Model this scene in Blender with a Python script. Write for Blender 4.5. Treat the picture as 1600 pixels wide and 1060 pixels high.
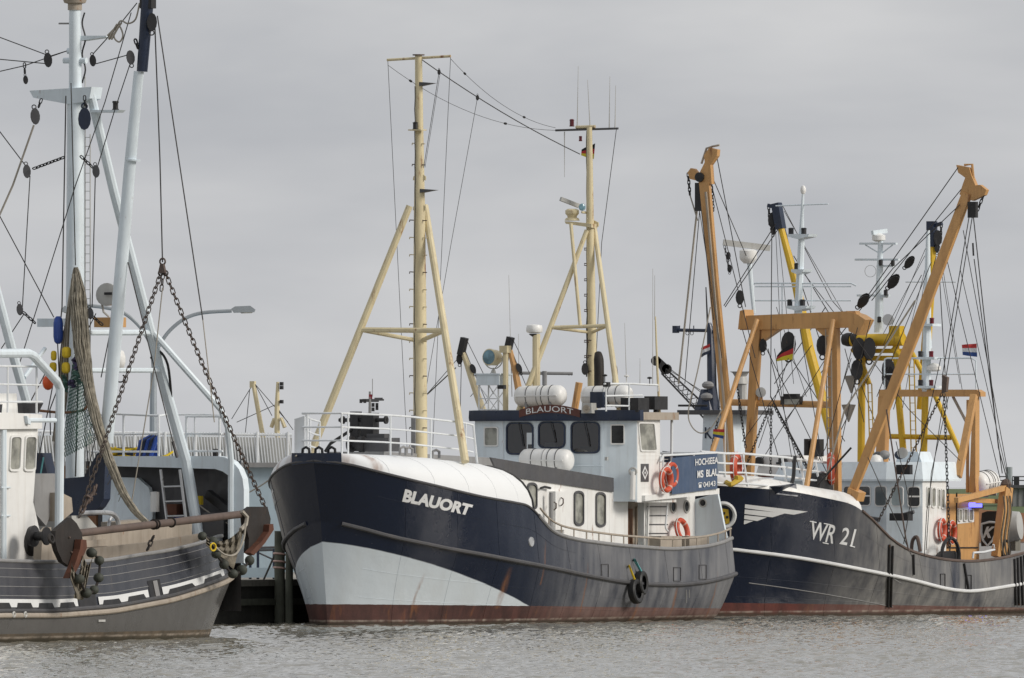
import bpy, bmesh, math, random
import numpy as np
from mathutils import Vector, Matrix
from mathutils.bvhtree import BVHTree
R = math.radians
random.seed(7)
rng = np.random.default_rng(7)
scene = bpy.context.scene
for o in list(bpy.data.objects):
    bpy.data.objects.remove(o, do_unlink=True)
COL = scene.collection

# ------------------------------------------------------------------ camera
F, CAMH, HY = 20000.0, 3.5, 755.0        # focal length in photo pixels, eye height, horizon row
cam_d = bpy.data.cameras.new('camera')
cam_d.sensor_width = 36.0
cam_d.lens = F / 1600.0 * 36.0
cam_d.shift_y = (HY - 530.0) / 1600.0
cam_d.clip_start = 1.0
cam_d.clip_end = 60000.0
cam = bpy.data.objects.new('camera', cam_d)
cam.location = (0, 0, CAMH)
cam.rotation_euler = (R(90), 0, 0)
COL.objects.link(cam)
scene.camera = cam

# ------------------------------------------------------------------ sky, sun, exposure
SUN_DIR = Vector((0.86, -0.34, 0.50)).normalized()
world = bpy.data.worlds.new('World')
scene.world = world
world.use_nodes = True
nt = world.node_tree
nt.nodes.clear()
N = nt.nodes.new
w_out = N('ShaderNodeOutputWorld')
w_bg = N('ShaderNodeBackground')
w_sky = N('ShaderNodeTexSky')
w_sky.sky_type = 'NISHITA'
w_sky.sun_disc = False
w_sky.sun_elevation = math.asin(SUN_DIR.z)
w_sky.sun_rotation = math.atan2(SUN_DIR.x, SUN_DIR.y)
w_sky.air_density = 1.0
w_sky.dust_density = 3.0
# an even overcast deck of stratus with soft stretched bands
w_tc = N('ShaderNodeTexCoord')
w_map = N('ShaderNodeMapping')
w_map.inputs['Scale'].default_value = (8.0, 8.0, 29.0)
w_n1 = N('ShaderNodeTexNoise')
w_n1.inputs['Scale'].default_value = 1.9
w_n1.inputs['Detail'].default_value = 5.0
w_n1.inputs['Roughness'].default_value = 0.5
w_n1.inputs['Distortion'].default_value = 0.25
w_rmp = N('ShaderNodeValToRGB')
w_rmp.color_ramp.elements[0].position = 0.33
w_rmp.color_ramp.elements[0].color = (4.4, 4.54, 4.84, 1)
w_rmp.color_ramp.elements[1].position = 0.68
w_rmp.color_ramp.elements[1].color = (6.4, 6.42, 6.5, 1)
w_mix = N('ShaderNodeMixRGB')
w_mix.inputs['Fac'].default_value = 0.93
L_ = nt.links.new
L_(w_tc.outputs['Generated'], w_map.inputs['Vector'])
L_(w_map.outputs['Vector'], w_n1.inputs['Vector'])
L_(w_n1.outputs['Fac'], w_rmp.inputs['Fac'])
L_(w_sky.outputs['Color'], w_mix.inputs['Color1'])
L_(w_rmp.outputs['Color'], w_mix.inputs['Color2'])
L_(w_mix.outputs['Color'], w_bg.inputs['Color'])
w_bg.inputs['Strength'].default_value = 0.10
L_(w_bg.outputs['Background'], w_out.inputs['Surface'])

sun_d = bpy.data.lights.new('sun', 'SUN')
sun_d.energy = 2.1
sun_d.angle = R(18)
sun_d.color = (1.0, 0.94, 0.86)
sun = bpy.data.objects.new('sun', sun_d)
sun.rotation_euler = SUN_DIR.to_track_quat('Z', 'Y').to_euler()
sun.location = (60, 250, 60)
COL.objects.link(sun)

scene.view_settings.view_transform = 'Standard'
scene.view_settings.look = 'None'
scene.view_settings.gamma = 1.0
scene.view_settings.use_curve_mapping = False
scene.view_settings.exposure = 0.1

# ------------------------------------------------------------------ helpers
def tag(o, label=None, cat=None, group=None, kind=None):
    if label: o['label'] = label
    if cat: o['category'] = cat
    if group: o['group'] = group
    if kind: o['kind'] = kind
    return o

def empty(name, M, label, cat, group=None):
    o = bpy.data.objects.new(name, None)
    o.empty_display_size = 0.3
    COL.objects.link(o)
    o.matrix_world = M
    return tag(o, label, cat, group)

class Frame:
    """A ship's own frame: x from bow to stern, y to its right-hand side of that, z up from the water."""
    def __init__(s, px, D, phi):
        s.O = Vector(((px - 800) / F * D, D, 0)); s.phi = R(phi)
        s.a = Vector((math.cos(s.phi), math.sin(s.phi), 0)); s.b = Vector((-s.a.y, s.a.x, 0))
        s.M = Matrix.Translation(s.O) @ Matrix.Rotation(s.phi, 4, 'Z')
        s.cam = Vector((-s.O.dot(s.a), -s.O.dot(s.b), CAMH))
    def ray(s, px, py):
        d = Vector(((px - 800) / F, 1, -(py - HY) / F))
        return Vector((d.dot(s.a), d.dot(s.b), d.z))
    def W(s, px, py, w):                  # point of the lengthwise plane y = w
        d = s.ray(px, py); return s.cam + d * ((w - s.cam.y) / d.y)
    def U(s, px, py, u):                  # point of the crosswise plane x = u
        d = s.ray(px, py); return s.cam + d * ((u - s.cam.x) / d.x)
    def Y(s, px, py, dist):               # point at a distance from the eye
        return s.cam + s.ray(px, py) * dist
    def hit(s, bvh, px, py, off=0.012):   # point on a surface
        d = s.ray(px, py).normalized()
        p, n, i, t = bvh.ray_cast(s.cam, d)
        if p is None: return None
        if n.dot(d) > 0: n = -n
        return p + n * off
    def P(s, px, py, p0, n):              # point of any plane
        d = s.ray(px, py); p0 = Vector(p0); n = Vector(n)
        return s.cam + d * ((p0 - s.cam).dot(n) / d.dot(n))
    def px(s, p):
        w = s.O + s.a * p[0] + s.b * p[1]
        return 800 + F * w.x / w.y, HY - F * (p[2] - CAMH) / w.y

class MB:
    def __init__(s): s.v = []; s.f = []; s.m = []
    def add(s, vs, fs, mi=0):
        k = len(s.v); s.v.extend([tuple(p) for p in vs])
        for f in fs: s.f.append(tuple(i + k for i in f)); s.m.append(mi)
        return s
    def tube(s, pts, r, n=8, caps=True, mi=0, closed=False):
        pts = [Vector(p) for p in pts]; m = len(pts)
        rs = list(r) if hasattr(r, '__len__') else [r] * m
        vs, fs = [], []; prev = None
        for i, p in enumerate(pts):
            if closed: t = pts[(i + 1) % m] - pts[i - 1]
            else: t = pts[min(i + 1, m - 1)] - pts[max(i - 1, 0)]
            t.normalize()
            if prev is None:
                up = Vector((0, 0, 1)) if abs(t.z) < .9 else Vector((1, 0, 0))
                x = t.cross(up).normalized()
            else:
                x = prev - t * prev.dot(t)
                x = x.normalized() if x.length > 1e-6 else t.orthogonal().normalized()
            prev = x; y = t.cross(x)
            for k in range(n):
                a = 2 * math.pi * (k + .5) / n
                vs.append(p + (x * math.cos(a) + y * math.sin(a)) * rs[i])
        q = m if closed else m - 1
        for i in range(q):
            j = (i + 1) % m
            for k in range(n):
                l = (k + 1) % n
                fs.append((i * n + k, i * n + l, j * n + l, j * n + k))
        if caps and not closed:
            fs.append(tuple(range(n - 1, -1, -1))); fs.append(tuple((m - 1) * n + k for k in range(n)))
        return s.add(vs, fs, mi)
    def bar(s, p, q, wx, wy, up=(0, 0, 1), mi=0):
        p, q = Vector(p), Vector(q); t = (q - p).normalized(); up = Vector(up)
        if abs(t.dot(up)) > .95: up = Vector((1, 0, 0))
        x = t.cross(up).normalized() * wx / 2; y = x.cross(t).normalized() * wy / 2
        vs = [p - x - y, p + x - y, p + x + y, p - x + y, q - x - y, q + x - y, q + x + y, q - x + y]
        return s.add(vs, [(0, 3, 2, 1), (4, 5, 6, 7), (0, 1, 5, 4), (1, 2, 6, 5), (2, 3, 7, 6), (3, 0, 4, 7)], mi)
    def box(s, c, sz, mi=0, rz=0):
        c = Vector(c); h = Vector(sz) / 2; M = Matrix.Rotation(rz, 3, 'Z')
        vs = [c + M @ Vector((x * h.x, y * h.y, z * h.z)) for z in (-1, 1) for x, y in ((-1, -1), (1, -1), (1, 1), (-1, 1))]
        return s.add(vs, [(3, 2, 1, 0), (4, 5, 6, 7), (0, 1, 5, 4), (1, 2, 6, 5), (2, 3, 7, 6), (3, 0, 4, 7)], mi)
    def prism(s, poly, ext, mi=0):
        poly = [Vector(p) for p in poly]; e = Vector(ext); n = len(poly)
        vs = poly + [p + e for p in poly]
        fs = [tuple(range(n)), tuple(range(2 * n - 1, n - 1, -1))] + [((i + 1) % n, i, n + i, n + (i + 1) % n) for i in range(n)]
        return s.add(vs, fs, mi)
    def lathe(s, p, axis, prof, n=12, mi=0):
        """prof: (distance along the axis, radius)"""
        p = Vector(p); t = Vector(axis).normalized(); x = t.orthogonal().normalized(); y = t.cross(x)
        vs, fs = [], []; m = len(prof)
        for d, r in prof:
            for k in range(n):
                a = 2 * math.pi * k / n
                vs.append(p + t * d + (x * math.cos(a) + y * math.sin(a)) * max(r, 1e-4))
        for i in range(m - 1):
            for k in range(n):
                l = (k + 1) % n; fs.append((i * n + k, i * n + l, (i + 1) * n + l, (i + 1) * n + k))
        fs.append(tuple(range(n - 1, -1, -1))); fs.append(tuple((m - 1) * n + k for k in range(n)))
        return s.add(vs, fs, mi)
    def ball(s, c, r, n=12, sz=(1, 1, 1), mi=0):
        c = Vector(c); m = n // 2 + 1; vs, fs = [], []
        for i in range(m):
            th = math.pi * i / (m - 1)
            for k in range(n):
                a = 2 * math.pi * k / n
                vs.append(c + Vector((math.sin(th) * math.cos(a) * sz[0], math.sin(th) * math.sin(a) * sz[1], math.cos(th) * sz[2])) * r)
        for i in range(m - 1):
            for k in range(n):
                l = (k + 1) % n; fs.append((i * n + k, (i + 1) * n + k, (i + 1) * n + l, i * n + l))
        return s.add(vs, fs, mi)
    def ring(s, c, axis, r, rt, n=24, nt_=8, mi=0, arc=None):
        c = Vector(c); t = Vector(axis).normalized(); x = t.orthogonal().normalized(); y = t.cross(x)
        pts = [c + (x * math.cos(2 * math.pi * k / n) + y * math.sin(2 * math.pi * k / n)) * r for k in range(n)]
        return s.tube(pts, rt, nt_, mi=mi, closed=True)
    def grid(s, rows, mi=0, flip=False):
        n = len(rows[0]); vs = [p for r in rows for p in r]; fs = []
        for i in range(len(rows) - 1):
            for k in range(n - 1):
                f = (i * n + k, i * n + k + 1, (i + 1) * n + k + 1, (i + 1) * n + k)
                fs.append(f[::-1] if flip else f)
        return s.add(vs, fs, mi)
    def mesh(s, name, mats, smooth=35):
        me = bpy.data.meshes.new(name)
        me.from_pydata(s.v, [], s.f)
        for m in (mats if isinstance(mats, (list, tuple)) else [mats]): me.materials.append(m)
        if max(s.m, default=0): me.polygons.foreach_set('material_index', s.m)
        me.validate()
        if smooth:
            me.shade_smooth(); me.set_sharp_from_angle(angle=R(smooth))
        me.update()
        return me
    def build(s, name, mats, parent=None, smooth=35, M=None):
        o = bpy.data.objects.new(name, s.mesh(name, mats, smooth))
        COL.objects.link(o)
        if parent is not None: o.parent = parent
        if M is not None: o.matrix_world = M
        return o

def tube(parent, name, mat, pts, r, n=8):
    return MB().tube(pts, r, n).build(name, mat, parent)

def sag(p, q, d, n=10):
    p, q = Vector(p), Vector(q)
    return [p.lerp(q, i / n) - Vector((0, 0, d * 4 * (i / n) * (1 - i / n))) for i in range(n + 1)]

def spline(pts, n=6):
    """Catmull-Rom through points"""
    pts = [Vector(p) for p in pts]; out = []
    for i in range(len(pts) - 1):
        p0 = pts[max(i - 1, 0)]; p1 = pts[i]; p2 = pts[i + 1]; p3 = pts[min(i + 2, len(pts) - 1)]
        for k in range(n):
            t = k / n
            out.append(0.5 * ((2 * p1) + (p2 - p0) * t + (2 * p0 - 5 * p1 + 4 * p2 - p3) * t * t + (3 * p1 - p0 - 3 * p2 + p3) * t ** 3))
    out.append(pts[-1]); return out

# ------------------------------------------------------------------ materials
MATS = {}
def new_mat(name):
    m = bpy.data.materials.new(name); m.use_nodes = True
    t = m.node_tree; b = t.nodes['Principled BSDF']
    MATS[name] = m
    return m, t, b
def nd(t, typ, **kw):
    n = t.nodes.new(typ)
    for k, v in kw.items():
        if k in n.inputs: n.inputs[k].default_value = v
        else: setattr(n, k, v)
    return n
def noise(t, scale, sc=(1, 1, 1), detail=5, rough=.55, co='Object'):
    tc = nd(t, 'ShaderNodeTexCoord'); mp = nd(t, 'ShaderNodeMapping'); mp.inputs['Scale'].default_value = sc
    nz = nd(t, 'ShaderNodeTexNoise', Scale=scale, Detail=detail, Roughness=rough)
    t.links.new(tc.outputs[co], mp.inputs['Vector']); t.links.new(mp.outputs['Vector'], nz.inputs['Vector'])
    return nz.outputs['Fac']
def ramp(t, fac, a, b, ca=0.0, cb=1.0):
    mr = nd(t, 'ShaderNodeMapRange'); mr.clamp = True
    for k, v in (('From Min', a), ('From Max', b), ('To Min', ca), ('To Max', cb)): mr.inputs[k].default_value = v
    t.links.new(fac, mr.inputs['Value']); return mr.outputs['Result']
def mixc(t, fac, c1, c2):
    m = nd(t, 'ShaderNodeMixRGB')
    for k, v in (('Fac', fac), ('Color1', c1), ('Color2', c2)):
        if hasattr(v, 'is_linked'): t.links.new(v, m.inputs[k])
        elif isinstance(v, (int, float)): m.inputs[k].default_value = v
        else: m.inputs[k].default_value = (*v[:3], 1)
    return m.outputs['Color']
def mth(t, op, a, b=None):
    m = nd(t, 'ShaderNodeMath', operation=op)
    for i, v in enumerate((a, b)):
        if v is None: continue
        if hasattr(v, 'is_linked'): t.links.new(v, m.inputs[i])
        else: m.inputs[i].default_value = v
    return m.outputs[0]
def bump(t, b, h, strength, dist=0.02):
    bp = nd(t, 'ShaderNodeBump', Strength=strength, Distance=dist)
    t.links.new(h, bp.inputs['Height']); t.links.new(bp.outputs['Normal'], b.inputs['Normal'])
RUST = (0.20, 0.075, 0.025)
def paint(name, c, rough=.45, var=.12, dirt=.35, dc=(.16, .13, .10), rust=0.0, metal=0.0, bmp=.15, scale=1.0, spec=.5):
    m, t, b = new_mat(name)
    c = np.array(c)
    col = mixc(t, ramp(t, noise(t, 1.7 * scale, detail=7), .3, .7), tuple(c * (1 - var)), tuple(np.minimum(c * (1 + var), .95)))
    if dirt:
        st = ramp(t, noise(t, 2.2 * scale, (3, 3, .28), 6, .6), .5, .78, 0, dirt)
        col = mixc(t, st, col, dc)
    if rust:
        rs = ramp(t, noise(t, 1.9 * scale, (2.2, 2.2, .5), 9, .68), .66 - rust * .22, .74 - rust * .15)
        col = mixc(t, rs, col, mixc(t, noise(t, 14), RUST, (.30, .14, .05)))
    t.links.new(col, b.inputs['Base Color'])
    b.inputs['Metallic'].default_value = metal
    b.inputs['Specular IOR Level'].default_value = spec
    t.links.new(ramp(t, noise(t, 5 * scale, detail=6), .3, .7, max(rough - .1, .05), min(rough + .12, 1)), b.inputs['Roughness'])
    if bmp: bump(t, b, noise(t, 9 * scale, detail=6), bmp, .01)
    return m

M_white = paint('white_paint', (.80, .80, .78), .42, .05, .30, (.42, .36, .28), rust=.0)
M_whiter = paint('white_paint_rust_streaked', (.80, .80, .78), .42, .05, .35, (.42, .34, .25), rust=.22)
M_rail = paint('white_rail_paint', (.76, .79, .81), .4, .05, .25, (.4, .33, .26), rust=.05)
M_cream = paint('cream_mast_paint', (.66, .575, .37), .5, .08, .35, (.34, .22, .11), rust=.34)
M_pale = paint('pale_blue_and_shaded_white', (.71, .79, .84), .4, .05, .3, (.36, .36, .34), rust=.05)  # pale blue paint; also puts bluish shade on white wheelhouse fronts
M_navy = paint('navy_paint', (.012, .022, .05), .35, .2, .2, (.08, .08, .08))
M_black = paint('black_steel', (.016, .016, .018), .5, .3, .3, (.06, .05, .04), rust=.05)
M_dkgrey = paint('dark_grey_paint', (.075, .075, .08), .5, .15, .3, (.15, .13, .11))
M_grey = paint('grey_paint', (.26, .26, .26), .55, .1, .4, (.12, .10, .08), rust=.06)
M_ltgrey = paint('light_grey_plastic', (.46, .46, .44), .5, .06, .3)
M_beige = paint('beige_weathered_paint', (.38, .33, .27), .6, .12, .5, (.16, .11, .07), rust=.2)
M_orange = paint('ochre_orange_paint', (.58, .325, .125), .48, .08, .35, (.22, .11, .05), rust=.30)
M_yellow = paint('yellow_paint', (.66, .42, .02), .45, .08, .3, (.26, .16, .04), rust=.08)
M_rope_y = paint('yellow_rope', (.62, .44, .02), .8, .15, .2)
M_buoy = paint('orange_buoy_plastic', (.75, .11, .025), .4, .08, .2, (.4, .1, .05))
M_red = paint('red_ring_plastic', (.55, .075, .03), .5, .1, .3, (.4, .25, .2))
M_blue = paint('blue_plastic', (.015, .06, .30), .4, .15, .2)
M_rubber = paint('black_rubber', (.014, .014, .014), .55, .3, .3, (.06, .055, .05), bmp=.3)
M_wire = paint('steel_wire', (.035, .033, .032), .6, .2, 0, bmp=0)
M_wirel = paint('pale_rope', (.36, .33, .28), .8, .15, .2, bmp=0)
M_chain = paint('rusty_chain', (.055, .04, .032), .7, .3, 0, rust=.35, scale=4)
M_rusty = paint('rusty_steel', (.115, .082, .068), .7, .2, .4, (.05, .04, .035), rust=.08)
M_shoe = paint('dark_worn_steel', (.018, .014, .012), .65, .3, .3, (.045, .03, .022), rust=.06)
M_rustor = paint('bright_rust_steel', (.10, .035, .018), .75, .3, .5, (.03, .02, .016), rust=.25)
M_alu = paint('aluminium', (.55, .56, .57), .35, .05, .2, metal=.6)
M_wood = paint('brown_wood', (.20, .095, .045), .6, .2, .3, (.06, .04, .03))
M_board = paint('maroon_name_board', (.10, .03, .02), .45, .12, .15)
M_net = paint("brown_net_twine", (.17, .15, .115), .95, .3, .5, (.08, .07, .05), bmp=.9, scale=5)
M_netg = paint('green_net_twine', (.06, .13, .105), .9, .25, .3, (.1, .12, .08), bmp=0, scale=4)
M_netp = paint('purple_net_twine', (.07, .06, .13), .9, .25, .3, bmp=.8, scale=6)
M_float = paint('grey_green_rubber', (.04, .045, .035), .7, .25, .4, (.09, .08, .06), bmp=.3)
M_conc = paint('weathered_concrete', (.20, .19, .16), .9, .15, .6, (.06, .06, .045), bmp=.5)
M_pile = paint('wet_timber', (.10, .105, .08), .8, .25, .6, (.03, .035, .025), bmp=.6)
M_canvas = paint('blue_canvas', (.06, .095, .165), .7, .12, .3, (.2, .22, .25), bmp=.1)
M_let = paint('white_lettering', (.72, .73, .73), .5, .05, .15, (.4, .38, .34), bmp=0)
M_lamp = paint('steel_lamp_post', (.33, .36, .38), .45, .06, .2, metal=.3)
M_wall = paint('pale_blue_wall', (.40, .50, .56), .6, .05, .3, (.3, .34, .36))
M_grass = paint('dike_grass', (.085, .12, .035), .95, .25, .3, (.12, .11, .05), bmp=.8, scale=.5)
M_asph = paint('asphalt', (.075, .073, .07), .9, .15, .3, bmp=.3, scale=.4)
M_flagr = paint('flag_red', (.48, .04, .04), .8, .05, .1, bmp=0)
M_flagk = paint('flag_black', (.012, .012, .014), .8, .05, 0, bmp=0)
M_flagy = paint('flag_gold', (.65, .55, .04), .8, .05, .1, bmp=0)
M_flagw = paint('flag_white', (.66, .68, .70), .8, .05, .1, bmp=0)
M_flagb = paint('flag_blue', (.03, .07, .24), .8, .05, .1, bmp=0)
M_gold = paint('gold_paint', (.50, .34, .03), .5, .1, .2, bmp=0)
def glass(name, c, rough=.06):
    m, t, b = new_mat(name)
    t.links.new(mixc(t, ramp(t, noise(t, 2.5, detail=3), .4, .6), c, tuple(np.array(c) * 2.2)), b.inputs['Base Color'])
    b.inputs['Roughness'].default_value = rough; b.inputs['IOR'].default_value = 1.5
    return m
M_glass = glass('dark_window_glass', (.012, .013, .014))
M_glassl = glass('pale_window_glass', (.16, .16, .14), .15)
def clear_glass(name):
    m, t, b = new_mat(name); t.nodes.remove(b)
    tr = nd(t, 'ShaderNodeBsdfTransparent'); tr.inputs[0].default_value = (.45, .48, .48, 1)
    gl = nd(t, 'ShaderNodeBsdfGlossy'); gl.inputs['Roughness'].default_value = .03; gl.inputs[0].default_value = (.9, .9, .9, 1)
    fr = nd(t, 'ShaderNodeFresnel', IOR=1.9); mx = nd(t, 'ShaderNodeMixShader')
    t.links.new(fr.outputs[0], mx.inputs[0]); t.links.new(tr.outputs[0], mx.inputs[1]); t.links.new(gl.outputs[0], mx.inputs[2])
    t.links.new(mx.outputs[0], t.nodes['Material Output'].inputs['Surface']); return m
M_clear = clear_glass('clear_window_glass')
M_redlamp = glass('red_lamp_glass', (.10, .006, .012), .1)
M_lens = glass('blue_lens', (.10, .18, .22), .05)
def emis(name, c, s):
    m, t, b = new_mat(name); b.inputs['Base Color'].default_value = (*c, 1)
    b.inputs['Emission Color'].default_value = (*c, 1); b.inputs['Emission Strength'].default_value = s; return m
M_bluelamp = emis('lit_blue_lamp', (.16, .16, 1.0), 2.2)

# ------------------------------------------------------------------ hulls
class Hull:
    """Round-bilged hull lofted from waterline, knuckle (rubbing strake) and sheer.
    Each of the three curves: (x of stem, x of stern, half breadth, bow length share, n, m, stern start share, n2, m2)."""
    def __init__(s, fr, side, wl, kn, sh, kn_px, sh_px, p_bow=1.5, p_mid=.6, depth=1.0):
        s.fr, s.side, s.c = fr, side, (wl, kn, sh)
        s.p_bow, s.p_mid, s.depth = p_bow, p_mid, depth
        s.S = np.linspace(0, 1, 97); s.S = s.S ** 1.25 * .5 + (1 - (1 - s.S) ** 1.25) * .5
        s.zk = s.solve(1, kn_px); s.zs = s.solve(2, sh_px)
    def ub(s, k, S):
        x0, x1, B, sb, n, m, ss, n2, m2 = s.c[k]; S = np.asarray(S, float)
        bow = (1 - (1 - np.minimum(S / sb, 1)) ** n) ** (1 / m)
        st = (1 - np.clip((S - ss) / (1 - ss), 0, 1) ** n2) ** (1 / m2)
        return x0 + (x1 - x0) * S, B * bow * st
    def solve(s, k, pts):
        fine = np.linspace(0, 1, 3000); u, b = s.ub(k, fine)
        X = s.fr.O.x + s.fr.a.x * u + s.fr.b.x * b * s.side
        Yd = s.fr.O.y + s.fr.a.y * u + s.fr.b.y * b * s.side
        px = 800 + F * X / Yd
        A, Z = [], []
        lo, hi = np.argmin(px), np.argmax(px)
        if lo > hi: lo, hi = hi, lo
        for x, y in pts:
            i = lo + np.argmin(np.abs(px[lo:hi + 1] - x))
            A.append(fine[i]); Z.append(CAMH - (y - HY) * Yd[i] / F)
        o = np.argsort(A); A = np.array(A)[o]; Z = np.array(Z)[o]
        z = np.interp(s.S, A, Z)
        k5 = np.ones(5) / 5; zp = np.pad(z, 2, mode='edge')
        return np.convolve(zp, k5, 'valid')
    def zat(s, k, S): return np.interp(S, s.S, s.zk if k == 1 else s.zs)
    def rows(s, nlow=10, nup=5):
        (uw, bw), (uk, bk), (us, bs) = (s.ub(k, s.S) for k in range(3))
        sb = s.c[0][3]
        p = s.p_mid + (s.p_bow - s.p_mid) * np.clip(1 - s.S / (sb * 1.25), 0, 1) ** .8
        R_ = []
        R_.append((uw + .25 * (1 - s.S) ** 2, bw * .78, np.full_like(uw, -s.depth)))
        for i in range(nlow + 1):
            t = i / nlow
            R_.append((uw + (uk - uw) * t, bw + (bk - bw) * t ** p, s.zk * t))
        for i in range(1, nup + 1):
            t = i / nup
            R_.append((uk + (us - uk) * t, bk + (bs - bk) * t, s.zk + (s.zs - s.zk) * t))
        return R_
    def shell(s, mats, parent, name='hull', cap=.0, thick=.09, inner=1.0, s_in=0.0, s_out=1.0, up_mi=0):
        R_ = s.rows(); mb = MB(); J = np.where((s.S >= s_in) & (s.S <= s_out))[0]
        for sd in (-1, 1):
            g = [[(u[i], sd * b[i], z[i]) for i in range(len(u))] for u, b, z in R_]
            mb.grid(g[:12], flip=(sd > 0)); mb.grid(g[11:], mi=up_mi, flip=(sd > 0))
            u, b, z = R_[-1]
            # bulwark cap and its inner face
            bi = np.maximum(b - thick, 0)
            ZZ = np.array([r[2] for r in R_]); BB = np.array([r[1] for r in R_])
            bl = np.array([min(bi[i], max(np.interp(z[i] - inner, ZZ[:, i], BB[:, i]) - thick, 0)) for i in range(len(u))])
            ins = [[(u[i], sd * b[i], z[i]) for i in J],
                   [(u[i], sd * bi[i], z[i]) for i in J],
                   [(u[i], sd * bl[i], z[i] - inner) for i in J]]
            mb.grid(ins[:2], mi=1, flip=(sd > 0)); mb.grid(ins[1:], mi=2, flip=(sd > 0))
        mb.grid([[(u[i], -bl[i], z[i] - inner) for i in J], [(u[i], bl[i], z[i] - inner) for i in J]], mi=3)
        o = mb.build(name, mats, parent, smooth=50)
        s.obj = o
        vs = [Vector(v) for v in mb.v]
        s.bvh = BVHTree.FromPolygons(vs, mb.f)
        return o
    def seams(s, parent, mat, sd, stations, levels, r=.007):
        R_ = s.rows()
        for S0 in stations:
            i = int(np.argmin(np.abs(s.S - S0))); tube(parent, 'weld_seam', mat, [(q[0][i], sd * q[1][i], q[2][i]) for q in R_[1:]], r, 4)
        for k, a, b in levels:
            u, bb, z = R_[k]; J = [i for i in range(len(u)) if a <= s.S[i] <= b]
            tube(parent, 'weld_seam', mat, [(u[i], sd * bb[i], z[i]) for i in J], r, 4)
    def line(s, k, s0, s1, sd, off=0.0, dz=0.0, n=60):
        S = np.linspace(s0, s1, n); u, b = s.ub(k, S); z = s.zat(k, S)
        return [Vector((u[i], sd * (b[i] + off), z[i] + dz)) for i in range(n)]
    def up(s, S, t, sd, off=0.0):           # point between strake (t=0) and sheer (t=1)
        (u0, b0), (u1, b1) = s.ub(1, S), s.ub(2, S); z0, z1 = s.zat(1, S), s.zat(2, S)
        return Vector((float(u0 + (u1 - u0) * t), float(sd * (b0 + (b1 - b0) * t + off)), float(z0 + (z1 - z0) * t)))
    def s_at(s, k, px, sd=None):
        sd = sd or s.side
        fine = np.linspace(0, 1, 2000); u, b = s.ub(k, fine)
        X = s.fr.O.x + s.fr.a.x * u + s.fr.b.x * b * sd; Yd = s.fr.O.y + s.fr.a.y * u + s.fr.b.y * b * sd
        p = 800 + F * X / Yd; lo, hi = sorted((np.argmin(p), np.argmax(p)))
        return fine[lo + np.argmin(np.abs(p[lo:hi + 1] - px))]

_fontcache = {}
def text_mesh(txt, shear=0.0, bold=0.0, font_sc=1.0):
    cu = bpy.data.curves.new('t', 'FONT'); cu.body = txt; cu.size = 1; cu.shear = shear; cu.offset = bold
    cu.resolution_u = 4
    o = bpy.data.objects.new('t', cu); COL.objects.link(o)
    dg = bpy.context.evaluated_depsgraph_get(); dg.update()
    me = bpy.data.meshes.new_from_object(o.evaluated_get(dg))
    bm = bmesh.new(); bm.from_mesh(me)
    bmesh.ops.triangulate(bm, faces=bm.faces)
    for _ in range(2):
        es = [e for e in bm.edges if e.calc_length() > .22]
        if es: bmesh.ops.subdivide_edges(bm, edges=es, cuts=1); bmesh.ops.triangulate(bm, faces=bm.faces)
    V_ = np.array([v.co[:2] for v in bm.verts]); Fs = [tuple(v.index for v in f.verts) for f in bm.faces]
    bm.verts.index_update(); Fs = [tuple(v.index for v in f.verts) for f in bm.faces]
    bm.free(); bpy.data.objects.remove(o); bpy.data.curves.remove(cu); bpy.data.meshes.remove(me)
    mn, mx = V_.min(0), V_.max(0)
    return (V_ - mn) / (mx - mn), Fs
def quad(bl, br, tl, tr):
    bl, br, tl, tr = map(np.array, (bl, br, tl, tr))
    return lambda x, y: tuple((bl * (1 - x) + br * x) * (1 - y) + (tl * (1 - x) + tr * x) * y)
def lettering(txt, place, mat, parent, shear=0, bold=0.0, name='lettering'):
    """place(x, y) in 0..1 -> local point"""
    V_, Fs = text_mesh(txt, shear, bold)
    pts = [place(x, y) for x, y in V_]
    ok = [f for f in Fs if all(pts[i] is not None for i in f)]
    mb = MB(); mb.add([p if p is not None else (0, 0, 0) for p in pts], ok)
    return mb.build(name, mat, parent, smooth=0)
def decal(fr, bvh, poly, mat, parent, name, sub=6, off=.01):
    """flat paint laid on a surface, outline given by 4 corner pixels bl, br, tl, tr"""
    q = quad(*poly); rows = [[fr.hit(bvh, *q(i / sub, j / sub), off) for i in range(sub + 1)] for j in range(sub + 1)]
    return MB().grid(rows).build(name, mat, parent, smooth=60)

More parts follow.
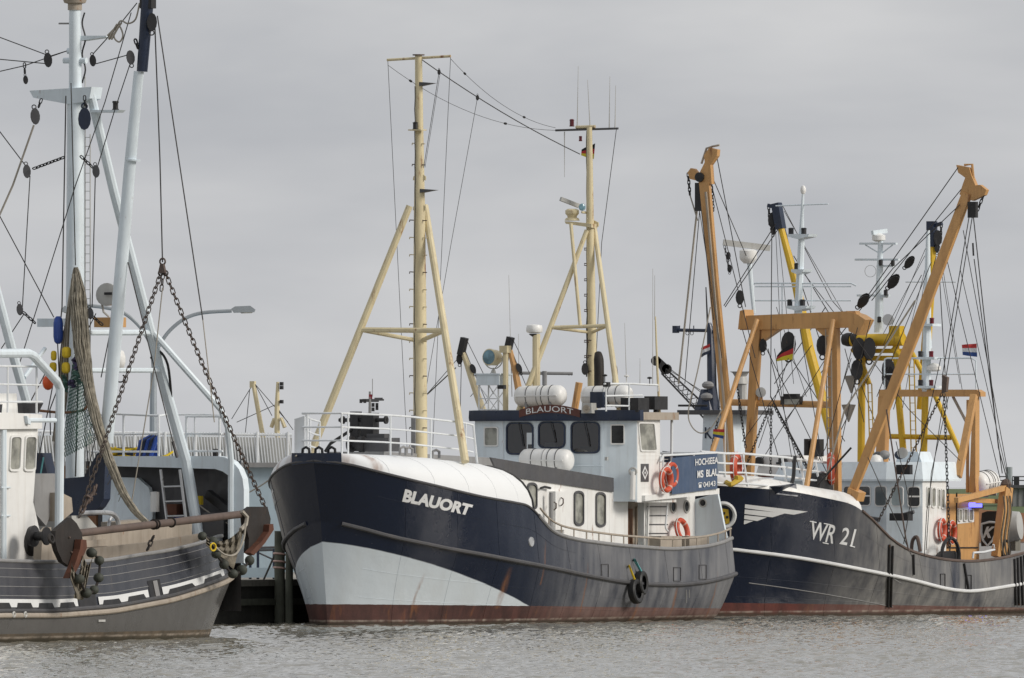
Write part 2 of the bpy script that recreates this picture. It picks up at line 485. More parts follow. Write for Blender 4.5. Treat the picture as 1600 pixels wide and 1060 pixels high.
# a plate of wall standing in a plane: o + x*X + y*Y, facing n
def rrect(w, h, r, n=4):
    out = []
    for cx, cy, a0 in ((w / 2 - r, h / 2 - r, 0), (-w / 2 + r, h / 2 - r, 90), (-w / 2 + r, -h / 2 + r, 180), (w / 2 - r, -h / 2 + r, 270)):
        for k in range(n + 1):
            a = R(a0 + 90 * k / n); out.append((cx + r * math.cos(a), cy + r * math.sin(a)))
    return out
def window(parent, outline, nrm, frame_mat, pane_mat, fw=.035, proud=.03, names=('window_frame', 'window_pane')):
    """outline: list of local points (closed loop) on the wall; a raised frame and a recessed pane"""
    P = [Vector(p) for p in outline]; n = Vector(nrm).normalized(); c = sum(P, Vector()) / len(P)
    inn = []
    for p in P:
        d = (c - p); inn.append(p + d.normalized() * fw)
    k = len(P); mb = MB()
    vs = [p + n * .002 for p in P] + [p + n * proud for p in P] + [p + n * proud for p in inn] + [p + n * .004 for p in inn]
    fs = []
    for i in range(k):
        j = (i + 1) % k
        for a in range(3): fs.append((a * k + i, a * k + j, (a + 1) * k + j, (a + 1) * k + i))
    mb.add(vs, fs); mb.build(names[0], frame_mat, parent, smooth=30)
    MB().add([p + n * .008 for p in inn], [tuple(range(k))]).build(names[1], pane_mat, parent, smooth=0)

def winpx(parent, fr, box, p0, n, frame_mat, pane_mat, r=5, skew=0.0, slope=0.0, fw=.035, proud=.03, names=('window_frame', 'window_pane')):
    """window whose outline on the wall plane (p0, n) is a rounded box of photo pixels; skew leans it, slope follows a receding sill"""
    x0, y0, x1, y1 = box; w, h = x1 - x0, y1 - y0; cx, cy = (x0 + x1) / 2, (y0 + y1) / 2
    out = [fr.P(cx + a - skew * b / h, cy - b + slope * a, p0, n) for a, b in rrect(w, h, min(r, w * .49, h * .49))]
    n = Vector(n)
    if n.dot(fr.cam - out[0]) < 0: n = -n
    window(parent, out, n, frame_mat, pane_mat, fw, proud, names)
def pxloop(fr, box, p0, n, r, skew=0.0):
    x0, y0, x1, y1 = box; w, h = x1 - x0, y1 - y0; cx, cy = (x0 + x1) / 2, (y0 + y1) / 2
    return [fr.P(cx + a - skew * b / h, cy - b, p0, n) for a, b in rrect(w, h, min(r, w * .49, h * .49))]
def holed_wall(parent, name, mat, corners, holes, th=.06):
    """a wall plate with window openings cut through; corners bl, br, tr, tl seen from outside"""
    bl, br, tr, tl = map(Vector, corners); X = (br - bl).normalized(); n = X.cross(tl - bl).normalized(); Y_ = n.cross(X)
    loops = [[bl, br, tr, tl]] + [list(map(Vector, h)) for h in holes]
    flat = [[Vector(((p - bl).dot(X), (p - bl).dot(Y_), 0)) for p in l] for l in loops]
    from mathutils.geometry import tessellate_polygon
    tri = tessellate_polygon(flat); V_ = [bl + X * p.x + Y_ * p.y for l in flat for p in l]; k = len(V_)
    mb = MB(); fs = [tuple(t) for t in tri] + [tuple(i + k for i in t)[::-1] for t in tri]
    o = 0
    for l in flat:
        m = len(l); fs += [(o + i, o + (i + 1) % m, o + (i + 1) % m + k, o + i + k) for i in range(m)]; o += m
    mb.add(V_ + [p - n * th for p in V_], fs)
    ob = mb.build(name, mat, parent, smooth=0); bm = bmesh.new(); bm.from_mesh(ob.data); bmesh.ops.recalc_face_normals(bm, faces=bm.faces); bm.to_mesh(ob.data); bm.free()
    return ob
def platepx(parent, name, fr, pts, p0, n, mat, thick=.03):
    n = Vector(n).normalized()
    if n.dot(fr.cam - Vector(p0)) < 0: n = -n
    P_ = [fr.P(x, y, p0, n) for x, y in pts]
    return MB().prism([p + n * thick for p in P_], -n * thick).build(name, mat, parent)

def railing(parent, name, lines, posts, mat, r=.022, rp=.02):
    """lines: list of polylines, the first is the top rail; posts: list of (foot, head)"""
    o = tube(parent, name, mat, lines[0], r, 6)
    for l in lines[1:]: tube(o, 'rail', mat, l, r * .85, 6)
    for p, q in posts: tube(o, 'post', mat, [p, q], rp, 6)
    return o

_link = {}
def chain(parent, p, q, L=.16, r=.016, mat=None, sagd=0.0, single=False, name='chain'):
    """chain of stadium links; separate link objects sharing one mesh, or one joined mesh"""
    mat = mat or M_chain; p, q = Vector(p), Vector(q)
    n = max(2, int((q - p).length / (L * .74)))
    pts = sag(p, q, sagd, n)
    base = []
    for k in range(12):
        a = 2 * math.pi * k / 12; base.append(Vector((math.cos(a) * L * .26, 0, math.sin(a) * L * .26 + (L * .24 if math.sin(a) > 0 else -L * .24))))
    key = (round(L, 3), round(r, 3), mat.name)
    if single and key not in _link: _link[key] = MB().tube(base, r, 5, closed=True).mesh('chain_link', mat, 60)
    mb = MB()
    root = None
    if single:
        root = MB().ring(p, Vector((1, .4, 0)), L * .3, r * 1.3, 10, 5).build(name, mat, parent)
    for i in range(n):
        d = pts[i + 1] - pts[i]; c = (pts[i] + pts[i + 1]) / 2
        M = Matrix.Translation(c) @ d.to_track_quat('Z', 'Y').to_matrix().to_4x4() @ Matrix.Rotation(R(90 * (i % 2) + 35), 4, 'Z')
        if single:
            o = bpy.data.objects.new('link', _link[key]); COL.objects.link(o); o.parent = root; o.matrix_local = M
        else: mb.tube([M @ b for b in base], r, 4, closed=True)
    return root if single else mb.build(name, mat, parent, smooth=60)

def block(parent, c, d, size=.3, mat=None, name='pulley_block'):
    """rigging block: two cheeks, a sheave and a shackle, hanging along direction d"""
    mat = mat or M_black; c = Vector(c); d = Vector(d).normalized(); y = Vector((.8, .55, .12)); y = (y - d * y.dot(d)).normalized(); x = y.cross(d)
    mb = MB()
    for s_ in (-1, 1):
        prof = [(math.cos(a) * size * .30, math.sin(a) * size * .54) for a in np.linspace(0, 2 * math.pi, 12, endpoint=False)]
        mb.prism([c + x * a + d * b + y * s_ * size * .17 for a, b in prof], y * s_ * size * .06)
    mb.lathe(c - y * size * .15, y, [(0, size * .3), (size * .15, size * .24), (size * .3, size * .3)], 12)
    mb.ring(c - d * size * .62, y, size * .14, size * .04, 10, 5)
    return mb.build(name, mat, parent)
# ================================================================== setting: water, quay, land
def make_water():
    def axis(lo, hi, step, far, g=1.35):
        a = list(np.arange(lo, hi + 1e-6, step)); d = step; x = hi
        r = []
        while x < far: d *= g; x += d; r.append(x)
        d = step; x = lo; l = []
        while x > -far: d *= g; x -= d; l.append(x)
        return np.array(l[::-1] + a + r)
    xs = axis(-13.5, 15.5, .06, 9000); ys = axis(226, 336, .13, 9000)
    X, Y = np.meshgrid(xs, ys)
    Z = np.zeros_like(X); r = np.random.default_rng(3)
    for i in range(46):
        lam = .27 * (1.105 ** i) * .62; k = 2 * math.pi / lam
        if lam > 9: break
        th = r.normal(.35, .9); ph = r.uniform(0, 6.28)
        amp = .0078 * lam ** .8 if lam < .8 else .0078 * .8 ** .8 * (.8 / lam) ** .55
        w = 1 + .8 * np.sin(X * .31 * r.uniform(.5, 1.5) + r.uniform(0, 6)) * np.sin(Y * .12 * r.uniform(.5, 1.5) + r.uniform(0, 6))
        Z += amp * w * np.sin(k * (X * math.cos(th) + Y * math.sin(th)) + ph + .8 * np.sin(X * .7 + Y * .45 + i))
    fade = np.clip(1 - np.maximum(np.maximum(-13.5 - X, X - 15.5), np.maximum(226 - Y, Y - 336)) / 3, 0, 1)
    Z *= fade
    ny, nx = X.shape
    me = bpy.data.meshes.new('water')
    V = np.stack([X, Y, Z], -1).reshape(-1, 3)
    idx = np.arange(ny * nx).reshape(ny, nx)
    Q = np.stack([idx[:-1, :-1], idx[:-1, 1:], idx[1:, 1:], idx[1:, :-1]], -1).reshape(-1, 4)
    me.vertices.add(len(V)); me.vertices.foreach_set('co', V.ravel())
    me.loops.add(Q.size); me.loops.foreach_set('vertex_index', Q.ravel())
    me.polygons.add(len(Q)); me.polygons.foreach_set('loop_start', np.arange(0, Q.size, 4)); me.polygons.foreach_set('loop_total', np.full(len(Q), 4))
    me.update(); me.validate(); me.shade_smooth()
    m, t, b = new_mat('harbour_water')
    t.links.new(mixc(t, ramp(t, noise(t, .06, detail=4), .35, .65), (.21, .195, .155), (.26, .245, .20)), b.inputs['Base Color'])
    b.inputs['Roughness'].default_value = .04; b.inputs['IOR'].default_value = 1.33
    bump(t, b, noise(t, 5, (1, .6, 1), 4, .55), .22, .03)
    me.materials.append(m)
    o = bpy.data.objects.new('water', me); COL.objects.link(o)
    return tag(o, kind='structure')
make_water()

def hull_paint(name, base, faded_sheen, boot, zb, wedge=None, fade=(6, 12), streaks=.5, stains=(), boot_f=(.23, .15, .13)):
    """glossy hull paint; zb = (height at x=0, slope) of the boot-top edge; wedge = (z at x=0, slope) white bow flash"""
    m, t, b = new_mat(name)
    tc = nd(t, 'ShaderNodeTexCoord'); sp = nd(t, 'ShaderNodeSeparateXYZ'); t.links.new(tc.outputs['Object'], sp.inputs[0])
    x, z = sp.outputs['X'], sp.outputs['Z']
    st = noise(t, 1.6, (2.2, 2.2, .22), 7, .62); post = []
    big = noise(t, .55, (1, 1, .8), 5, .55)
    wear_sheen = mth(t, 'MULTIPLY', ramp(t, x, *fade), ramp(t, mth(t, 'ADD', mth(t, 'MULTIPLY', st, .42), mth(t, 'MULTIPLY', big, .58)), .36, .60, .08, 1))
    col = mixc(t, wear_sheen, base, faded_sheen)  # greyer aft: part chalky paint, part sky reflection put into the colour
    scr = ramp(t, noise(t, 3.5, (.5, .5, 3.5), 8, .7), .68, .72, 0, .35)
    col = mixc(t, scr, col, tuple(np.array(faded_sheen) * 1.3))
    col = mixc(t, ramp(t, noise(t, 1.1, (1.6, 1.6, .16), 8, .7), .67, .76, 0, .45 * streaks), col, (.17, .11, .07))
    for sx, sz0, sz1, sw in stains:
        wob = mth(t, 'MULTIPLY', mth(t, 'SUBTRACT', noise(t, 3, (1, 1, .6), 5), .5), .22)
        dx = mth(t, 'ABSOLUTE', mth(t, 'ADD', mth(t, 'SUBTRACT', x, sx), wob))
        k = mth(t, 'MULTIPLY', ramp(t, dx, sw, sw * .15), mth(t, 'MULTIPLY', ramp(t, z, sz1, sz1 - .35), ramp(t, z, sz0 - .05, sz0)))
        stn = mth(t, 'MULTIPLY', k, ramp(t, noise(t, 2.6, (3, 3, .4), 6), .3, .65, .15, .72))
        post.append(stn)
    if wedge:
        wz = mth(t, 'ADD', mth(t, 'MULTIPLY', x, wedge[1]), wedge[0])
        wht = mixc(t, ramp(t, noise(t, 1.3, (1.4, 1.4, .2), 6), .5, .8, 0, .25), (.60, .66, .70), (.44, .43, .39))
        wz = mth(t, 'SUBTRACT', wz, mth(t, 'MULTIPLY', mth(t, 'MAXIMUM', sp.outputs['Y'], 0.0), .2))
        wz = mth(t, 'ADD', wz, mth(t, 'MULTIPLY', mth(t, 'SUBTRACT', noise(t, 2.2), .5), .025))
        k = ramp(t, mth(t, 'SUBTRACT', z, wz), .012, -.012)
        if len(wedge) > 2: k = mth(t, 'MULTIPLY', k, mth(t, 'LESS_THAN', x, wedge[2]))
        col = mixc(t, k, col, wht)
    bz = mth(t, 'ADD', mth(t, 'MULTIPLY', x, zb[1]), zb[0])
    low = mth(t, 'LESS_THAN', z, mth(t, 'ADD', bz, mth(t, 'MULTIPLY', mth(t, 'SUBTRACT', noise(t, 2.5), .5), .03)))
    bt = mixc(t, ramp(t, noise(t, 1.8, (1.5, 1.5, .5), 7, .65), .35, .7), boot, tuple(np.minimum(np.array(boot) * np.array((2.3, 2.1, 2.0)), 1)))
    bt = mixc(t, ramp(t, noise(t, 1.1, (2, 2, .12), 7, .7), .58, .72, 0, .7), bt, (.24, .09, .03))
    bt = mixc(t, mth(t, 'MULTIPLY', wear_sheen, .8), bt, boot_f)  # boot-top paled aft: dried paint plus sky reflection in the colour
    bt = mixc(t, mth(t, 'MULTIPLY', ramp(t, mth(t, 'ABSOLUTE', mth(t, 'SUBTRACT', mth(t, 'ADD', z, mth(t, 'MULTIPLY', noise(t, 4), .05)), .14)), .035, .01), ramp(t, noise(t, 2, (2, 2, 1), 6), .4, .6, .1, .7)), bt, (.42, .36, .30))
    # wet weed and scum just over the water
    bt = mixc(t, ramp(t, mth(t, 'ADD', z, mth(t, 'MULTIPLY', noise(t, 3), -.12)), -.02, .06, .8, 0), bt, (.05, .045, .03))
    col = mixc(t, low, col, bt)
    for stn in post: col = mixc(t, stn, col, mixc(t, noise(t, 9), (.30, .12, .035), (.17, .075, .035)))
    t.links.new(col, b.inputs['Base Color'])
    rg = mth(t, 'ADD', ramp(t, big, .3, .7, .18, .34), mth(t, 'MULTIPLY', wear_sheen, .22))
    t.links.new(mth(t, 'MAXIMUM', rg, mth(t, 'MULTIPLY', low, .6)), b.inputs['Roughness'])
    h = mth(t, 'ADD', noise(t, 1.1, (1, 1, 1), 4), mth(t, 'MULTIPLY', noise(t, 12, detail=4), .03))
    h = mth(t, 'ADD', h, mth(t, 'MULTIPLY', mth(t, 'SINE', mth(t, 'MULTIPLY', x, 11.4)), .10))
    bump(t, b, h, .45, .05)
    return m


# ================================================================== the navy and white cutter in the middle
A = Frame(512, 313.9, 62)
rootA = empty('fishing_boat', A.M, 'navy and white fishing cutter with two cream tripod masts in the middle', 'fishing boat', 'fishing boats in the harbour')
hullA = Hull(A, -1,
    wl=(0.0, 18.45, 2.52, .34, 2.0, 1.35, .74, 2.6, 1.7),
    kn=(-.35, 19.1, 2.94, .28, 2.0, 1.6, .74, 2.6, 1.9),
    sh=(-.72, 18.85, 2.95, .25, 2.0, 1.85, .74, 2.6, 2.0),
    kn_px=[(505, 812), (516, 814), (530, 817), (600, 838), (700, 858), (760, 868), (800, 876), (870, 889), (920, 900), (970, 909), (1010, 913), (1060, 914), (1100, 910), (1130, 903), (1147, 897)],
    sh_px=[(475, 716), (505, 717), (519, 720), (560, 731), (640, 750), (720, 769), (760, 778), (833, 791), (839, 802), (852, 821), (870, 836), (907, 845), (970, 853), (1049, 859), (1101, 855), (1130, 848), (1141, 842)],
    p_bow=1.5, p_mid=.5)
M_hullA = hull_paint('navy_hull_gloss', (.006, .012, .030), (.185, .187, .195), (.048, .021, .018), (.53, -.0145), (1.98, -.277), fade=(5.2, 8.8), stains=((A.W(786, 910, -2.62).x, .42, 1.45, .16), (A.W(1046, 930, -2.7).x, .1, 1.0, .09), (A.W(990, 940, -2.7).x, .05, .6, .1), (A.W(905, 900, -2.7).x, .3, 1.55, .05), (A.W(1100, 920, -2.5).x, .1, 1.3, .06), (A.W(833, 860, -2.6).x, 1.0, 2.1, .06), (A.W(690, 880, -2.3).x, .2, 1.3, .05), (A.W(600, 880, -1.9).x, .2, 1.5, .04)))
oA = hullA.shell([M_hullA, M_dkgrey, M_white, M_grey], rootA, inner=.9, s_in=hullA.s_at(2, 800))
for sd in (-1, 1):
    MB().tube(hullA.line(1, .008, 1.0, sd, .02), .055, 8).build('rubbing_strake', M_dkgrey, oA)
    MB().tube(hullA.line(2, hullA.s_at(2, 842), 1.0, sd, .0, .01), .05, 8).build('bulwark_cap', M_grey, oA)
    MB().tube(hullA.line(2, .0, hullA.s_at(2, 842), sd, .005), .03, 6).build('sheer_moulding', M_dkgrey, oA)
q = quad((628, 784), (732, 806), (633, 764), (739, 789))
lettering('BLAUORT', lambda x, y: A.hit(hullA.bvh, *q(x, y)), M_let, oA, .0, .05, 'name_lettering')
q2 = quad((424, 806), (440, 795), (421, 784), (438, 769))
lettering('BLAUORT', lambda x, y: (lambda p: Vector((p.x, -p.y, p.z)) if p else None)(A.hit(hullA.bvh, *q(1 - x, y))), M_let, oA, 0, .035, 'name_lettering')
# hawse porthole and freeing ports
for (x, y, w, h) in ((830, 847, 5, 13),):
    p = A.hit(hullA.bvh, x, y, .0)
    MB().ring(p, (0, 1, 0), .10, .03, 16, 6).lathe(p - Vector((0, .02, 0)), (0, 1, 0), [(0, .09), (.03, .09)], 16).build('hawse_pipe', M_alu, oA)
for (x0, y0, x1, y1) in ((939, 882, 950, 905), (1052, 887, 1063, 908), (1092, 883, 1103, 905)):
    P_ = [A.hit(hullA.bvh, x, y, .01) for x, y in ((x0, y0), (x1, y0), (x1, y1), (x0, y1))]
    MB().tube(P_, .014, 5, closed=True).build('freeing_port', M_dkgrey, oA)
for x, y0, y1 in ((1072, 922, 942), (1077, 922, 934)):
    tube(oA, 'drain_scar', M_ltgrey, [A.hit(hullA.bvh, x, y0, .004), A.hit(hullA.bvh, x, (y0 + y1) / 2, .004), A.hit(hullA.bvh, x, y1, .004)], .012, 5)

for sd in (-1, 1): hullA.seams(oA, M_hullA, sd, (.06, .13, .21, .30, .39, .48, .57, .66, .76, .86), ((4, .02, .95), (7, .02, .97), (14, .03, .42)))
# turtleback foredeck
sE = hullA.s_at(2, 834)
def crown(S):
    u, b = hullA.ub(2, S * .80); bc = np.maximum(b - .85 * np.clip(S / .06, 0, 1), 0)
    X = A.O.x + A.a.x * u - A.b.x * bc; Yd = A.O.y + A.a.y * u - A.b.y * bc
    px = 800 + F * X / Yd
    py = np.interp(px, [480, 519, 600, 645, 727, 775, 800], [711, 709, 712, 715, 724, 735, 750])
    return u, bc, CAMH - (py - HY) * Yd / F
Sw = np.linspace(0, sE, 40); u0, b0 = hullA.ub(2, Sw); z0 = hullA.zat(2, Sw); u1, b1, z1 = crown(Sw)
rows = []
for i in range(len(Sw)):
    row = []
    for k in range(8):
        a = math.pi / 2 * k / 7; c_, s_ = math.cos(a), math.sin(a)
        row.append((u1[i] + (u0[i] - u1[i]) * c_, -(b1[i] + (b0[i] - .02 - b1[i]) * c_), z0[i] + .01 + (z1[i] - z0[i]) * s_))
    rows.append(row + [(p[0], -p[1], p[2]) for p in row[::-1]])
M_wbk = hull_paint('white_whaleback_paint', (.80, .82, .83), (.76, .76, .75), (.1, .1, .1), (-9, 0), None, fade=(2, 9), streaks=.25, stains=((A.W(617, 716, -1.9).x, 2.9, 4.5, .13), (A.W(600, 716, -1.9).x, 3.75, 4.4, .3)))
for l_ in list(M_wbk.node_tree.links):
    if l_.to_socket.name == 'Roughness' and l_.to_node.type == 'BSDF_PRINCIPLED': M_wbk.node_tree.links.remove(l_)
M_wbk.node_tree.nodes['Principled BSDF'].inputs['Roughness'].default_value = .6
wb = MB().grid(rows).build('whaleback', M_wbk, rootA, smooth=60)
edge = [Vector(p) + Vector((.01, 0, .01)) for p in rows[-1]]
MB().tube(edge, .035, 6).build('aft_edge_moulding', M_black, wb)
MB().add([*rows[-1]], [tuple(range(16))]).build('aft_bulkhead', M_white, wb, smooth=0)
for i in (6, 13, 20, 27, 34): tube(wb, 'weld_seam', M_wbk, [Vector(p) + Vector((0, 0, .003)) for p in rows[i]], .007, 4)
# stem head plate
Sq = np.linspace(0, .0085, 10); pts = []
uu, bb_ = hullA.ub(2, Sq); zz = hullA.zat(2, Sq)
prof = [Vector((uu[i], -bb_[i], zz[i])) for i in range(9, -1, -1)] + [Vector((uu[i], bb_[i], zz[i])) for i in range(1, 10)]
mb = MB(); top = []
for p in prof: top.append((p.x - .02, p.y * 1.02, 4.235))
mb.grid([[(p.x, p.y * 1.02, p.z - .06) for p in prof], top]); mb.grid([top, [(p[0] + .22, p[1] * .8, 4.235) for p in top]]); mb.grid([[(p[0] + .22, p[1] * .8, 4.235) for p in top], [(p[0] + .22, p[1] * .8, 3.9) for p in top]])
stemh = mb.build('stem_head', M_navy, rootA, smooth=60)
for y_ in (-.36, .0, .36):
    MB().tube([(-.45, y_ - .1, 4.2), (-.45, y_ - .09, 4.33), (-.45, y_, 4.38), (-.45, y_ + .09, 4.33), (-.45, y_ + .1, 4.2)], .035, 6).build('fairlead', M_black, stemh)
# bow rail
def crownline(s0, s1, dz, sd, inset=.12, n=26):
    S = np.linspace(s0, s1, n); u, b, z = crown(S)
    return [Vector((u[i] + .12, sd * max(b[i] - inset, 0), z[i] + dz)) for i in range(n)]
sR = sE * .94
pa = crownline(.02, sR, 1.0, -1); sb_ = crownline(.02, sR * .8, 1.0, 1)
lines = [[*sb_[::-1], *pa]]
for dz in (.66, .33): lines.append([*crownline(.02, sR * .8, dz, 1)[::-1], *crownline(.02, sR, dz, -1)])
posts = []
for x in (483, 545, 610, 675, 728):
    k = min(range(26), key=lambda i: abs(A.px(pa[i])[0] - x)); p = pa[k]; posts.append((p - Vector((0, 0, 1.02)), p))
for k in (4, 11, 18, 25): posts.append((sb_[k] - Vector((0, 0, 1.02)), sb_[k]))
br = railing(rootA, 'bow_railing', lines, posts, M_rail, .026, .024)
MB().tube([pa[25], pa[25] + Vector((.25, .02, -.95))], .03, 6).build('post', M_rail, br)
MB().prism([A.U(460, 655, -.1), A.U(476, 650, -.1), A.U(476, 711, -.1), A.U(460, 712, -.1)], (.03, 0, 0)).build('bow_plate', M_rail, br)
# windlass
g = A.W(570, 706, 0); ux = g.x
mb = MB().box((ux, .25, g.z + .5), (.22, .22, .98)).box((ux, -.15, g.z + .48), (.3, .34, .95))
wl_ = mb.build('windlass', M_black, rootA)
MB().tube([(ux, .72, g.z + .78), (ux, -.62, g.z + .78)], .05, 8).lathe((ux, -.62, g.z + .78), (0, 1, 0), [(0, .1), (.05, .1), (.06, .05), (1.2, .05), (1.21, .1), (1.27, .1)], 10).build('warping_drum', M_black, wl_)
MB().box((ux - .1, -.5, g.z + .17), (.6, .75, .34)).box((ux - .1, -.45, g.z + .38), (.35, .5, .12)).build('gearbox', M_dkgrey, wl_)
MB().lathe((ux - .42, -.2, g.z + .18), (0, 1, 0), [(0, .2), (.1, .2), (.11, .1), (.3, .1), (.31, .2), (.4, .2)], 14).build('chain_gypsy', M_black, wl_)
for y_ in (-.9, 1.1):
    MB().tube([(ux - .1, .3, g.z + .55), (ux - .3, .8, g.z + .2), (ux - .3, .95, g.z)], .04, 6).build('hose', M_rubber, wl_); break
# deck bitts by the rail
for x, y in ((625, 711), (676, 716), (634, 712)):
    p = A.W(x, y, -1.6); MB().tube([p, p + Vector((0, 0, .16)), p + Vector((.18, 0, .2)), p + Vector((.34, 0, .16)), p + Vector((.34, 0, 0))], .035, 6).build('mooring_bitt', M_grey, wb)
mb = MB()  # low breakwater behind the rail
MB().prism([A.W(600, 706, 0), A.W(775, 716, 0), A.W(800, 735, 0), A.W(600, 720, 0)], (0, 1.6, 0)).build('hatch_coaming', M_grey, wb)

# ---- foremast
fm = A.W(655, 712, 0).x
def fp(x, y): return A.W(x, y, 0)
mast = MB().tube([fp(657, 725), fp(656, 520), fp(655.5, 340), fp(655, 200), fp(654, 86)], [.178, .17, .145, .105, .09], 14).build('foremast', M_cream, rootA)
MB().lathe(fp(654, 87), (0, 0, 1), [(0, .15), (.03, .15)], 10).build('mast_cap', M_rusty, mast)
for a, b_ in (((640, 322), (484, 713, 2.3)), ((664, 322), (727, 722, -2.4))):
    MB().tube([A.W(*a, .05), A.W(*b_)], [.085, .10], 10).build('tripod_leg', M_cream, mast)
Lg = A.W(640, 322, .05).lerp(A.W(484, 713, 2.3), .495); Rg = A.W(664, 322, .05).lerp(A.W(727, 722, -2.4), .49)
MB().tube([Lg, Rg], .07, 8).tube([Lg, fp(655, 533)], .055, 8).tube([Rg, fp(657, 533)], .055, 8).build('crosspiece', M_cream, mast)
MB().tube([A.U(605, 94, fm), A.U(704, 88, fm)], .035, 8).build('yard', M_cream, mast)
for i, y in enumerate(list(range(346, 700, 27)) + [226, 259]):
    wd = 15 if y > 330 else 11
    MB().tube([A.U(655 - wd, y + 1, fm - .05), A.U(655 - wd, y - 2, fm - .05), A.U(667 if y > 330 else 664, y - 1, fm - .05)], .014, 5).build('rung', M_cream if i % 3 else M_rusty, mast)
for x0, x1, y in ((648, 677, 131), (648, 680, 298)):
    MB().prism([A.U(x0, y + 1, fm - .1), A.U(x0 + 4, y - 3, fm - .1), A.U(x1, y - 1, fm - .1), A.U(x0 + 6, y + 4, fm - .1)], (.2, 0, 0)).build('lamp_bracket', M_dkgrey, mast)
MB().box(A.U(652, 203.5, fm - .2), (.3, .36, .03)).build('lantern_shelf', M_cream, mast)
MB().lathe(A.U(649, 203, fm - .22), (0, 0, 1), [(0, .07), (.02, .075), (.03, .06), (.16, .06), (.17, .08), (.2, .03)], 10).build('mast_lantern', M_black, mast)
for y, c in ((278, 8), (325, 9)):
    MB().prism([A.U(655, y - 10, fm - .02), A.U(655 + 10, y - 2, fm - .02), A.U(665, y + 4, fm - .02), A.U(645, y + 4, fm - .02), A.U(646, y - 2, fm - .02)], (.03, 0, 0)).build('stay_lug', M_cream, mast)
tube(mast, 'mast_cable', M_dkgrey, [A.U(648, y, fm - .12) + Vector((0, random.uniform(-.015, .015), 0)) for y in range(135, 700, 18)], .012, 5)
MB().box(A.U(647, 690, fm - .1), (.1, .12, 1.3)).build('cable_trunk', M_grey, mast)
# ---- mainmast behind the wheelhouse
mm = A.W(924, 600, 0).x
mast2 = MB().tube([fp(926, 640), fp(924, 500), fp(922, 350), fp(921, 199)], [.125, .12, .10, .07], 12).build('mainmast', M_cream, rootA)
for a, b_ in (((917, 360), (808, 650, 1.4)), ((928, 350), (968, 640, -1.4))):
    MB().tube([A.W(*a, 0.02), A.W(*b_)], [.06, .08], 10).build('tripod_leg', M_cream, mast2)
Lg = A.W(917, 360, .02).lerp(A.W(808, 650, 1.4), .525); Rg = A.W(928, 350, .02).lerp(A.W(968, 640, -1.4), .55)
MB().tube([Lg, Rg], .05, 8).tube([Lg, fp(924, 520)], .04, 8).tube([Rg, fp(924, 520)], .04, 8).build('crosspiece', M_cream, mast2)
tube(mast2, 'radar_strut', M_cream, [A.U(892, 350, mm - .35), Lg.lerp(Rg, .52)], .045, 8)
MB().tube([A.U(868, 204, mm), A.U(966, 201, mm)], .028, 6).build('yard', M_dkgrey, mast2)
MB().tube([A.U(900, 199, mm), A.U(930, 198, mm)], .04, 6).build('yard_clamp', M_cream, mast2)
for x0, y0, x1, y1 in ((902, 200, 903.5, 104), (922, 196, 918, 125), (952, 200, 953, 120), (961, 202, 962, 134), (882, 206, 882, 277)):
    tube(mast2, 'whip_antenna', M_ltgrey, [A.U(x0, y0, mm), A.U((x0 + x1) / 2, (y0 + y1) / 2, mm), A.U(x1, y1, mm)], [.016, .009, .006], 5)
for x, y, s_ in ((893.5, 198, 1.0), (907, 221, .7)):
    MB().lathe(A.U(x, y, mm - .05), (0, 0, 1), [(0, .06 * s_), (.02, .07 * s_), (.025, .055 * s_), (.15 * s_, .055 * s_), (.16 * s_, .07 * s_), (.19 * s_, .04 * s_)], 10).build('red_lantern', M_redlamp, mast2)
MB().prism([A.U(882, 346, mm - .3), A.U(924, 350, mm - .3), A.U(924, 356, mm - .3), A.U(884, 350, mm - .3)], (.35, 0, 0)).build('radar_shelf', M_cream, mast2)
c = A.U(894, 345, mm - .12)
MB().lathe(c, (0, 0, 1), [(0, .2), (.06, .17), (.08, .12), (.12, .13), (.18, .18), (.26, .18), (.3, .12)], 12).build('radar_gearbox', M_cream, mast2)
MB().bar(A.U(876, 311, mm - .3), A.U(904, 322, mm + .1), .10, .10).build('radar_scanner', M_ltgrey, mast2)
MB().lathe(A.U(909, 324, mm - .3), (-.5, -.6, 0), [(-.06, .03), (0, .09), (.03, .095), (.04, .08)], 12).build('deck_lamp', M_lens, mast2)
MB().tube([A.U(909, 332, mm - .25), A.U(922, 333, mm)], .03, 6).build('lamp_arm', M_cream, mast2)
MB().prism([A.U(925, 343, mm), A.U(935, 348, mm), A.U(935, 354, mm), A.U(925, 356, mm)], (.03, 0, 0)).build('stay_lug', M_cream, mast2)
tube(mast2, 'mast_cable', M_black, [A.U(917 + random.uniform(-.6, .6), y, mm - .1) for y in range(205, 600, 16)], .018, 5)
for y in range(388, 600, 24):
    MB().tube([A.U(924, y, mm - .1), A.U(913, y, mm - .12), A.U(913, y + 3, mm - .12), A.U(920, y + 3, mm - .1)], .013, 5).build('rung', M_rusty, mast2)
block(mast2, A.U(914, 577, mm - .15), (0, 0, -1), .28)
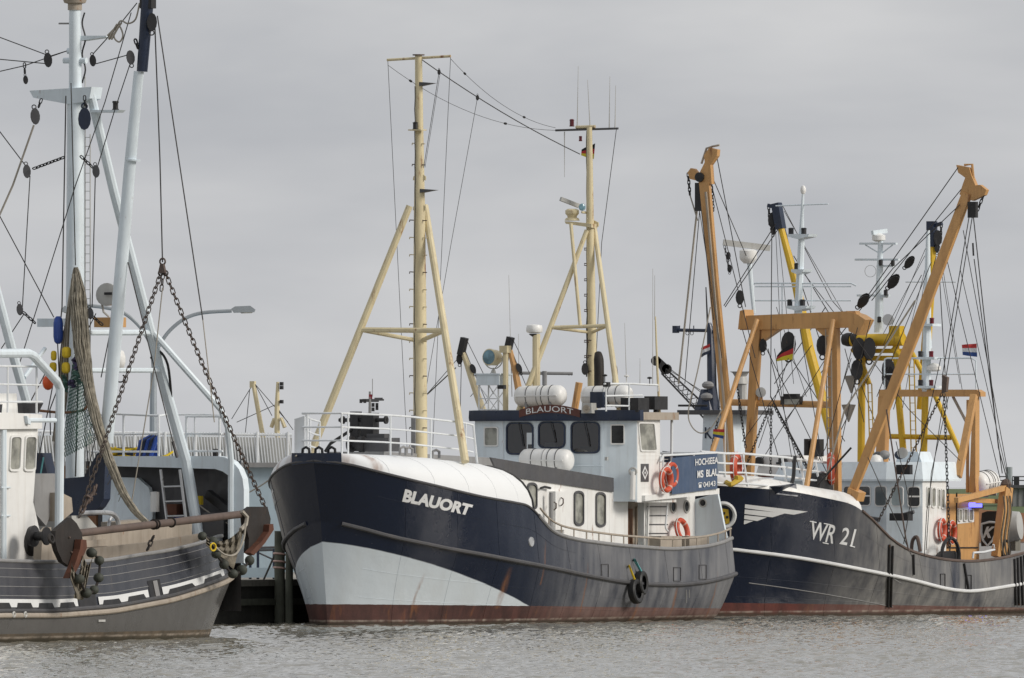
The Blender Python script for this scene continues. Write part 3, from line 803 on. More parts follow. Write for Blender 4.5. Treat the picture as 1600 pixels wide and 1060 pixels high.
# ---- standing rigging
def wire(fr, parent, pts, r=.012, mat=None, name='stay'):
    return tube(parent, name, mat or M_wire, pts, r, 5)
for a, b_ in (((606, 96), (636, 700)), ((704, 90), (676, 700))): wire(A, mast, [A.U(*a, fm), A.U(*b_, fm + .3)], .007)
wire(A, mast, [A.U(686, 113, fm + .8), A.U(662, 262, fm)], .008); wire(A, mast, [A.U(688, 113, fm + .8), A.U(664, 262, fm)], .006)
wire(A, mast, [A.U(746, 153, fm + 2.2), A.U(705, 380, fm + 1.2), A.U(660, 640, fm + .1)], .007)
wire(A, mast, sag(fp(657, 92), A.W(906, 241, 0), .12), .013, name='triatic_stay')
for pa_, pb, sg in (((704, 92), (868, 200), .30), ((606, 102), (868, 204), .38)):
    l = sag(A.U(*pa_, fm), A.U(*pb, mm), sg, 16); wire(A, mast, l, .006, name='aerial_wire')
    for k in (2, 11): MB().lathe(l[k], l[k + 1] - l[k], [(0, .01), (.03, .03), (.12, .03), (.15, .01)], 6).build('insulator', M_black, mast)
wire(A, mast2, [A.U(963, 203, mm), A.U(940, 380, mm + .2), A.U(930, 590, mm + .2)], .009)
wire(A, mast, [A.W(712, 575, -1.5), A.W(668, 616, 0)], .016)
for x, y in ((686, 113), (746, 153)):
    block(mast, A.U(x, y, fm + (.8 if x < 700 else 2.2)), (0, 0, -1), .13)

# ---- deckhouse
wd = -1.75
TL, TR = A.W(796, 745, wd), A.W(964, 770, wd)
fwdx = TL.x - 1.2; zd = 1.0
zl = TL.z + (TL.z - TR.z) / (TR.x - TL.x) * 1.2
dh = MB().prism([(fwdx, wd, zd), (TR.x + .6, wd, zd), (TR.x + .6, wd, TR.z), (fwdx, wd, zl)], (0, -2 * wd, 0)).build('deckhouse', M_whiter, rootA, smooth=0)
MB().prism([A.W(767, 715, wd - .05), A.W(959, 747, wd - .05), A.W(959, 769, wd - .05), A.W(797, 745, wd - .05), A.W(775, 733, wd - .05)], (0, .05, 0)).build('visor_band', M_dkgrey, dh, smooth=0)
for bx in ((823, 754, 838, 797), (896, 767, 911, 822), (930, 769, 945, 824)):
    winpx(dh, A, bx, (0, wd, 0), (0, -1, 0), M_dkgrey, M_glassl, 7, slope=.06, fw=.06, proud=.04)
p0_, p1_ = A.W(858, 768, wd), A.W(881, 828, wd)
MB().box(((p0_.x + p1_.x) / 2, wd - .09, (p0_.z + p1_.z) / 2), (p1_.x - p0_.x, .18, p0_.z - p1_.z)).build('locker', M_whiter, dh)
tube(dh, 'vent_pipe', M_grey, [A.W(861, 770, wd - .2), A.W(861, 835, wd - .2)], .05, 8)
for x, y in ((866, 785), (877, 778)):
    MB().tube([A.W(x, y, wd - .2), A.W(x + 3, y + 2, wd - .3), A.W(x + 3, y + 9, wd - .3), A.W(x, y + 12, wd - .2)], .018, 6).build('handle', M_rusty, dh)
MB().tube([A.W(845, 763, wd - .1), A.W(851, 761, wd - .1), A.W(860, 763, wd - .1)], .03, 6).build('vent_cowl', M_black, dh)
# ---- wheelhouse
ww = 2.32
uf = A.W(995, 720, -ww).x; ub_ = A.W(1031, 700, -ww).x
zb_, zt = A.W(994, 784, -ww).z, A.W(996, 656, -ww).z
plan = [(uf, -ww), (uf - .28, -1.42), (uf - .28, 1.42), (uf, ww), (ub_, ww), (ub_, -ww)]
k_ = len(plan); mb = MB()
mb.add([(x, y, zb_) for x, y in plan] + [(x, y, zt) for x, y in plan], [tuple(range(k_))[::-1], tuple(range(k_, 2 * k_))] + [(i, (i + 1) % k_, k_ + (i + 1) % k_, k_ + i) for i in range(k_) if i not in (1, 4)])
wh = mb.build('wheelhouse', M_pale, rootA, smooth=0)  # bluish shade painted into the white front; side plating stays white
WIN = ((791, 660, 834, 711), (841, 659, 884, 701), (892, 659, 938, 709))
FC, FN = Vector((uf - .28, 0, 0)), Vector((-1, 0, 0))
holed_wall(wh, 'front_plate', M_pale, [(uf - .28, 1.42, zb_), (uf - .28, -1.42, zb_), (uf - .28, -1.42, zt), (uf - .28, 1.42, zt)], [pxloop(A, bx, FC, FN, 9) for bx in WIN])
holed_wall(wh, 'rear_plate', M_wood, [(ub_, -ww, zb_), (ub_, ww, zb_), (ub_, ww, zt), (ub_, -ww, zt)], [[(ub_, y0, zb_ + 1.15), (ub_, y1, zb_ + 1.15), (ub_, y1, zb_ + 1.75), (ub_, y0, zb_ + 1.75)] for y0, y1 in ((1.3, 1.5),)])
MB().prism([(uf + .1, -1.3, zb_ + .7), (uf + .5, -1.3, zb_ + .95), (uf + .5, 1.3, zb_ + .95), (uf + .1, 1.3, zb_ + .7)], (0, 0, .14)).build('console', M_wood, wh)
for y_, h_ in ((-.8, .45), (.1, .3), (.7, .5)): MB().box((uf + .25, y_, zb_ + .95 + h_ / 2), (.2, .35, h_)).build('instrument', M_black, wh)
MB().prism([(ub_ - .35, .4, zb_ + .3), (ub_ - .35, .9, zb_ + .3), (ub_ - .35, .8, zb_ + 1.5), (ub_ - .35, .5, zb_ + 1.5)], (.12, 0, 0)).build('helm_seat', M_ltgrey, wh)
MB().prism([(uf + .02, -ww - .006, zb_ - .02), (ub_ + .9, -ww - .006, zb_ - .02), (ub_ + .9, -ww - .006, zb_ + .98), (ub_, -ww - .006, zb_ + 1.0), (ub_ , -ww - .006, zt), (uf + .02, -ww - .006, zt)], (0, .05, 0)).build('side_plating', M_whiter, wh, smooth=0)
for bx in WIN: winpx(wh, A, bx, FC, FN, M_navy, M_clear, 9, fw=.05)
for x0, y0, x1, y1 in ((812, 660, 818, 690), (862, 659, 868, 684), (914, 659, 921, 690)):
    tube(wh, 'wiper', M_black, [A.P(x0, y0, FC, FN) + FN * .06, A.P(x1, y1, FC, FN) + FN * .05], .010, 5); tube(wh, 'wiper', M_black, [A.P(x1 - 2, y1 - 12, FC, FN) + FN * .05, A.P(x1 + 1, y1 + 8, FC, FN) + FN * .045], .012, 4)
tube(wh, 'grab_rail', M_pale, [A.P(788, 728, FC, FN) + FN * .06, A.P(944, 728, FC, FN) + FN * .06], .014, 6)
for x in (788, 837.5, 888, 942): tube(wh, 'weld_seam', M_pale, [A.P(x, 657, FC, FN), A.P(x, 775, FC, FN)], .007, 4)
tube(wh, 'rain_gutter', M_pale, [A.P(788, 656, FC, FN) + FN * .03, A.P(944, 655.5, FC, FN) + FN * .03], .016, 5)
tube(wh, 'conduit', M_rail, [A.P(786, 655, FC, FN) + FN * .02, A.P(787, 690, FC, FN) + FN * .02, A.P(786, 740, FC, FN) + FN * .02], .012, 5)
MB().box(A.P(949, 717, FC, FN) + FN * .05, (.06, .07, .09)).build('junction_box', M_ltgrey, wh)
for y in (692, 718, 762): tube(wh, 'weld_seam', M_whiter, [A.W(1000, y + (20 if y < 700 else 0), -ww - .008), A.W(1044, y + (20 if y < 700 else 0), -ww - .008)], .006, 4)
tube(dh, 'weld_seam', M_whiter, [A.W(918, 766, wd), A.W(918, 850, wd)], .007, 4); tube(dh, 'weld_seam', M_whiter, [A.W(952, 769, wd), A.W(952, 850, wd)], .007, 4)
nR = Vector((-.9, -.28, 0)); nL = Vector((-.9, .28, 0))
winpx(wh, A, (954, 663, 976, 695), (uf, -ww, 0), nR, M_white, M_glass, 2, fw=.04)
winpx(wh, A, (757, 667, 779, 698), (uf, ww, 0), nL, M_white, M_glassl, 3, fw=.04)
winpx(wh, A, (998, 660, 1024, 706), (0, -ww - .006, 0), (0, -1, 0), M_white, M_glassl, 3, skew=4, fw=.05)
# roof
ov = .13
rp = [(uf - ov * .4, -ww - ov), (uf - .28 - ov, -1.45), (uf - .28 - ov, 1.45), (uf - ov * .4, ww + ov), (ub_ + .8, ww + ov), (ub_ + .8, -ww - ov)]
rf = MB().prism([(x, y, zt) for x, y in rp], (0, 0, .19)).build('wheelhouse_roof', M_beige, rootA, smooth=0)
mb = MB(); fr_ = [(uf + .1, -ww - ov - .012), *[(x - .012, y) for x, y in rp[:4]], (uf + .1, ww + ov + .012)]
mb.grid([[(x, y, zt - .03) for x, y in fr_], [(x - .015, y * 1.004, zt + .05) for x, y in fr_], [(x - .01, y, zt + .24) for x, y in fr_], [(x + .16, y * .97, zt + .25) for x, y in fr_]])
MB_f = mb.build('roof_fascia', M_navy, rf, smooth=20)
for y_, sgn in ((-ww + .03, 1), (ww - .03, 1)):
    tube(rf, 'roof_post', M_rail, [(ub_ + .7, y_, zb_ + .9), (ub_ + .72, y_, zt)], .035, 8)
# name board on the roof edge
uN = uf - .28 - ov - .05
def arch(x, lo, hi):
    px = 811 + (906 - 811) * x; t = 2 * x - 1
    yb = (653 - 2.5 * (1 - t * t)) if not lo else 0
    return px
def bpt(x, k, d=0):
    t = 2 * x - 1; py = 641 - 8.5 * (1 - t * t) + k * (11.5 + 1.5 * (1 - t * t)); return A.U(811 + 95 * x, py, uN - d)
xs_ = np.linspace(0, 1, 15)
mb = MB(); a_ = [bpt(x, 0) for x in xs_]; b_ = [bpt(x, 1) for x in xs_]
mb.prism(a_ + b_[::-1], (.05, 0, 0)); nb = mb.build('name_board', M_board, rf, smooth=0)
lettering('BLAUORT', lambda x, y: bpt(.115 + .775 * x, .86 - .70 * y, .008), M_let, nb, 0, .0, 'name_lettering')
# loudspeaker, searchlight box and the other gear on the roof
c = A.U(917, 638, uN - .12)
hn = MB().prism([c + Vector((-.02, y_, z_)) for y_, z_ in ((-.15, -.13), (.15, -.13), (.13, .13), (-.13, .13))], (.28, 0, 0)).build('loudspeaker', M_ltgrey, rf)
MB().lathe(c + Vector((-.025, 0, -.02)), (-1, 0, 0), [(0, .10), (.02, .10), (.022, .085), (.0, .03), (.03, .02)], 14).build('horn', M_beige, hn)
bx = A.U(771, 594, uf + .9)
sl = MB().box(bx, (.62, .66, .27)).box(bx + Vector((0, 0, .15)), (.70, .74, .03)).build('searchlight_platform', M_pale, rf)
for dx in (-.26, .26):
    for dy in (-.28, .28): tube(sl, 'leg', M_rail, [bx + Vector((dx, dy, -.13)), bx + Vector((dx, dy, -.13)) - Vector((0, 0, bx.z - .13 - zt - .19))], .022, 6)
    tube(sl, 'brace', M_rail, [bx + Vector((dx, -.28, -.14)), Vector((bx.x + dx, bx.y + .28, zt + .2))], .012, 5); tube(sl, 'brace', M_rail, [bx + Vector((dx, .28, -.14)), Vector((bx.x + dx, bx.y - .28, zt + .2))], .012, 5)
for dz in (.02, .3): tube(sl, 'brace', M_rail, [Vector((bx.x - .26, bx.y - .28, zt + .25 + dz)), Vector((bx.x - .26, bx.y + .28, zt + .25 + dz))], .014, 5)
c = A.U(771, 559, uf + .9); dr = Vector((-.9, .12, .05)).normalized()
MB().lathe(c - dr * .22, dr, [(0, .08), (.04, .16), (.12, .2), (.36, .21), (.40, .22), (.42, .2)], 18).build('searchlight', M_cream, sl)
MB().lathe(c + dr * .205, dr, [(0, .185), (.004, .185), (.02, .07), (.03, .03)], 18).build('lens', M_lens, sl)
MB().tube(spline([c + Vector((0, -.24, 0)), c + Vector((0, -.24, -.14)), c + Vector((0, -.1, -.27)), c + Vector((0, .1, -.27)), c + Vector((0, .24, -.14)), c + Vector((0, .24, 0))], 4), .016, 5).lathe(c - Vector((0, 0, .40)), (0, 0, 1), [(0, .07), (.06, .06), (.10, .03), (.14, .02)], 8).build('yoke', M_ltgrey, sl)
MB().box(A.U(784, 605, uf + .5), (.14, .18, .1)).build('floodlight', M_black, sl)
def roofpost(x, y0, y1, r, u, mat, name='post', par=rf): return tube(par, name, mat, [A.U(x, y0, u), A.U(x, y1, u)], r, 10)
lp = roofpost(790, 646, 545, .072, uf + .7, M_cream, 'lamp_post'); MB().box(A.U(789.5, 546, uf + .7), (.24, .22, .18)).build('post_head', M_cream, lp)
rd = roofpost(838, 645, 522, .10, uf + .9, M_cream, 'radar_post')
MB().lathe(A.U(835, 521, uf + .9), (0, 0, 1), [(0, .1), (.02, .19), (.05, .21), (.14, .21), (.20, .19), (.225, .1)], 18).build('radar_dome', M_white, rd)
MB().lathe(A.U(835, 523, uf + .9), (0, 0, 1), [(-.06, .05), (0, .14), (.02, .14)], 12).build('dome_bracket', M_black, rd)
p = A.U(936, 615, ub_ - .3)
MB().tube(spline([p, p + Vector((0, 0, .55)), p + Vector((.02, .02, .85)), p + Vector((.1, .08, 1.02))], 4), [.13] * 9 + [.12, .11, .10, .09], 12).build('exhaust_pipe', M_shoe, rf)
p = A.U(961, 615, ub_ - .1)
MB().tube(spline([p, p + Vector((0, 0, .4)), p + Vector((.03, .03, .62)), p + Vector((.1, .1, .70))], 4), .075, 10).build('exhaust_pipe', M_rusty, rf)
# roof rails, port side
ur = uf + .1
def rr(x, y): return A.W(x, y, -ww + .15)
railing(rf, 'roof_railing', [[rr(944, 600), rr(988, 600), rr(1029, 602)], [rr(946, 619), rr(1004, 618)], [rr(946, 634), rr(1004, 635)]],
        [(rr(947, 643), rr(947, 600)), (rr(983, 643), rr(983, 600)), (rr(999, 644), rr(999, 622)), (rr(1028, 612), rr(1028, 602))], M_rail, .026, .022)
MB().box(rr(948, 601), (.14, .14, .12)).build('floodlight', M_black, rf)
tl = MB().box(rr(1025, 630), (.72, .30, .34)).box(rr(1025, 642), (.1, .1, .16)).build('stern_floodlight', M_black, rf)
MB().box(rr(992, 633), (.6, .5, .36)).build('roof_locker', M_black, rf)
MB().box(A.U(934, 625, uf + .35), (.16, .36, .40)).build('vent_box', M_navy, rf)
tube(rf, 'roof_mast', M_cream, [rr(1031, 655) , rr(1027, 575), rr(1024, 495)], [.035, .03, .02], 8)
for x, y, yt in ((979, 597, 505), (1000, 600, 560), (1020, 600, 420), (1023, 500, 430)):
    tube(rf, 'whip_antenna', M_ltgrey, [rr(x, y), rr(x - (3 if x < 990 else 0), yt)], [.012, .005], 5)
for x, y in ((979, 589), (1015, 592), (945, 588)):
    q_ = rr(x, y); MB().lathe(q_, (0, 0, 1), [(-.18, .012), (-.01, .012), (0, .06), (.03, .07), (.05, .02)], 8).build('aerial_dish', M_white if x == 979 else M_black, rf)
for x in (858, 862, 866): pass
# diamond sign, vent pipe, fittings on the wheelhouse side
sg = platepx(wh, 'diamond_sign', A, [(1001, 753), (1013, 753), (1013, 725), (1001, 725)], (0, -ww - .006, 0), (0, -1, 0), M_dkgrey, .015)
for r_, m_ in ((1.0, M_let), (.62, M_dkgrey), (.25, M_let)):
    platepx(sg, 'diamond', A, [(1007, 739 + 11 * r_), (1007 + 4.6 * r_, 739), (1007, 739 - 11 * r_), (1007 - 4.6 * r_, 739)], (0, -ww - .006, 0), (0, -1, 0), m_, .017 + .002 * (1.2 - r_))
tube(wh, 'scupper_pipe', M_whiter, [A.P(990, 737, (uf, -ww, 0), nR) + nR * .08, A.P(989, 781, (uf, -ww, 0), nR) + nR * .08], .07, 10)
MB().ring(A.P(990, 737, (uf, -ww, 0), nR) + nR * .1, nR, .09, .03, 12, 6).build('pipe_flange', M_ltgrey, wh)
# ---- after deck: overhang, ladder, bulkhead, bench
wo = -2.42
ua0, ua1 = A.W(1045, 770, wo).x, A.W(1124, 765, wo).x
zc1 = A.W(1046, 783, wo).z; zc2 = A.W(1122, 772, wo).z
bd = MB().prism([(ua0 - 1.3, wo, zc1), (ua1, wo, zc2), (ua1, wo, zc2 + .14), (ua0 - 1.3, wo, zc1 + .14)], (0, -2 * wo, 0)).build('boat_deck', M_white, rootA, smooth=0)
ui = A.W(1048, 800, -1.5).x; ue = A.W(1086, 800, -1.5).x
ah = MB().prism([(ui - 1.5, -1.5, 1.0), (ue, -1.5, 1.0), (ue, -1.5, zc2), (ui - 1.5, -1.5, zc1)], (0, 3, 0)).build('aft_house', M_white, rootA, smooth=0)
hw = A.U(1135, 832, ue - .004)
MB().prism([A.U(1084, 856, ue), A.U(1136, 845, ue), A.U(1121, 770, ue), A.U(1084, 781, ue)], (.08, 0, 0)).build('wing_bulkhead', M_pale, ah, smooth=0)  # white wall turned forward, its bluish shade put into the colour
for x in (1052, 1073):
    MB().ring(A.W(x, 792, -1.515), (0, 1, 0), .15, .025, 18, 6).lathe(A.W(x, 792, -1.505), (0, -1, 0), [(0, .14), (.008, .14)], 18, mi=1).build('porthole', [M_ltgrey, M_glass], ah)
MB().ring(A.U(1098, 786, ue - .01), (1, 0, 0), .10, .02, 18, 6).lathe(A.U(1098, 786, ue - .002), (-1, 0, 0), [(0, .1), (.008, .1)], 18, mi=1).build('porthole', [M_ltgrey, M_glass], ah)
uD = A.W(972, 820, -1.3).x
MB().box((uD + .55, -1.35, 1.9), (1.1, .06, 2.3)).build('door', M_beige, ah)
MB().box((uD + .2, -1.40, 2.3), (.3, .05, 1.1)).build('door_panel', M_wood, ah)
MB().box((uD + .75, -1.42, 2.2), (.4, .06, 1.4)).build('door_panel', M_beige, ah)
MB().box(A.W(1004, 820, -1.75), (.18, .18, 2.2)).build('pillar', M_white, ah)
ld = MB().bar(A.W(1013, 784, -1.9), A.W(1011, 856, -1.9), .05, .05).build('ladder', M_whiter, ah)
for y in (792, 806, 820, 834): tube(ld, 'rung', M_dkgrey, [A.W(1012, y, -1.9), A.W(1043, y, -1.9)], .018, 6)
tube(ld, 'handrail', M_rail, spline([A.W(1043, 784, -1.92), A.W(1042, 800, -1.92), A.W(1040, 824, -1.92), A.W(1044, 830, -1.92)], 4), .025, 6)
for x0, x1 in ((1021, 1053), (1065, 1093)):
    a_, b_ = A.W(x0, 838, -2.0), A.W(x1, 860, -2.0); MB().box(((a_.x + b_.x) / 2, -2.0, (a_.z + b_.z) / 2), (b_.x - a_.x, .45, a_.z - b_.z)).build('bench', M_beige, ah)
# bulwark rail aft
s0 = hullA.s_at(2, 846)
top = hullA.line(2, s0, 1.0, -1, -.03, .26); top2 = hullA.line(2, s0, 1.0, 1, -.03, .26)
posts = [(top[i] - Vector((0, 0, .27)), top[i]) for i in range(2, 60, 3)] + [(top2[i] - Vector((0, 0, .27)), top2[i]) for i in range(2, 60, 4)]
railing(rootA, 'bulwark_rail', [top + top2[::-1]], posts, M_beige, .028, .018)
# boat deck rail and the rear rail ring
rtop = [A.W(1036, 712, wo), A.W(1118, 708, wo)]
e_ = rtop[1]; e2 = Vector((e_.x + .5, 1.6, e_.z)); ring_ = [A.W(1032, 722, wo), *rtop, Vector((e_.x + .35, wo + .5, e_.z)), e2, Vector((ua0, 2.3, e_.z + .02))]
railing(rootA, 'boat_deck_railing', [ring_], [(Vector((p.x, p.y, zc2 + .1)), p) for p in (rtop[0], rtop[1], e2, ring_[3])] + [(A.W(1084, 768, wo), A.W(1084, 710, wo))], M_rail, .03, .026)
MB().prism([A.U(1030, 727, ue + 1), A.U(1100, 727, ue + 1), A.U(1100, 712, ue + 1), A.U(1035, 705, ue + 1)], (.1, 0, 0)).build('windbreak', M_navy, bd)

# ---- loose things on and about the cutter
M_band = paint('worn_reflective_tape', (.62, .42, .36), .5, .1, .3)
def life_ring(name, label, fr, c, nrm, r=.27, rt=.07, group='life rings'):
    c = Vector(c); o = MB().ring((0, 0, 0), (0, 0, 1), r, rt, 28, 10).build(name, M_red)
    Mx = Matrix.Translation(c) @ Vector(nrm).to_track_quat('Z', 'Y').to_matrix().to_4x4()
    o.matrix_world = fr.M @ Mx
    for k in range(4):
        a = math.pi / 4 + k * math.pi / 2; d = Vector((math.cos(a), math.sin(a), 0))
        t_ = Vector((-d.y, d.x, 0)); MB().tube([d * r - t_ * .022, d * r + t_ * .022], rt * 1.05, 10).build('reflective_band', M_band, o)
    MB().ring((0, 0, .02), (0, 0, 1), r + rt * .95, .012, 24, 5).build('grab_line', M_let, o)
    return tag(o, label, 'life ring', group)
life_ring('life_ring', 'orange life ring hung on the wheelhouse side by the blue banner', A, A.W(1041, 750, wo - .16), (0, -1, .0))
life_ring('life_ring', 'orange life ring almost hidden at the banner edge behind another ring', A, A.W(1049, 742, wo - .02), (0, -1, .0))
life_ring('life_ring', 'orange life ring on the white after wall below the banner', A, A.W(1066, 829, -1.75), (0, -1, .25))
def raft(fr, a, b_, r, label):
    a, b_ = Vector(a), Vector(b_); d = (b_ - a); L = d.length; t_ = d.normalized()
    o = empty('life_raft_canister', fr.M @ Matrix.Translation((a + b_) / 2 - Vector((0, 0, r))), label, 'life raft', 'life raft canisters')
    c0 = Vector((0, 0, r)) - t_ * L / 2
    MB().lathe(c0, t_, [(0, r * .45), (.03, r * .75), (.10, r * .95), (.2, r), (L - .2, r), (L - .10, r * .95), (L - .03, r * .75), (L, r * .45)], 24).build('canister', M_white, o, smooth=50)
    up = Vector((0, 0, 1)); sd = t_.cross(up).normalized()
    for s_ in (-1, 1): MB().bar(c0 + t_ * .1 + sd * s_ * r, c0 + t_ * (L - .1) + sd * s_ * r, .03, .03).build('seam_flange', M_white, o)
    for k in (.28, .5, .6, .76): MB().ring(c0 + t_ * L * k, t_, r * 1.01, .011, 24, 5).build('strap', M_black if k != .5 else M_grey, o)
    for k in (.25, .75):
        q_ = c0 + t_ * L * k; MB().prism([q_ - sd * r * .8 - up * r * .55, q_ - sd * r * .8 - up * r * 1.15, q_ + sd * r * .8 - up * r * 1.15, q_ + sd * r * .8 - up * r * .55, q_ - up * r * .97], t_ * .06).build('cradle', M_grey, o)
    return o
raft(A, A.U(815, 719, uf - .75), A.U(893, 720, uf - .75), .29, 'white life raft canister in front of the wheelhouse windows')
raft(A, A.U(807, 620, uf + .55), A.U(882, 618, uf + .55), .265, 'white life raft canister on the roof behind the name board')
raft(A, A.U(911, 620, uf + .75), A.U(986, 618, uf + .75), .265, 'white life raft canister on the roof beside the small loudspeaker')
# banner
bn_path = [A.W(1049, 716, wo - .05).x, A.W(1119, 709, wo - .05).x]
def bnpt(x, k):       # x: metres along, k: 0 top .. 1 bottom
    Ls = bn_path[1] - bn_path[0]
    zt_ = np.interp(min(x, Ls), [0, Ls], [A.W(1049, 716, wo - .05).z, A.W(1119, 709, wo - .05).z]); zb2 = np.interp(min(x, Ls), [0, Ls], [A.W(1050, 773, wo - .05).z, A.W(1122, 764, wo - .05).z])
    wv = .007 * math.sin(x * 11) + .004 * math.sin(x * 23 + 1)
    if x <= Ls: return Vector((bn_path[0] + x, wo - .06 - wv, zt_ + (zb2 - zt_) * k))
    return Vector((bn_path[1] + .06 + wv, wo - .06 + (x - Ls), zt_ + (zb2 - zt_) * k))
Lb = bn_path[1] - bn_path[0]
bn = MB().grid([[bnpt(x, k) for x in np.linspace(0, Lb + 1.2, 60)] for k in np.linspace(0, 1, 5)]).build('banner', M_canvas, None, smooth=60, M=A.M)
tag(bn, 'blue canvas banner with white lettering along the after rail', 'banner')
def ontoban(x0, x1, k0, k1, txt, b=.02):
    lettering(txt, lambda x, y: bnpt(Lb * (x0 + (x1 - x0) * x), k1 + (k0 - k1) * y) + Vector((.02, -.022, 0)), M_let, bn, 0, b)
ontoban(.50, 1.32, .09, .28, 'HOCHSEEANGELN'); ontoban(.54, .68, .42, .63, 'MS', .03); ontoban(.74, 1.27, .42, .63, 'BLAUORT', .03); ontoban(.68, .95, .76, .91, '04343', .01); ontoban(.975, .985, .83, .85, '-', .01); ontoban(1.0, 1.12, .76, .91, '42', .01)
MB().grid([[bnpt(Lb * x, k) + Vector((0, -.012, 0)) for x in (.60, .655)] for k in (.82, .91)]).build('telephone_symbol', M_let, bn); MB().tube([bnpt(Lb * x, k) + Vector((0, -.013, 0)) for x, k in ((.59, .815), (.60, .775), (.655, .775), (.665, .815))], .012, 5).build('telephone_symbol', M_let, bn)
# tyres over the side
def tyre(fr, c, nrm, r, rt, label, ropes):
    o = empty('tyre_fender', fr.M @ Matrix.Translation(c), label, 'tyre', 'tyre fenders')
    n_ = Vector(nrm).normalized(); mb = MB(); x = n_.orthogonal().normalized(); y = n_.cross(x); vs = []; fs = []
    prof = [(-.09, r * .58), (-.115, r * .7), (-.115, r * .88), (-.08, r * .98), (0, r), (.08, r * .98), (.115, r * .88), (.115, r * .7), (.09, r * .58), (.06, r * .66), (0, r * .9), (-.06, r * .66)]
    m = 28
    for i in range(m):
        a = 2 * math.pi * i / m; d = x * math.cos(a) + y * math.sin(a)
        for h, rr_ in prof: vs.append(n_ * h * rt + d * rr_)
    k = len(prof)
    for i in range(m):
        for j in range(k): fs.append((i * k + j, i * k + (j + 1) % k, ((i + 1) % m) * k + (j + 1) % k, ((i + 1) % m) * k + j))
    mb.add(vs, fs).build('tyre', M_rubber, o, smooth=40)
    for pts, m_, r_ in ropes: tube(o, 'rope', m_, [Vector(p) - Vector(c) for p in pts], r_, 6)
M_teal = paint('teal_rope', (.12, .36, .38), .85, .2, .2)
c1 = A.hit(hullA.bvh, 985, 922, .16); c2 = A.hit(hullA.bvh, 997, 911, .10)
e1 = A.hit(hullA.bvh, 973, 849, .08); e2 = A.hit(hullA.bvh, 985, 852, .06)
tyre(A, c1, (0.05, -1, .1), .32, .85, 'black tyre fender on the yellow rope at the cutter side', [([c1 + Vector((-.15, -.04, .30)), A.hit(hullA.bvh, 979, 885, .08), e1, e1 + Vector((-.06, .02, .25))], M_rope_y, .028), ([e1 + Vector((0, 0, .05)), e1 + Vector((-.05, .03, .3)), e1 + Vector((.06, .1, .32))], M_grey, .03)])
tyre(A, c2, (0.15, -1, .05), .31, .8, 'black tyre fender on the teal rope at the cutter side', [([c2 + Vector((-.05, -.02, .28)), A.hit(hullA.bvh, 988, 875, .06), e2 + Vector((.02, 0, -.05))], M_teal, .034), ([e2 + Vector((.02, 0, -.05)), e2 + Vector((-.04, .03, .28)), e2 + Vector((.06, .1, .3))], M_grey, .03)])
# small flag at the mainmast
def flag(fr, pts_fn, bands, label, pole=None, parent=None, nx=12):
    o = empty('flag', fr.M @ Matrix.Translation(pts_fn(0, 1)), label, 'flag', 'flags')
    b0 = pts_fn(0, 1); nb_ = len(bands)
    for i, m_ in enumerate(bands):
        MB().grid([[pts_fn(x, (i + k / 3) / nb_) - b0 for x in np.linspace(0, 1, nx)] for k in range(4)]).build('stripe', m_, o, smooth=80)
    if pole: tube(o, 'pole', M_rail, [Vector(p) - b0 for p in pole], .012, 6)
    return o
def flagpx(fr, q, u, amp=.03, f=7): return lambda x, y: fr.U(*q(x, 1 - y), u) + Vector((amp * math.sin(f * x + y), 0, 0))
flag(A, flagpx(A, quad((927, 249), (907, 243), (930, 224), (908, 234)), mm + .25), [M_flagk, M_flagr, M_flagy], 'small German flag at the mainmast yard of the cutter')
# ================================================================== the navy cutter numbered WR 21
B = Frame(1098, 336.0, 60)
rootB = empty('fishing_boat', B.M, 'navy beam trawler WR 21 with ochre gantry and two ochre derrick booms', 'fishing boat', 'fishing boats in the harbour')
hullB = Hull(B, -1,
    wl=(0.0, 24.5, 3.0, .36, 2.0, 1.3, .80, 2.4, 1.8),
    kn=(-.5, 25.2, 3.3, .30, 2.0, 1.5, .82, 2.4, 2.0),
    sh=(-1.1, 25.4, 3.3, .27, 2.0, 1.7, .82, 2.4, 2.0),
    kn_px=[(1080, 853), (1144, 859), (1200, 865), (1256, 873), (1350, 891), (1397, 900), (1440, 910), (1475, 920), (1516, 925), (1553, 920), (1600, 912), (1650, 904)],
    sh_px=[(1060, 757), (1124, 760), (1200, 765), (1245, 769), (1284, 778), (1320, 785), (1346, 791), (1357, 803), (1369, 819), (1394, 847), (1428, 864), (1475, 875), (1522, 878), (1569, 872), (1600, 864), (1650, 852)],
    p_bow=1.6, p_mid=.5)
sE = hullB.s_at(2, 1348)
uE = float(hullB.ub(2, sE)[0])
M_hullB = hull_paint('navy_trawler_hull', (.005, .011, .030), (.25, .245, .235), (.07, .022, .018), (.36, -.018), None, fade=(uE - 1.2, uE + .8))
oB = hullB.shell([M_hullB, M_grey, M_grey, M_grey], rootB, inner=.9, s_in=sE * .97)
for sd in (-1, 1):
    MB().tube(hullB.line(1, .008, 1.0, sd, -.005), .05, 8).build('rubbing_strake', M_let if sd < 0 else M_white, oB)
    MB().tube(hullB.line(2, sE, 1.0, sd), .04, 6).build('bulwark_cap', M_rusty, oB)
def hb(px, py, off=.012): return B.hit(hullB.bvh, px, py, off)
for txt, qd in (('WR', ((1264, 842), (1301, 850), (1268, 814), (1310, 822))), ('21', ((1311, 850), (1331, 854), (1317, 824), (1338, 827)))):
    q_ = quad(*qd); lettering(txt, lambda x, y, q_=q_: hb(*q_(x, y)), M_let, oB, 0, .012, 'number_lettering')
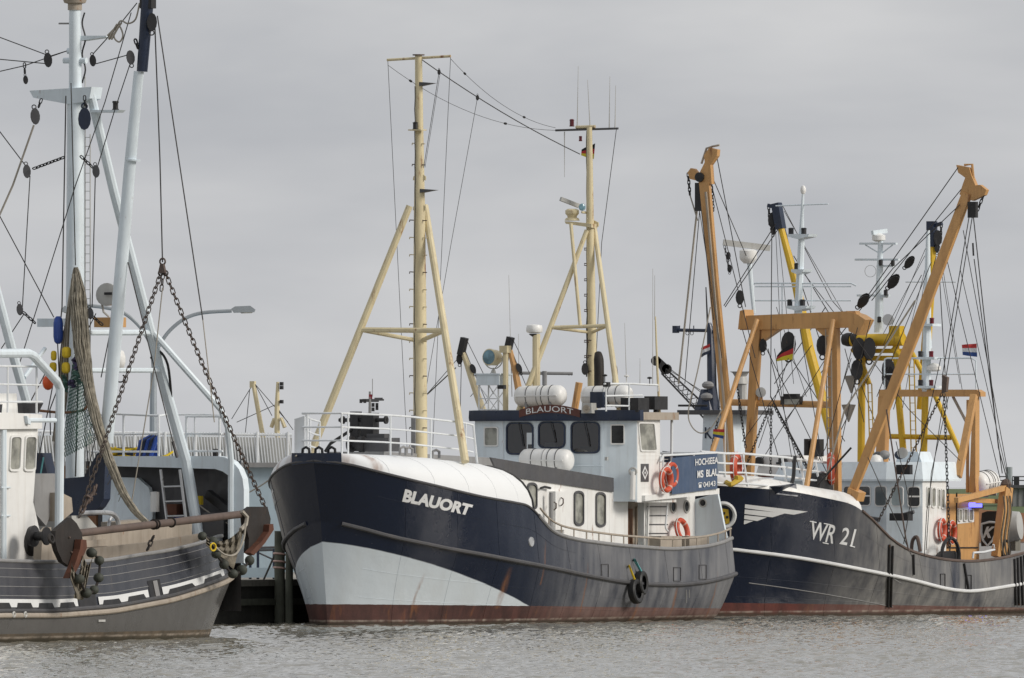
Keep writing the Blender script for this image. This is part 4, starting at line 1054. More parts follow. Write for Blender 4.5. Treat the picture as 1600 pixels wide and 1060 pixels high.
# serifs of the number
for x0, y0, x1, y1 in ((1265, 814.5, 1275, 816.5), (1287, 818, 1297, 820), (1285, 848, 1294, 850), (1327, 853, 1335, 855)):
    MB().tube([hb(x0, y0), hb(x1, y1)], .016, 4).build('serif', M_let, oB)
hullB.seams(oB, M_hullB, -1, (.05, .12, .19, .26, .33, .40, .47, .54, .61), ((4, .02, .8), (7, .02, .8), (14, .02, .3)))
# wing flash
for (xl0, yl0, xl1, yl1, xr0, xr1, s_) in ((1164, 788, 1163.5, 794, 1262, 1240, 11.5), (1163.5, 796, 1163, 803, 1227, 1207, 6), (1163, 805, 1162.5, 811, 1198, 1183, 3.5), (1162.5, 813, 1162, 818.5, 1177, 1163, 1)):
    q_ = quad((xl1, yl1), (xr1, yl1 + s_ * .9), (xl0, yl0), (xr0, yl0 + s_))
    MB().grid([[hb(*q_(i / 8, j / 2)) for i in range(9)] for j in range(3)]).build('wing_stripe', M_let, oB, smooth=60)
# round emblem on the bow
ec = (1129.5, 805); er = 19
ring_ = [hb(ec[0] + er * math.cos(a) * .96, ec[1] + er * math.sin(a)) for a in np.linspace(0, 2 * math.pi, 30, endpoint=False)]
ok = [p for p in ring_ if p]
MB().tube(ok, .055, 6, closed=True).build('emblem_ring', M_let, oB)
q_ = quad((1126, 820), (1140, 818), (1124, 794), (1138, 796))
MB().grid([[hb(*q_(i / 4, j / 4)) for i in range(5)] for j in range(5)]).build('emblem_shield', M_gold, oB, smooth=60)
for px_, py_, w_ in ((1130, 800, 3), (1134, 806, 4), (1129, 812, 4)):
    q_ = quad((px_, py_ + 4), (px_ + w_, py_ + 4), (px_, py_), (px_ + w_, py_)); MB().grid([[hb(*q_(i, j), .02) for i in (0, 1)] for j in (0, 1)]).build('emblem_mark', M_black, oB)
# fender bars and scupper plates on the side
for x0, y0, x1, y1 in ((1389, 849, 1386, 948), (1394, 851, 1391, 948), (1426, 866, 1427, 898), (1505, 880, 1512, 920), (1584, 872, 1586, 945), (1589, 870, 1591, 945), (1594, 868, 1597, 945), (1599, 866, 1602, 945)):
    pts = [hb(x0 + (x1 - x0) * t, y0 + (y1 - y0) * t, .03) for t in np.linspace(.02, 1, 8)]
    pts = [p for p in pts if p]
    MB().tube(pts, .03, 6).build('fender_bar', M_black, oB)
for x0, y0, x1, y1 in ((1469, 897, 1476, 919), (1508, 899, 1517, 921)):
    P_ = [hb(x, y, .012) for x, y in ((x0, y0), (x1, y0), (x1, y1), (x0, y1))]
    MB().tube(P_, .014, 5, closed=True).build('freeing_port', M_black, oB)
tube(oB, 'weld_seam', M_grey, [hb(1170 + i * 25, 911 + i * 3.1 + .12 * i * i, .004) for i in range(10)], .012, 5)
# whaleback
def crownB(S):
    u, b = hullB.ub(2, S * .93); bc = np.maximum(b - .7 * np.clip(S / .06, 0, 1), 0)
    X = B.O.x + B.a.x * u - B.b.x * bc; Yd = B.O.y + B.a.y * u - B.b.y * bc; px = 800 + F * X / Yd
    py = np.interp(px, [1090, 1124, 1170, 1210, 1240, 1290, 1330, 1346], [741, 742, 744, 752, 758, 766, 772, 784])
    return u, bc, CAMH - (py - HY) * Yd / F
Sw = np.linspace(0, sE, 40); u0, b0 = hullB.ub(2, Sw); z0 = hullB.zat(2, Sw); u1, b1, z1 = crownB(Sw)
rows = []
for i in range(len(Sw)):
    row = []
    for k in range(8):
        a = math.pi / 2 * k / 7; c_, s_ = math.cos(a), math.sin(a)
        row.append((u1[i] + (u0[i] - u1[i]) * c_, -(b1[i] + (b0[i] - .02 - b1[i]) * c_), z0[i] + .01 + (z1[i] - z0[i]) * s_))
    rows.append(row + [(p[0], -p[1], p[2]) for p in row[::-1]])
wbB = MB().grid(rows).build('whaleback', M_whiter, rootB, smooth=60)
MB().add([*rows[-1]], [tuple(range(16))]).build('aft_bulkhead', M_pale, wbB, smooth=0)
MB().prism([hb(1212, 772, .02), hb(1246, 776, .02), B.P(1244, 756, hb(1240, 776), (0, 1, 0)), B.P(1222, 760, hb(1240, 776), (0, 1, 0))], (0, .5, 0)).build('hawse_plate', M_navy, wbB)
p = B.P(1250, 752, hb(1240, 776), (0, 1, 0))
MB().tube(spline([p + Vector((-.15, .2, -.15)), p + Vector((0, .2, .1)), p + Vector((.05, .2, .45)), p + Vector((.1, .2, .65))], 4), .05, 6).build('anchor_shank', M_black, wbB)
p = B.W(1293, 772, -1.9)
MB().prism([p + Vector((-.5, 0, 0)), p + Vector((.35, 0, 0)), p + Vector((.2, 0, .5)), p + Vector((-.2, 0, .55)), p + Vector((-.4, 0, .3))], (0, .5, 0)).build('winch', M_black, wbB)
# bow rails
wr = -1.75
pr = [(1095, 706), (1135, 709), (1160, 709), (1228, 715), (1262, 720), (1308, 725)]
L0 = [B.W(x, y, wr) for x, y in pr]
def drop(dz): return [p - Vector((0, 0, dz)) for p in L0]
posts = [(B.W(x + 8, y, wr), B.W(x, y2, wr)) for x, y, y2 in ((1160, 760, 709), (1222, 764, 715), (1250, 768, 718), (1274, 768, 722))]
posts += [(B.W(1100, 745, wr), B.W(1098, 706, wr)), (B.W(1133, 746, wr), B.W(1130, 708, wr))]
brB = railing(rootB, 'bow_railing', [L0, drop(.26), drop(.5), drop(.78)], posts, M_rail, .032, .032)
L1 = [Vector((p.x + .3, -p.y, p.z + .02)) for p in L0[1:-1]]
for dz in (0, .3, .58): tube(brB, 'rail', M_rail, [p - Vector((0, 0, dz)) for p in L1], .026, 6)
for p in L1: tube(brB, 'post', M_rail, [p, p - Vector((0, 0, .95))], .024, 6)
# ---- gantry
ug = B.W(1300, 760, -1.6).x - .2
def G(x, y, d=0): return B.U(x, y, ug + d)
bm = MB().prism([G(1155, 494), G(1336, 486), G(1342, 500), G(1336, 512), G(1156, 516)], (.25, 0, 0)).build('gantry', M_orange, rootB, smooth=0)
MB().prism([G(1173, 512, .02), G(1187, 512, .02), G(1182, 590, .02), G(1172, 760, .02), G(1161, 760, .02), G(1170, 590, .02)], (.2, 0, 0)).build('gantry_leg', M_orange, bm, smooth=0)
MB().prism([G(1291, 508, .02), G(1307, 507, .02), G(1310, 780, .02), G(1298, 780, .02)], (.2, 0, 0)).build('gantry_leg', M_orange, bm, smooth=0)
MB().prism([G(1190, 512, .05), G(1222, 512, .05), G(1189, 535, .05)], (.2, 0, 0)).build('gusset', M_orange, bm, smooth=0)
MB().prism([G(1270, 510, .05), G(1291, 509, .05), G(1291, 530, .05)], (.2, 0, 0)).build('gusset', M_orange, bm, smooth=0)
MB().tube([G(1142, 629, .2), G(1308, 633, .2)], .09, 10).build('crossbar', M_orange, bm)
MB().tube([G(1183, 500, -.1), G(1113, 706, -2.2)], [.065, .075], 10).build('strut', M_orange, bm)
MB().tube([G(1302, 500, -.1), G(1260, 762, -2.0)], [.065, .075], 10).build('strut', M_orange, bm)
MB().prism([G(1156, 486, -.05), G(1163, 484, -.05), G(1166, 514, -.05), G(1153, 515, -.05)], (.5, 0, 0)).build('block_bracket', M_orange, bm, smooth=0)
MB().prism([G(1322, 486, -.05), G(1340, 492, -.05), G(1352, 500, -.05), G(1340, 524, -.05), G(1326, 518, -.05)], (.5, 0, 0)).build('block_bracket', M_orange, bm, smooth=0)
MB().box(G(1237, 626, .0), (.3, .52, .22)).box(G(1237, 618, .05), (.2, .4, .08)).build('floodlight', M_black, bm)
MB().box(G(1237, 628, -.16), (.02, .44, .14)).build('floodlight_glass', M_glassl, bm)
tube(bm, 'floodlight_stem', M_orange, [G(1189, 629, .2), G(1189, 618, .2)], .05, 8)
MB().lathe(G(1189, 614, .1), (-.8, -.4, .1), [(-.1, .05), (0, .12), (.1, .14), (.12, .1)], 12).build('searchlight', M_ltgrey, bm)
ldx = [1290, 1298]
for x in ldx: tube(bm, 'ladder_stile', M_beige, [G(x, 515, -.1), G(x + 4, 770, -.1)], .02, 5)
for y in range(525, 765, 16): tube(bm, 'ladder_rung', M_beige, [G(1290 + (y - 515) * .016, y, -.1), G(1298 + (y - 515) * .016, y, -.1)], .014, 5)
# hanging blocks and the bell-shaped block under the beam
for x, y, s_ in ((1232, 538, .62), (1192, 540, .34), (1285, 540, .5)): block(bm, G(x, y, .1), (0, 0, 1), s_)
# ---- derrick booms
def boom(fr, parent, pts, w, mat, up=(0, 0, 1)):
    mb = MB(); mb.tube(pts, w, 10); return mb.build('derrick_boom', mat, parent)
uL = ug - .7
def K(x, y, d=0): return B.U(x, y, uL + d)
b1 = MB().prism([K(1092, 285), K(1107, 285), K(1120, 440), K(1141, 650), K(1146, 745), K(1134, 745), K(1127, 650), K(1107, 440)], (.13, 0, 0)).build('derrick_boom', M_orange, rootB, smooth=0)
MB().bar(K(1103, 300, -.03), K(1139, 720, -.03), .05, .06).build('boom_rib', M_beige, b1)
MB().prism([K(1091, 288, .02), K(1094, 268, .02), K(1101, 254, .02), K(1100, 243, .02), K(1108, 231, .02), K(1121, 234, .02), K(1120, 244, .02), K(1110, 258, .02), K(1112, 288, .02)], (.16, 0, 0)).build('boom_head', M_orange, b1, smooth=0)
MB().prism([K(1074, 270, .04), K(1079, 263, .04), K(1085, 264, .04), K(1094, 275, .04), K(1094, 284, .04), K(1078, 280, .04)], (.12, 0, 0)).build('head_horn', M_orange, b1, smooth=0)
tube(b1, 'guard_bar', M_beige, [K(1096, 256, .1), K(1104, 232, .1), K(1114, 229, .1), K(1124, 227, .1)], .03, 6)
MB().lathe(K(1092, 277, -.05), (1, 0, 0), [(0, .13), (.3, .13)], 12).build('head_sheave', M_black, b1)
chain(b1, K(1075, 271, .1), K(1078, 305, .1), .13, .016, M_black)
tube(b1, 'wire', M_wirel, [K(1078, 305, .1), K(1085, 328, .1), K(1090, 345, .1)], .02, 5)
MB().box(K(1093, 308, .1), (.16, .2, .75)).build('strop_block', M_black, b1)
b2 = MB().prism([K(1503, 300, 1.2), K(1516, 305, 1.2), K(1436, 520, .6), K(1337, 768, 0), K(1326, 764, 0), K(1419, 520, .6)], (.13, 0, 0)).build('derrick_boom', M_orange, rootB, smooth=0)
MB().prism([K(1499, 304, 1.22), K(1505, 286, 1.22), K(1508, 278, 1.22), K(1497, 270, 1.22), K(1494, 258, 1.22), K(1514, 262, 1.22), K(1518, 275, 1.22), K(1524, 290, 1.22), K(1531, 289, 1.22), K(1541, 297, 1.22), K(1538, 305, 1.22), K(1519, 314, 1.22)], (.16, 0, 0)).build('boom_head', M_orange, b2, smooth=0)
tube(b2, 'guard_bar', M_orange, [K(1522, 288, 1.3), K(1519, 257, 1.3), K(1507, 258, 1.3)], .035, 6)
MB().box(K(1520, 328, 1.15), (.14, .24, .42)).build('strop_block', M_black, b2)
chain(b2, K(1539, 300, 1.3), K(1527, 330, 1.3), .13, .016, M_black)
MB().prism([K(1325, 762, -.1), K(1342, 770, -.1), K(1338, 784, -.1), K(1322, 778, -.1)], (.4, 0, 0)).build('boom_heel', M_orange, b2, smooth=0)
MB().prism([K(1134, 742, -.1), K(1152, 742, -.1), K(1152, 756, -.1), K(1134, 756, -.1)], (.4, 0, 0)).build('boom_heel', M_orange, b1, smooth=0)
# ---- wires
def wB(parent, pts, r=.012, mat=None, du=0, n='wire'):
    return tube(parent, n, mat or M_wire, [K(x, y, du) for x, y in pts], r, 5)
for pts, r_, du, m_ in [
    ([(1092, 300), (1060, 600)], .028, .2, M_wirel), ([(1094, 320), (1070, 600)], .012, .25, None),
    ([(1120, 245), (1165, 480)], .013, .2, None), ([(1110, 270), (1166, 400)], .012, .2, None), ([(1112, 290), (1180, 560)], .012, .25, None),
    ([(1095, 322), (1115, 500)], .012, -.1, None), ([(1093, 330), (1128, 560)], .01, -.1, None),
    ([(1131, 478), (1212, 350)], .013, 2.5, None), ([(1133, 480), (1218, 355)], .013, 2.5, None),
    ([(1206, 360), (1204, 620)], .013, .5, None), ([(1204, 620), (1265, 735)], .02, .5, None),
    ([(1497, 262), (1345, 478)], .014, 1.0, None), ([(1502, 296), (1430, 385), (1362, 470)], .013, 1.0, None), ([(1500, 320), (1395, 420), (1300, 540)], .013, 1.1, None),
    ([(1519, 340), (1478, 590)], .013, 1.2, None), ([(1514, 340), (1472, 590)], .013, 1.2, None),
    ([(1521, 340), (1560, 700), (1573, 748)], .015, 1.4, None), ([(1522, 405), (1566, 740)], .014, 1.5, None), ([(1505, 360), (1575, 740)], .011, 1.5, None), ([(1478, 400), (1562, 745)], .011, 1.5, None),
    ([(1520, 380), (1521, 400)], .025, 1.5, M_black),
    ([(1340, 512), (1290, 700), (1255, 760)], .011, .4, None), ([(1360, 500), (1330, 620), (1300, 760)], .011, .5, None), ([(1430, 470), (1320, 640), (1290, 750)], .026, .0, M_wirel),
    ([(1330, 700), (1262, 775)], .03, -.3, M_black), ([(1160, 515), (1222, 735)], .012, .3, None), ([(1200, 545), (1250, 740)], .012, .3, None), ([(1195, 540), (1300, 755)], .012, .2, None), ([(1232, 560), (1185, 700)], .010, .4, None),
    ([(1268, 540), (1160, 690)], .011, .5, None), ([(1300, 545), (1190, 720)], .011, .5, None), ([(1250, 515), (1285, 720)], .011, .4, None), ([(1210, 545), (1240, 735)], .010, .5, None),
    ([(1356, 715), (1425, 870)], .012, -.5, None), ([(1385, 640), (1415, 840), (1420, 862)], .022, -.6, M_rusty), ([(1470, 560), (1430, 740), (1412, 850)], .012, -.5, None), ([(1475, 620), (1448, 800), (1444, 870)], .011, -.6, None), ([(1482, 620), (1455, 740), (1447, 860)], .011, -.6, None), ([(1400, 690), (1425, 800)], .011, -.6, None),
    ([(1500, 420), (1580, 770)], .010, 1.6, None), ([(1463, 400), (1396, 640)], .011, 1.4, None), ([(1455, 410), (1370, 620)], .011, 1.4, None), ([(1440, 430), (1352, 600)], .011, 1.4, None), ([(1213, 480), (1260, 620)], .009, 1.4, None), ([(1330, 520), (1420, 640), (1500, 720)], .011, 1.4, None)]:
    wB(b1 if pts[0][0] < 1300 else b2, pts, r_, m_, du)
for x, y, s_, dd in ((1421, 410, .34, (.6, 0, .6)), (1396, 440, .40, (.6, 0, .6)), (1349, 470, .40, (.6, 0, .6))): block(b2, K(x, y, 1.0), (0, -.6, .6), s_)
for x, y, s_ in ((1156, 465, .36), (1140, 420, .2), (1138, 400, .2)): block(b1, K(x, y, .3), (0, 0, 1), s_)
for p, q_, par in (((1132, 384), (1140, 425), b1), ((1110, 262), (1115, 330), b1)): chain(par, K(*p, .25), K(*q_, .25), .11, .011, M_black)
# tackle over the work deck: hanging chains
cr = MB().prism([K(1472, 586, -.4), K(1480, 590, -.4), K(1478, 612, -.4), K(1471, 614, -.4)], (.12, 0, 0)).build('tackle_block', M_rusty, b2)
chain(b2, K(1475, 615, -.4), K(1484, 860, -.4), .125, .011, M_black)
chain(b2, K(1472, 615, -.4), K(1372, 815, -.4), .12, .011, M_chain)
chain(b1, K(1203, 635, .5), K(1157, 750, .5), .11, .010, M_black); chain(b1, K(1205, 635, .5), K(1204, 745, .5), .11, .010, M_black); chain(b1, K(1208, 632, .5), K(1262, 735, .5), .11, .010, M_black)
chain(b1, K(1150, 590, .3), K(1165, 700, .3), .11, .011, M_black); chain(b1, K(1122, 655, .3), K(1111, 705, .3), .11, .011, M_black)
tube(b1, 'slack_rope', M_wirel, spline([K(1128, 640, -.4), K(1112, 668, -.4), K(1095, 677, -.4), K(1080, 665, -.4), K(1076, 640, -.4), K(1090, 580, -.4), K(1110, 480, -.4)], 5), .018, 5)
# ---- wheelhouse
wB_ = 2.2
uf = B.W(1441, 800, -wB_).x
zb_, zt = 1.2, B.W(1441, 752, -wB_).z
ub_ = B.W(1478, 800, -wB_).x
fr = [(uf, -wB_), (uf - .35, -1.3), (uf - .35, 1.3), (uf, wB_)]
plB = fr + [(ub_, wB_), (ub_, -wB_)]; k_ = len(plB); mb = MB()
mb.add([(x, y, zb_) for x, y in plB] + [(x, y, zt) for x, y in plB], [tuple(range(k_))[::-1], tuple(range(k_, 2 * k_))] + [(i, (i + 1) % k_, k_ + (i + 1) % k_, k_ + i) for i in range(k_) if i not in (1, 4)])
wh = mb.build('wheelhouse', M_pale, rootB, smooth=0)  # front carries its bluish shade as paint, sunlit side plated in white
C0 = Vector((uf - .35, 0, 0)); WINB = ((1318, 759, 1336, 791), (1341, 759, 1361, 791), (1367, 759, 1386, 792), (1392, 760, 1412, 792))
holed_wall(wh, 'front_plate', M_pale, [(uf - .35, 1.3, zb_), (uf - .35, -1.3, zb_), (uf - .35, -1.3, zt), (uf - .35, 1.3, zt)], [l for l in (pxloop(B, bx, C0, (-1, 0, 0), 5) for bx in WINB) if max(abs(p.y) for p in l) < 1.27])
holed_wall(wh, 'rear_plate', M_wood, [(ub_, -wB_, zb_), (ub_, wB_, zb_), (ub_, wB_, zt), (ub_, -wB_, zt)], [[(ub_, y0, zt - .85), (ub_, y1, zt - .85), (ub_, y1, zt - .35), (ub_, y0, zt - .35)] for y0, y1 in ((-1.7, -1.2), (.6, 1.2))])
MB().box((uf + .3, 0, zt - 1.1), (.5, 2.4, .5)).build('console', M_black, wh)
MB().prism([(uf + .01, -wB_ - .006, zb_), (ub_, -wB_ - .006, zb_), (ub_, -wB_ - .006, zt), (uf + .01, -wB_ - .006, zt)], (0, .05, 0)).build('side_plating', M_whiter, wh, smooth=0)
for bx in WINB: winpx(wh, B, bx, C0, (-1, 0, 0), M_white, M_clear, 5, fw=.03)
winpx(wh, B, (1418, 760, 1438, 793), (uf, -wB_, 0), (-.93, -.36, 0), M_white, M_glass, 5, fw=.03)
for y, x0, x1, pl in ((775, 1342, 1361, (C0, (-1, 0, 0))), (776, 1419, 1438, ((uf, -wB_, 0), (-.93, -.36, 0)))): MB().tube([B.P(x0, y, *pl) + Vector((-.03, 0, 0)), B.P(x1, y, *pl) + Vector((-.03, 0, 0))], .03, 4).build('window_bar', M_white, wh)
for bx in ((1447, 760, 1453, 793), (1455, 761, 1461, 794), (1465, 763, 1468, 794), (1470, 763, 1475, 796)): winpx(wh, B, bx, (0, -wB_ - .006, 0), (0, -1, 0), M_white, M_glassl, 2.5, fw=.04)
rp = [(x - .12, y * 1.04) for x, y in fr] + [(ub_ + .7, wB_ * 1.04), (ub_ + .7, -wB_ * 1.04)]
zr = B.U(1380, 722, uf).z
mb = MB(); n_ = len(rp)
lo = [(x, y, zt) for x, y in rp]; mi_ = [(x, y, zt + .05) for x, y in rp]; hi = [(x + (.22 if i < 4 else -.05), y * .93, zr) for i, (x, y) in enumerate(rp)]
mb.add(lo + mi_ + hi, [tuple(range(n_))[::-1], tuple(range(2 * n_, 3 * n_))] + [(r * n_ + i, r * n_ + (i + 1) % n_, (r + 1) * n_ + (i + 1) % n_, (r + 1) * n_ + i) for r in (0, 1) for i in range(n_)])
rfB = mb.build('wheelhouse_roof', M_pale, rootB, smooth=0)
def Rf(x, y, d=.6): return B.U(x, y, uf + d)
MB().box(B.U(1413, 734, uf - .55), (.16, .42, .26)).box(B.U(1413, 734, uf - .64), (.02, .34, .18)).build('floodlight', M_black, rfB)
MB().prism([Rf(1400, 722, 1.2), Rf(1440, 722, 1.2), Rf(1434, 706, 1.2), Rf(1404, 706, 1.2)], (.7, 0, 0)).build('vent_casing', M_pale, rfB, smooth=0)
for x, y, m_ in ((1372, 713, M_dkgrey), (1382, 711, M_grey), (1406, 711, M_navy)): MB().ball(Rf(x, y, .5), .15, 12, (1, 1, .85), 0).build('vent_cowl', m_, rfB)
MB().lathe(Rf(1411, 708, .3), (-1, -.2, 0), [(-.2, .06), (0, .14), (.06, .15), (.07, .11)], 14).build('searchlight', M_ltgrey, rfB)
for x, y in ((1447, 742), (1456, 744)): MB().box(Rf(x, y, 1.4), (.2, .16, .22)).build('roof_speaker', M_black, rfB)
MB().ball(Rf(1369, 722, .2), .2, 12, (1, 1, 1)).build('radome', M_white, rfB)
ml = MB().tube([Rf(1178, 490, -1), Rf(1169, 390, -1)], [.05, .07], 8).build('radar_post', M_pale, bm)
MB().lathe(Rf(1169, 412, -1), (0, 0, 1), [(0, .12), (.1, .22), (.16, .24), (.34, .24), (.38, .16)], 12).build('radar_gearbox', M_white, ml)
MB().bar(Rf(1130, 379, -1.4), Rf(1203, 388, -.6), .1, .16).build('radar_scanner', M_ltgrey, ml)
m3 = MB().tube([Rf(1247, 492, 0), Rf(1252, 380, 0), Rf(1253, 340, 0), Rf(1255, 295, 0)], [.11, .09, .05, .03], 8).build('signal_mast', M_pale, bm)
for x, y, hw in ((1246, 368, 16), (1245, 423, 9), (1244, 480, 15)):
    MB().prism([Rf(x - hw, y - 2, -.2), Rf(x + hw + 2, y - 2, -.2), Rf(x + hw, y + 2, -.2), Rf(x, y + 6, -.2), Rf(x - hw, y + 2, -.2)], (.5, 0, 0)).build('light_shelf', M_pale, m3, smooth=0)
    for dx in ((-10, 10) if hw > 10 else (0,)): MB().lathe(Rf(x + dx, y - 2, -.05), (0, 0, 1), [(0, .07), (.13, .07), (.14, .085), (.17, .05)], 10).build('signal_lantern', M_black, m3)
MB().ball(Rf(1255, 297, 0), .08, 10, (1, 1, 1.6)).build('mast_cap', M_white, m3)
tube(m3, 'yard', M_pale, [Rf(1212, 322, 0), Rf(1294, 319, 0)], .018, 6)
railing(bm, 'gantry_railing', [[Rf(1175, 445, -.3), Rf(1180, 443, -.3), Rf(1330, 443, .3), Rf(1338, 447, .3)], [Rf(1175, 470, -.3), Rf(1330, 470, .3)], [Rf(1180, 448, -.3), Rf(1330, 448, .3)]], [(Rf(x, 492, 0), Rf(x, 443, 0)) for x in (1176, 1222, 1268)], M_pale, .022, .016)
# deck details on the wheelhouse front
for x, y, x1, y1 in ((1350, 808, 1374, 812), (1399, 808, 1428, 800)): tube(wh, 'pipe', M_dkgrey, [B.U(x, y, uf - .5), B.U(x1, y1, uf - .5)], .05, 6)
MB().box(B.U(1408, 808, uf - .6), (.3, .55, .2)).build('deck_winch', M_black, wh)
tube(wh, 'hose', M_rusty, spline([B.U(1424, 862, uf - .8), B.U(1426, 845, uf - .8), B.U(1433, 840, uf - .8), B.U(1438, 862, uf - .8)], 5), .05, 6)
# after gantry
uG2 = ub_ + 2.0
def G2(x, y, d=0): return B.U(x, y, uG2 + d)
g2 = MB().prism([G2(1373, 609), G2(1525, 609), G2(1532, 613), G2(1532, 620), G2(1373, 620)], (.3, 0, 0)).build('after_gantry', M_orange, rootB, smooth=0)
for x in (1372, 1520): MB().prism([G2(x, 620, .02), G2(x + (13 if x < 1400 else 4), 620, .02), G2(x + (8 if x < 1400 else 4), 770, .02), G2(x - 6, 770, .02)], (.24, 0, 0)).build('gantry_leg', M_orange, g2, smooth=0)
MB().bar(G2(1522, 618, -.2), G2(1497, 745, -1.4), .17, .17).build('strut', M_orange, g2)
MB().bar(G2(1524, 622, .15), G2(1524, 752, .15), .08, .1).build('strut', M_rusty, g2)
MB().bar(G2(1489, 620, .15), G2(1510, 660, .15), .06, .06).build('brace', M_beige, g2)
for x in (1512, 1513): tube(g2, 'ladder_stile', M_orange, [G2(x, 625, .1), G2(x - 1, 770, .1)], .035, 6)
wht = MB().tube([G2(1447, 612, .1), G2(1449, 470, .1), G2(1450, 360, .1)], [.13, .10, .05], 8).build('signal_mast', M_pale, g2)
for x, y, hw in ((1447, 508, 10), (1446, 560, 14), (1446, 605, 16)):
    MB().prism([G2(x - hw, y - 2, -.2), G2(x + hw, y - 2, -.2), G2(x + hw, y + 2, -.2), G2(x - hw, y + 2, -.2)], (.5, 0, 0)).build('light_shelf', M_pale, wht, smooth=0)
    for dx in (-8, 9): MB().lathe(G2(x + dx, y - 2, -.05), (0, 0, 1), [(0, .06), (.12, .06), (.13, .075), (.16, .05)], 10).build('signal_lantern', M_black if dx < 0 else M_redlamp, wht)
MB().lathe(G2(1459, 578, .1), (0, 0, 1), [(-.05, .1), (0, .2), (.08, .2), (.16, .12), (.18, .02)], 14).build('radar_dome', M_white, wht)
railing(g2, 'gantry_railing', [[G2(1382, 562), G2(1386, 560), G2(1518, 560), G2(1525, 564), G2(1525, 608)], [G2(1382, 585), G2(1525, 585)]], [(G2(1382, 609), G2(1382, 562))], M_pale, .022, .02)
# orange house aft and its davit
ha = ub_ + .2
aw = -2.0
h0 = B.W(1478, 780, aw).x; h1 = B.W(1530, 780, aw).x
aft = MB().prism([(h0, aw, .9), (h1, aw, .9), (h1, aw, B.W(1530, 772, aw).z), (h0, aw, B.W(1478, 772, aw).z)], (0, -2 * aw, 0)).build('after_house', M_orange, rootB, smooth=0)
MB().prism([B.W(1495, 795, aw - .01), B.W(1522, 792, aw - .01), B.W(1522, 816, aw - .01), B.W(1495, 819, aw - .01)], (0, .02, 0)).build('window_surround', M_white, aft, smooth=0)
for bx in ((1497, 795, 1502, 815), (1505, 795, 1511, 815), (1513, 795, 1520, 815)): winpx(aft, B, bx, (0, aw - .02, 0), (0, -1, 0), M_white, M_glassl, 2, fw=.03)
tube(aft, 'trim', M_black, [B.W(1480, 856, aw - .02), B.W(1528, 856, aw - .02)], .02, 5); tube(aft, 'trim', M_black, [B.W(1495, 770, aw - .02), B.W(1495, 872, aw - .02)], .018, 5)
MB().lathe(B.W(1523, 789, aw - .15), (0, 1, 0), [(0, .07), (.2, .07)], 10).box(B.W(1526, 790, aw - .15), (.45, .1, .1)).build('blue_deck_lamp', M_bluelamp, aft)
MB().box(B.W(1528, 793, aw - .1), (.5, .1, .08)).build('lamp_housing', M_rusty, aft)
dv = MB().bar(B.W(1494, 782, -2.6), B.W(1572, 762, -2.6), .13, .14).build('davit', M_orange, rootB, smooth=0)
MB().bar(B.W(1495, 781, -2.45), B.W(1566, 784, -2.3), .12, .12).build('davit_beam', M_orange, dv, smooth=0)
for x0, y0, x1, y1, w_ in ((1570, 762, 1556, 870, .2), (1577, 762, 1567, 870, .14)): MB().bar(B.W(x0, y0, -2.6), B.W(x1, y1, -2.55), w_, .2).build('davit_leg', M_orange, dv, smooth=0)
MB().ball(B.W(1572, 757, -2.6), .16, 8).build('davit_sheave', M_rusty, dv)
for x in (1568, 1573, 1578): tube(dv, 'hanging_rope', M_net, spline([B.W(x, 775, -2.7), B.W(x + 2, 800, -2.7), B.W(x - 3, 840, -2.7), B.W(x, 868, -2.7)], 4), .022, 6)
MB().ring(B.W(1571, 858, -2.6), (0, 1, 0), .22, .06, 14, 6).build('rope_coil', M_shoe, dv)
tube(rootB, 'side_rail', M_rail, [B.W(1520, 873, -2.8), B.W(1521, 864, -2.8), B.W(1537, 863, -2.8), B.W(1554, 859, -2.8), B.W(1552, 851, -2.8)], .03, 6)
MB().lathe(B.W(1519, 742, -1.2), (.5, -.8, 0), [(0, .36), (.06, .36)], 18).build('drum_flange', M_orange, aft)
MB().ring(B.W(1485, 870, -2.7), (0, 1, 0), .5, .05, 20, 6).prism([B.W(1470, 876, -2.6), B.W(1472, 868, -2.6), B.W(1478, 862, -2.6), B.W(1492, 861, -2.6), B.W(1500, 868, -2.6), B.W(1502, 876, -2.6)], (0, .2, 0)).build('trawl_shoe', M_black, rootB)
# the black shield plate with the letter and the tender-like drum behind it
us = B.W(1545, 850, -1.2).x
def Sh(x, y, d=0): return B.U(x, y, us + d)
sh = MB().prism([Sh(1534, 802), Sh(1542, 799), Sh(1560, 799), Sh(1558, 850), Sh(1553, 853), Sh(1533, 854), Sh(1532, 830)], (.1, 0, 0)).build('net_drum_cover', M_black, rootB, smooth=0)
shp = [(1534, 819), (1546, 816), (1558, 817), (1557, 830), (1551, 844), (1543, 853), (1536, 845), (1533, 832)]
MB().tube([Sh(x, y, -.02) for x, y in shp], .035, 5, closed=True).build('shield_outline', M_let, sh)
qk = quad((1535, 841), (1551, 841), (1538, 823), (1555, 823)); lettering('K', lambda x, y: Sh(*qk(x, y), -.02), M_let, sh, .25, .05, 'letter')
MB().lathe(B.U(1566, 824, us + .5), (.25, -1, .1), [(0, .42), (.1, .45), (.5, .38), (.52, .15)], 20).build('net_drum', M_ltgrey, rootB)
MB().box(B.W(1583, 838, -1.6), (.3, .3, .8)).build('bollard_post', M_conc, rootB)
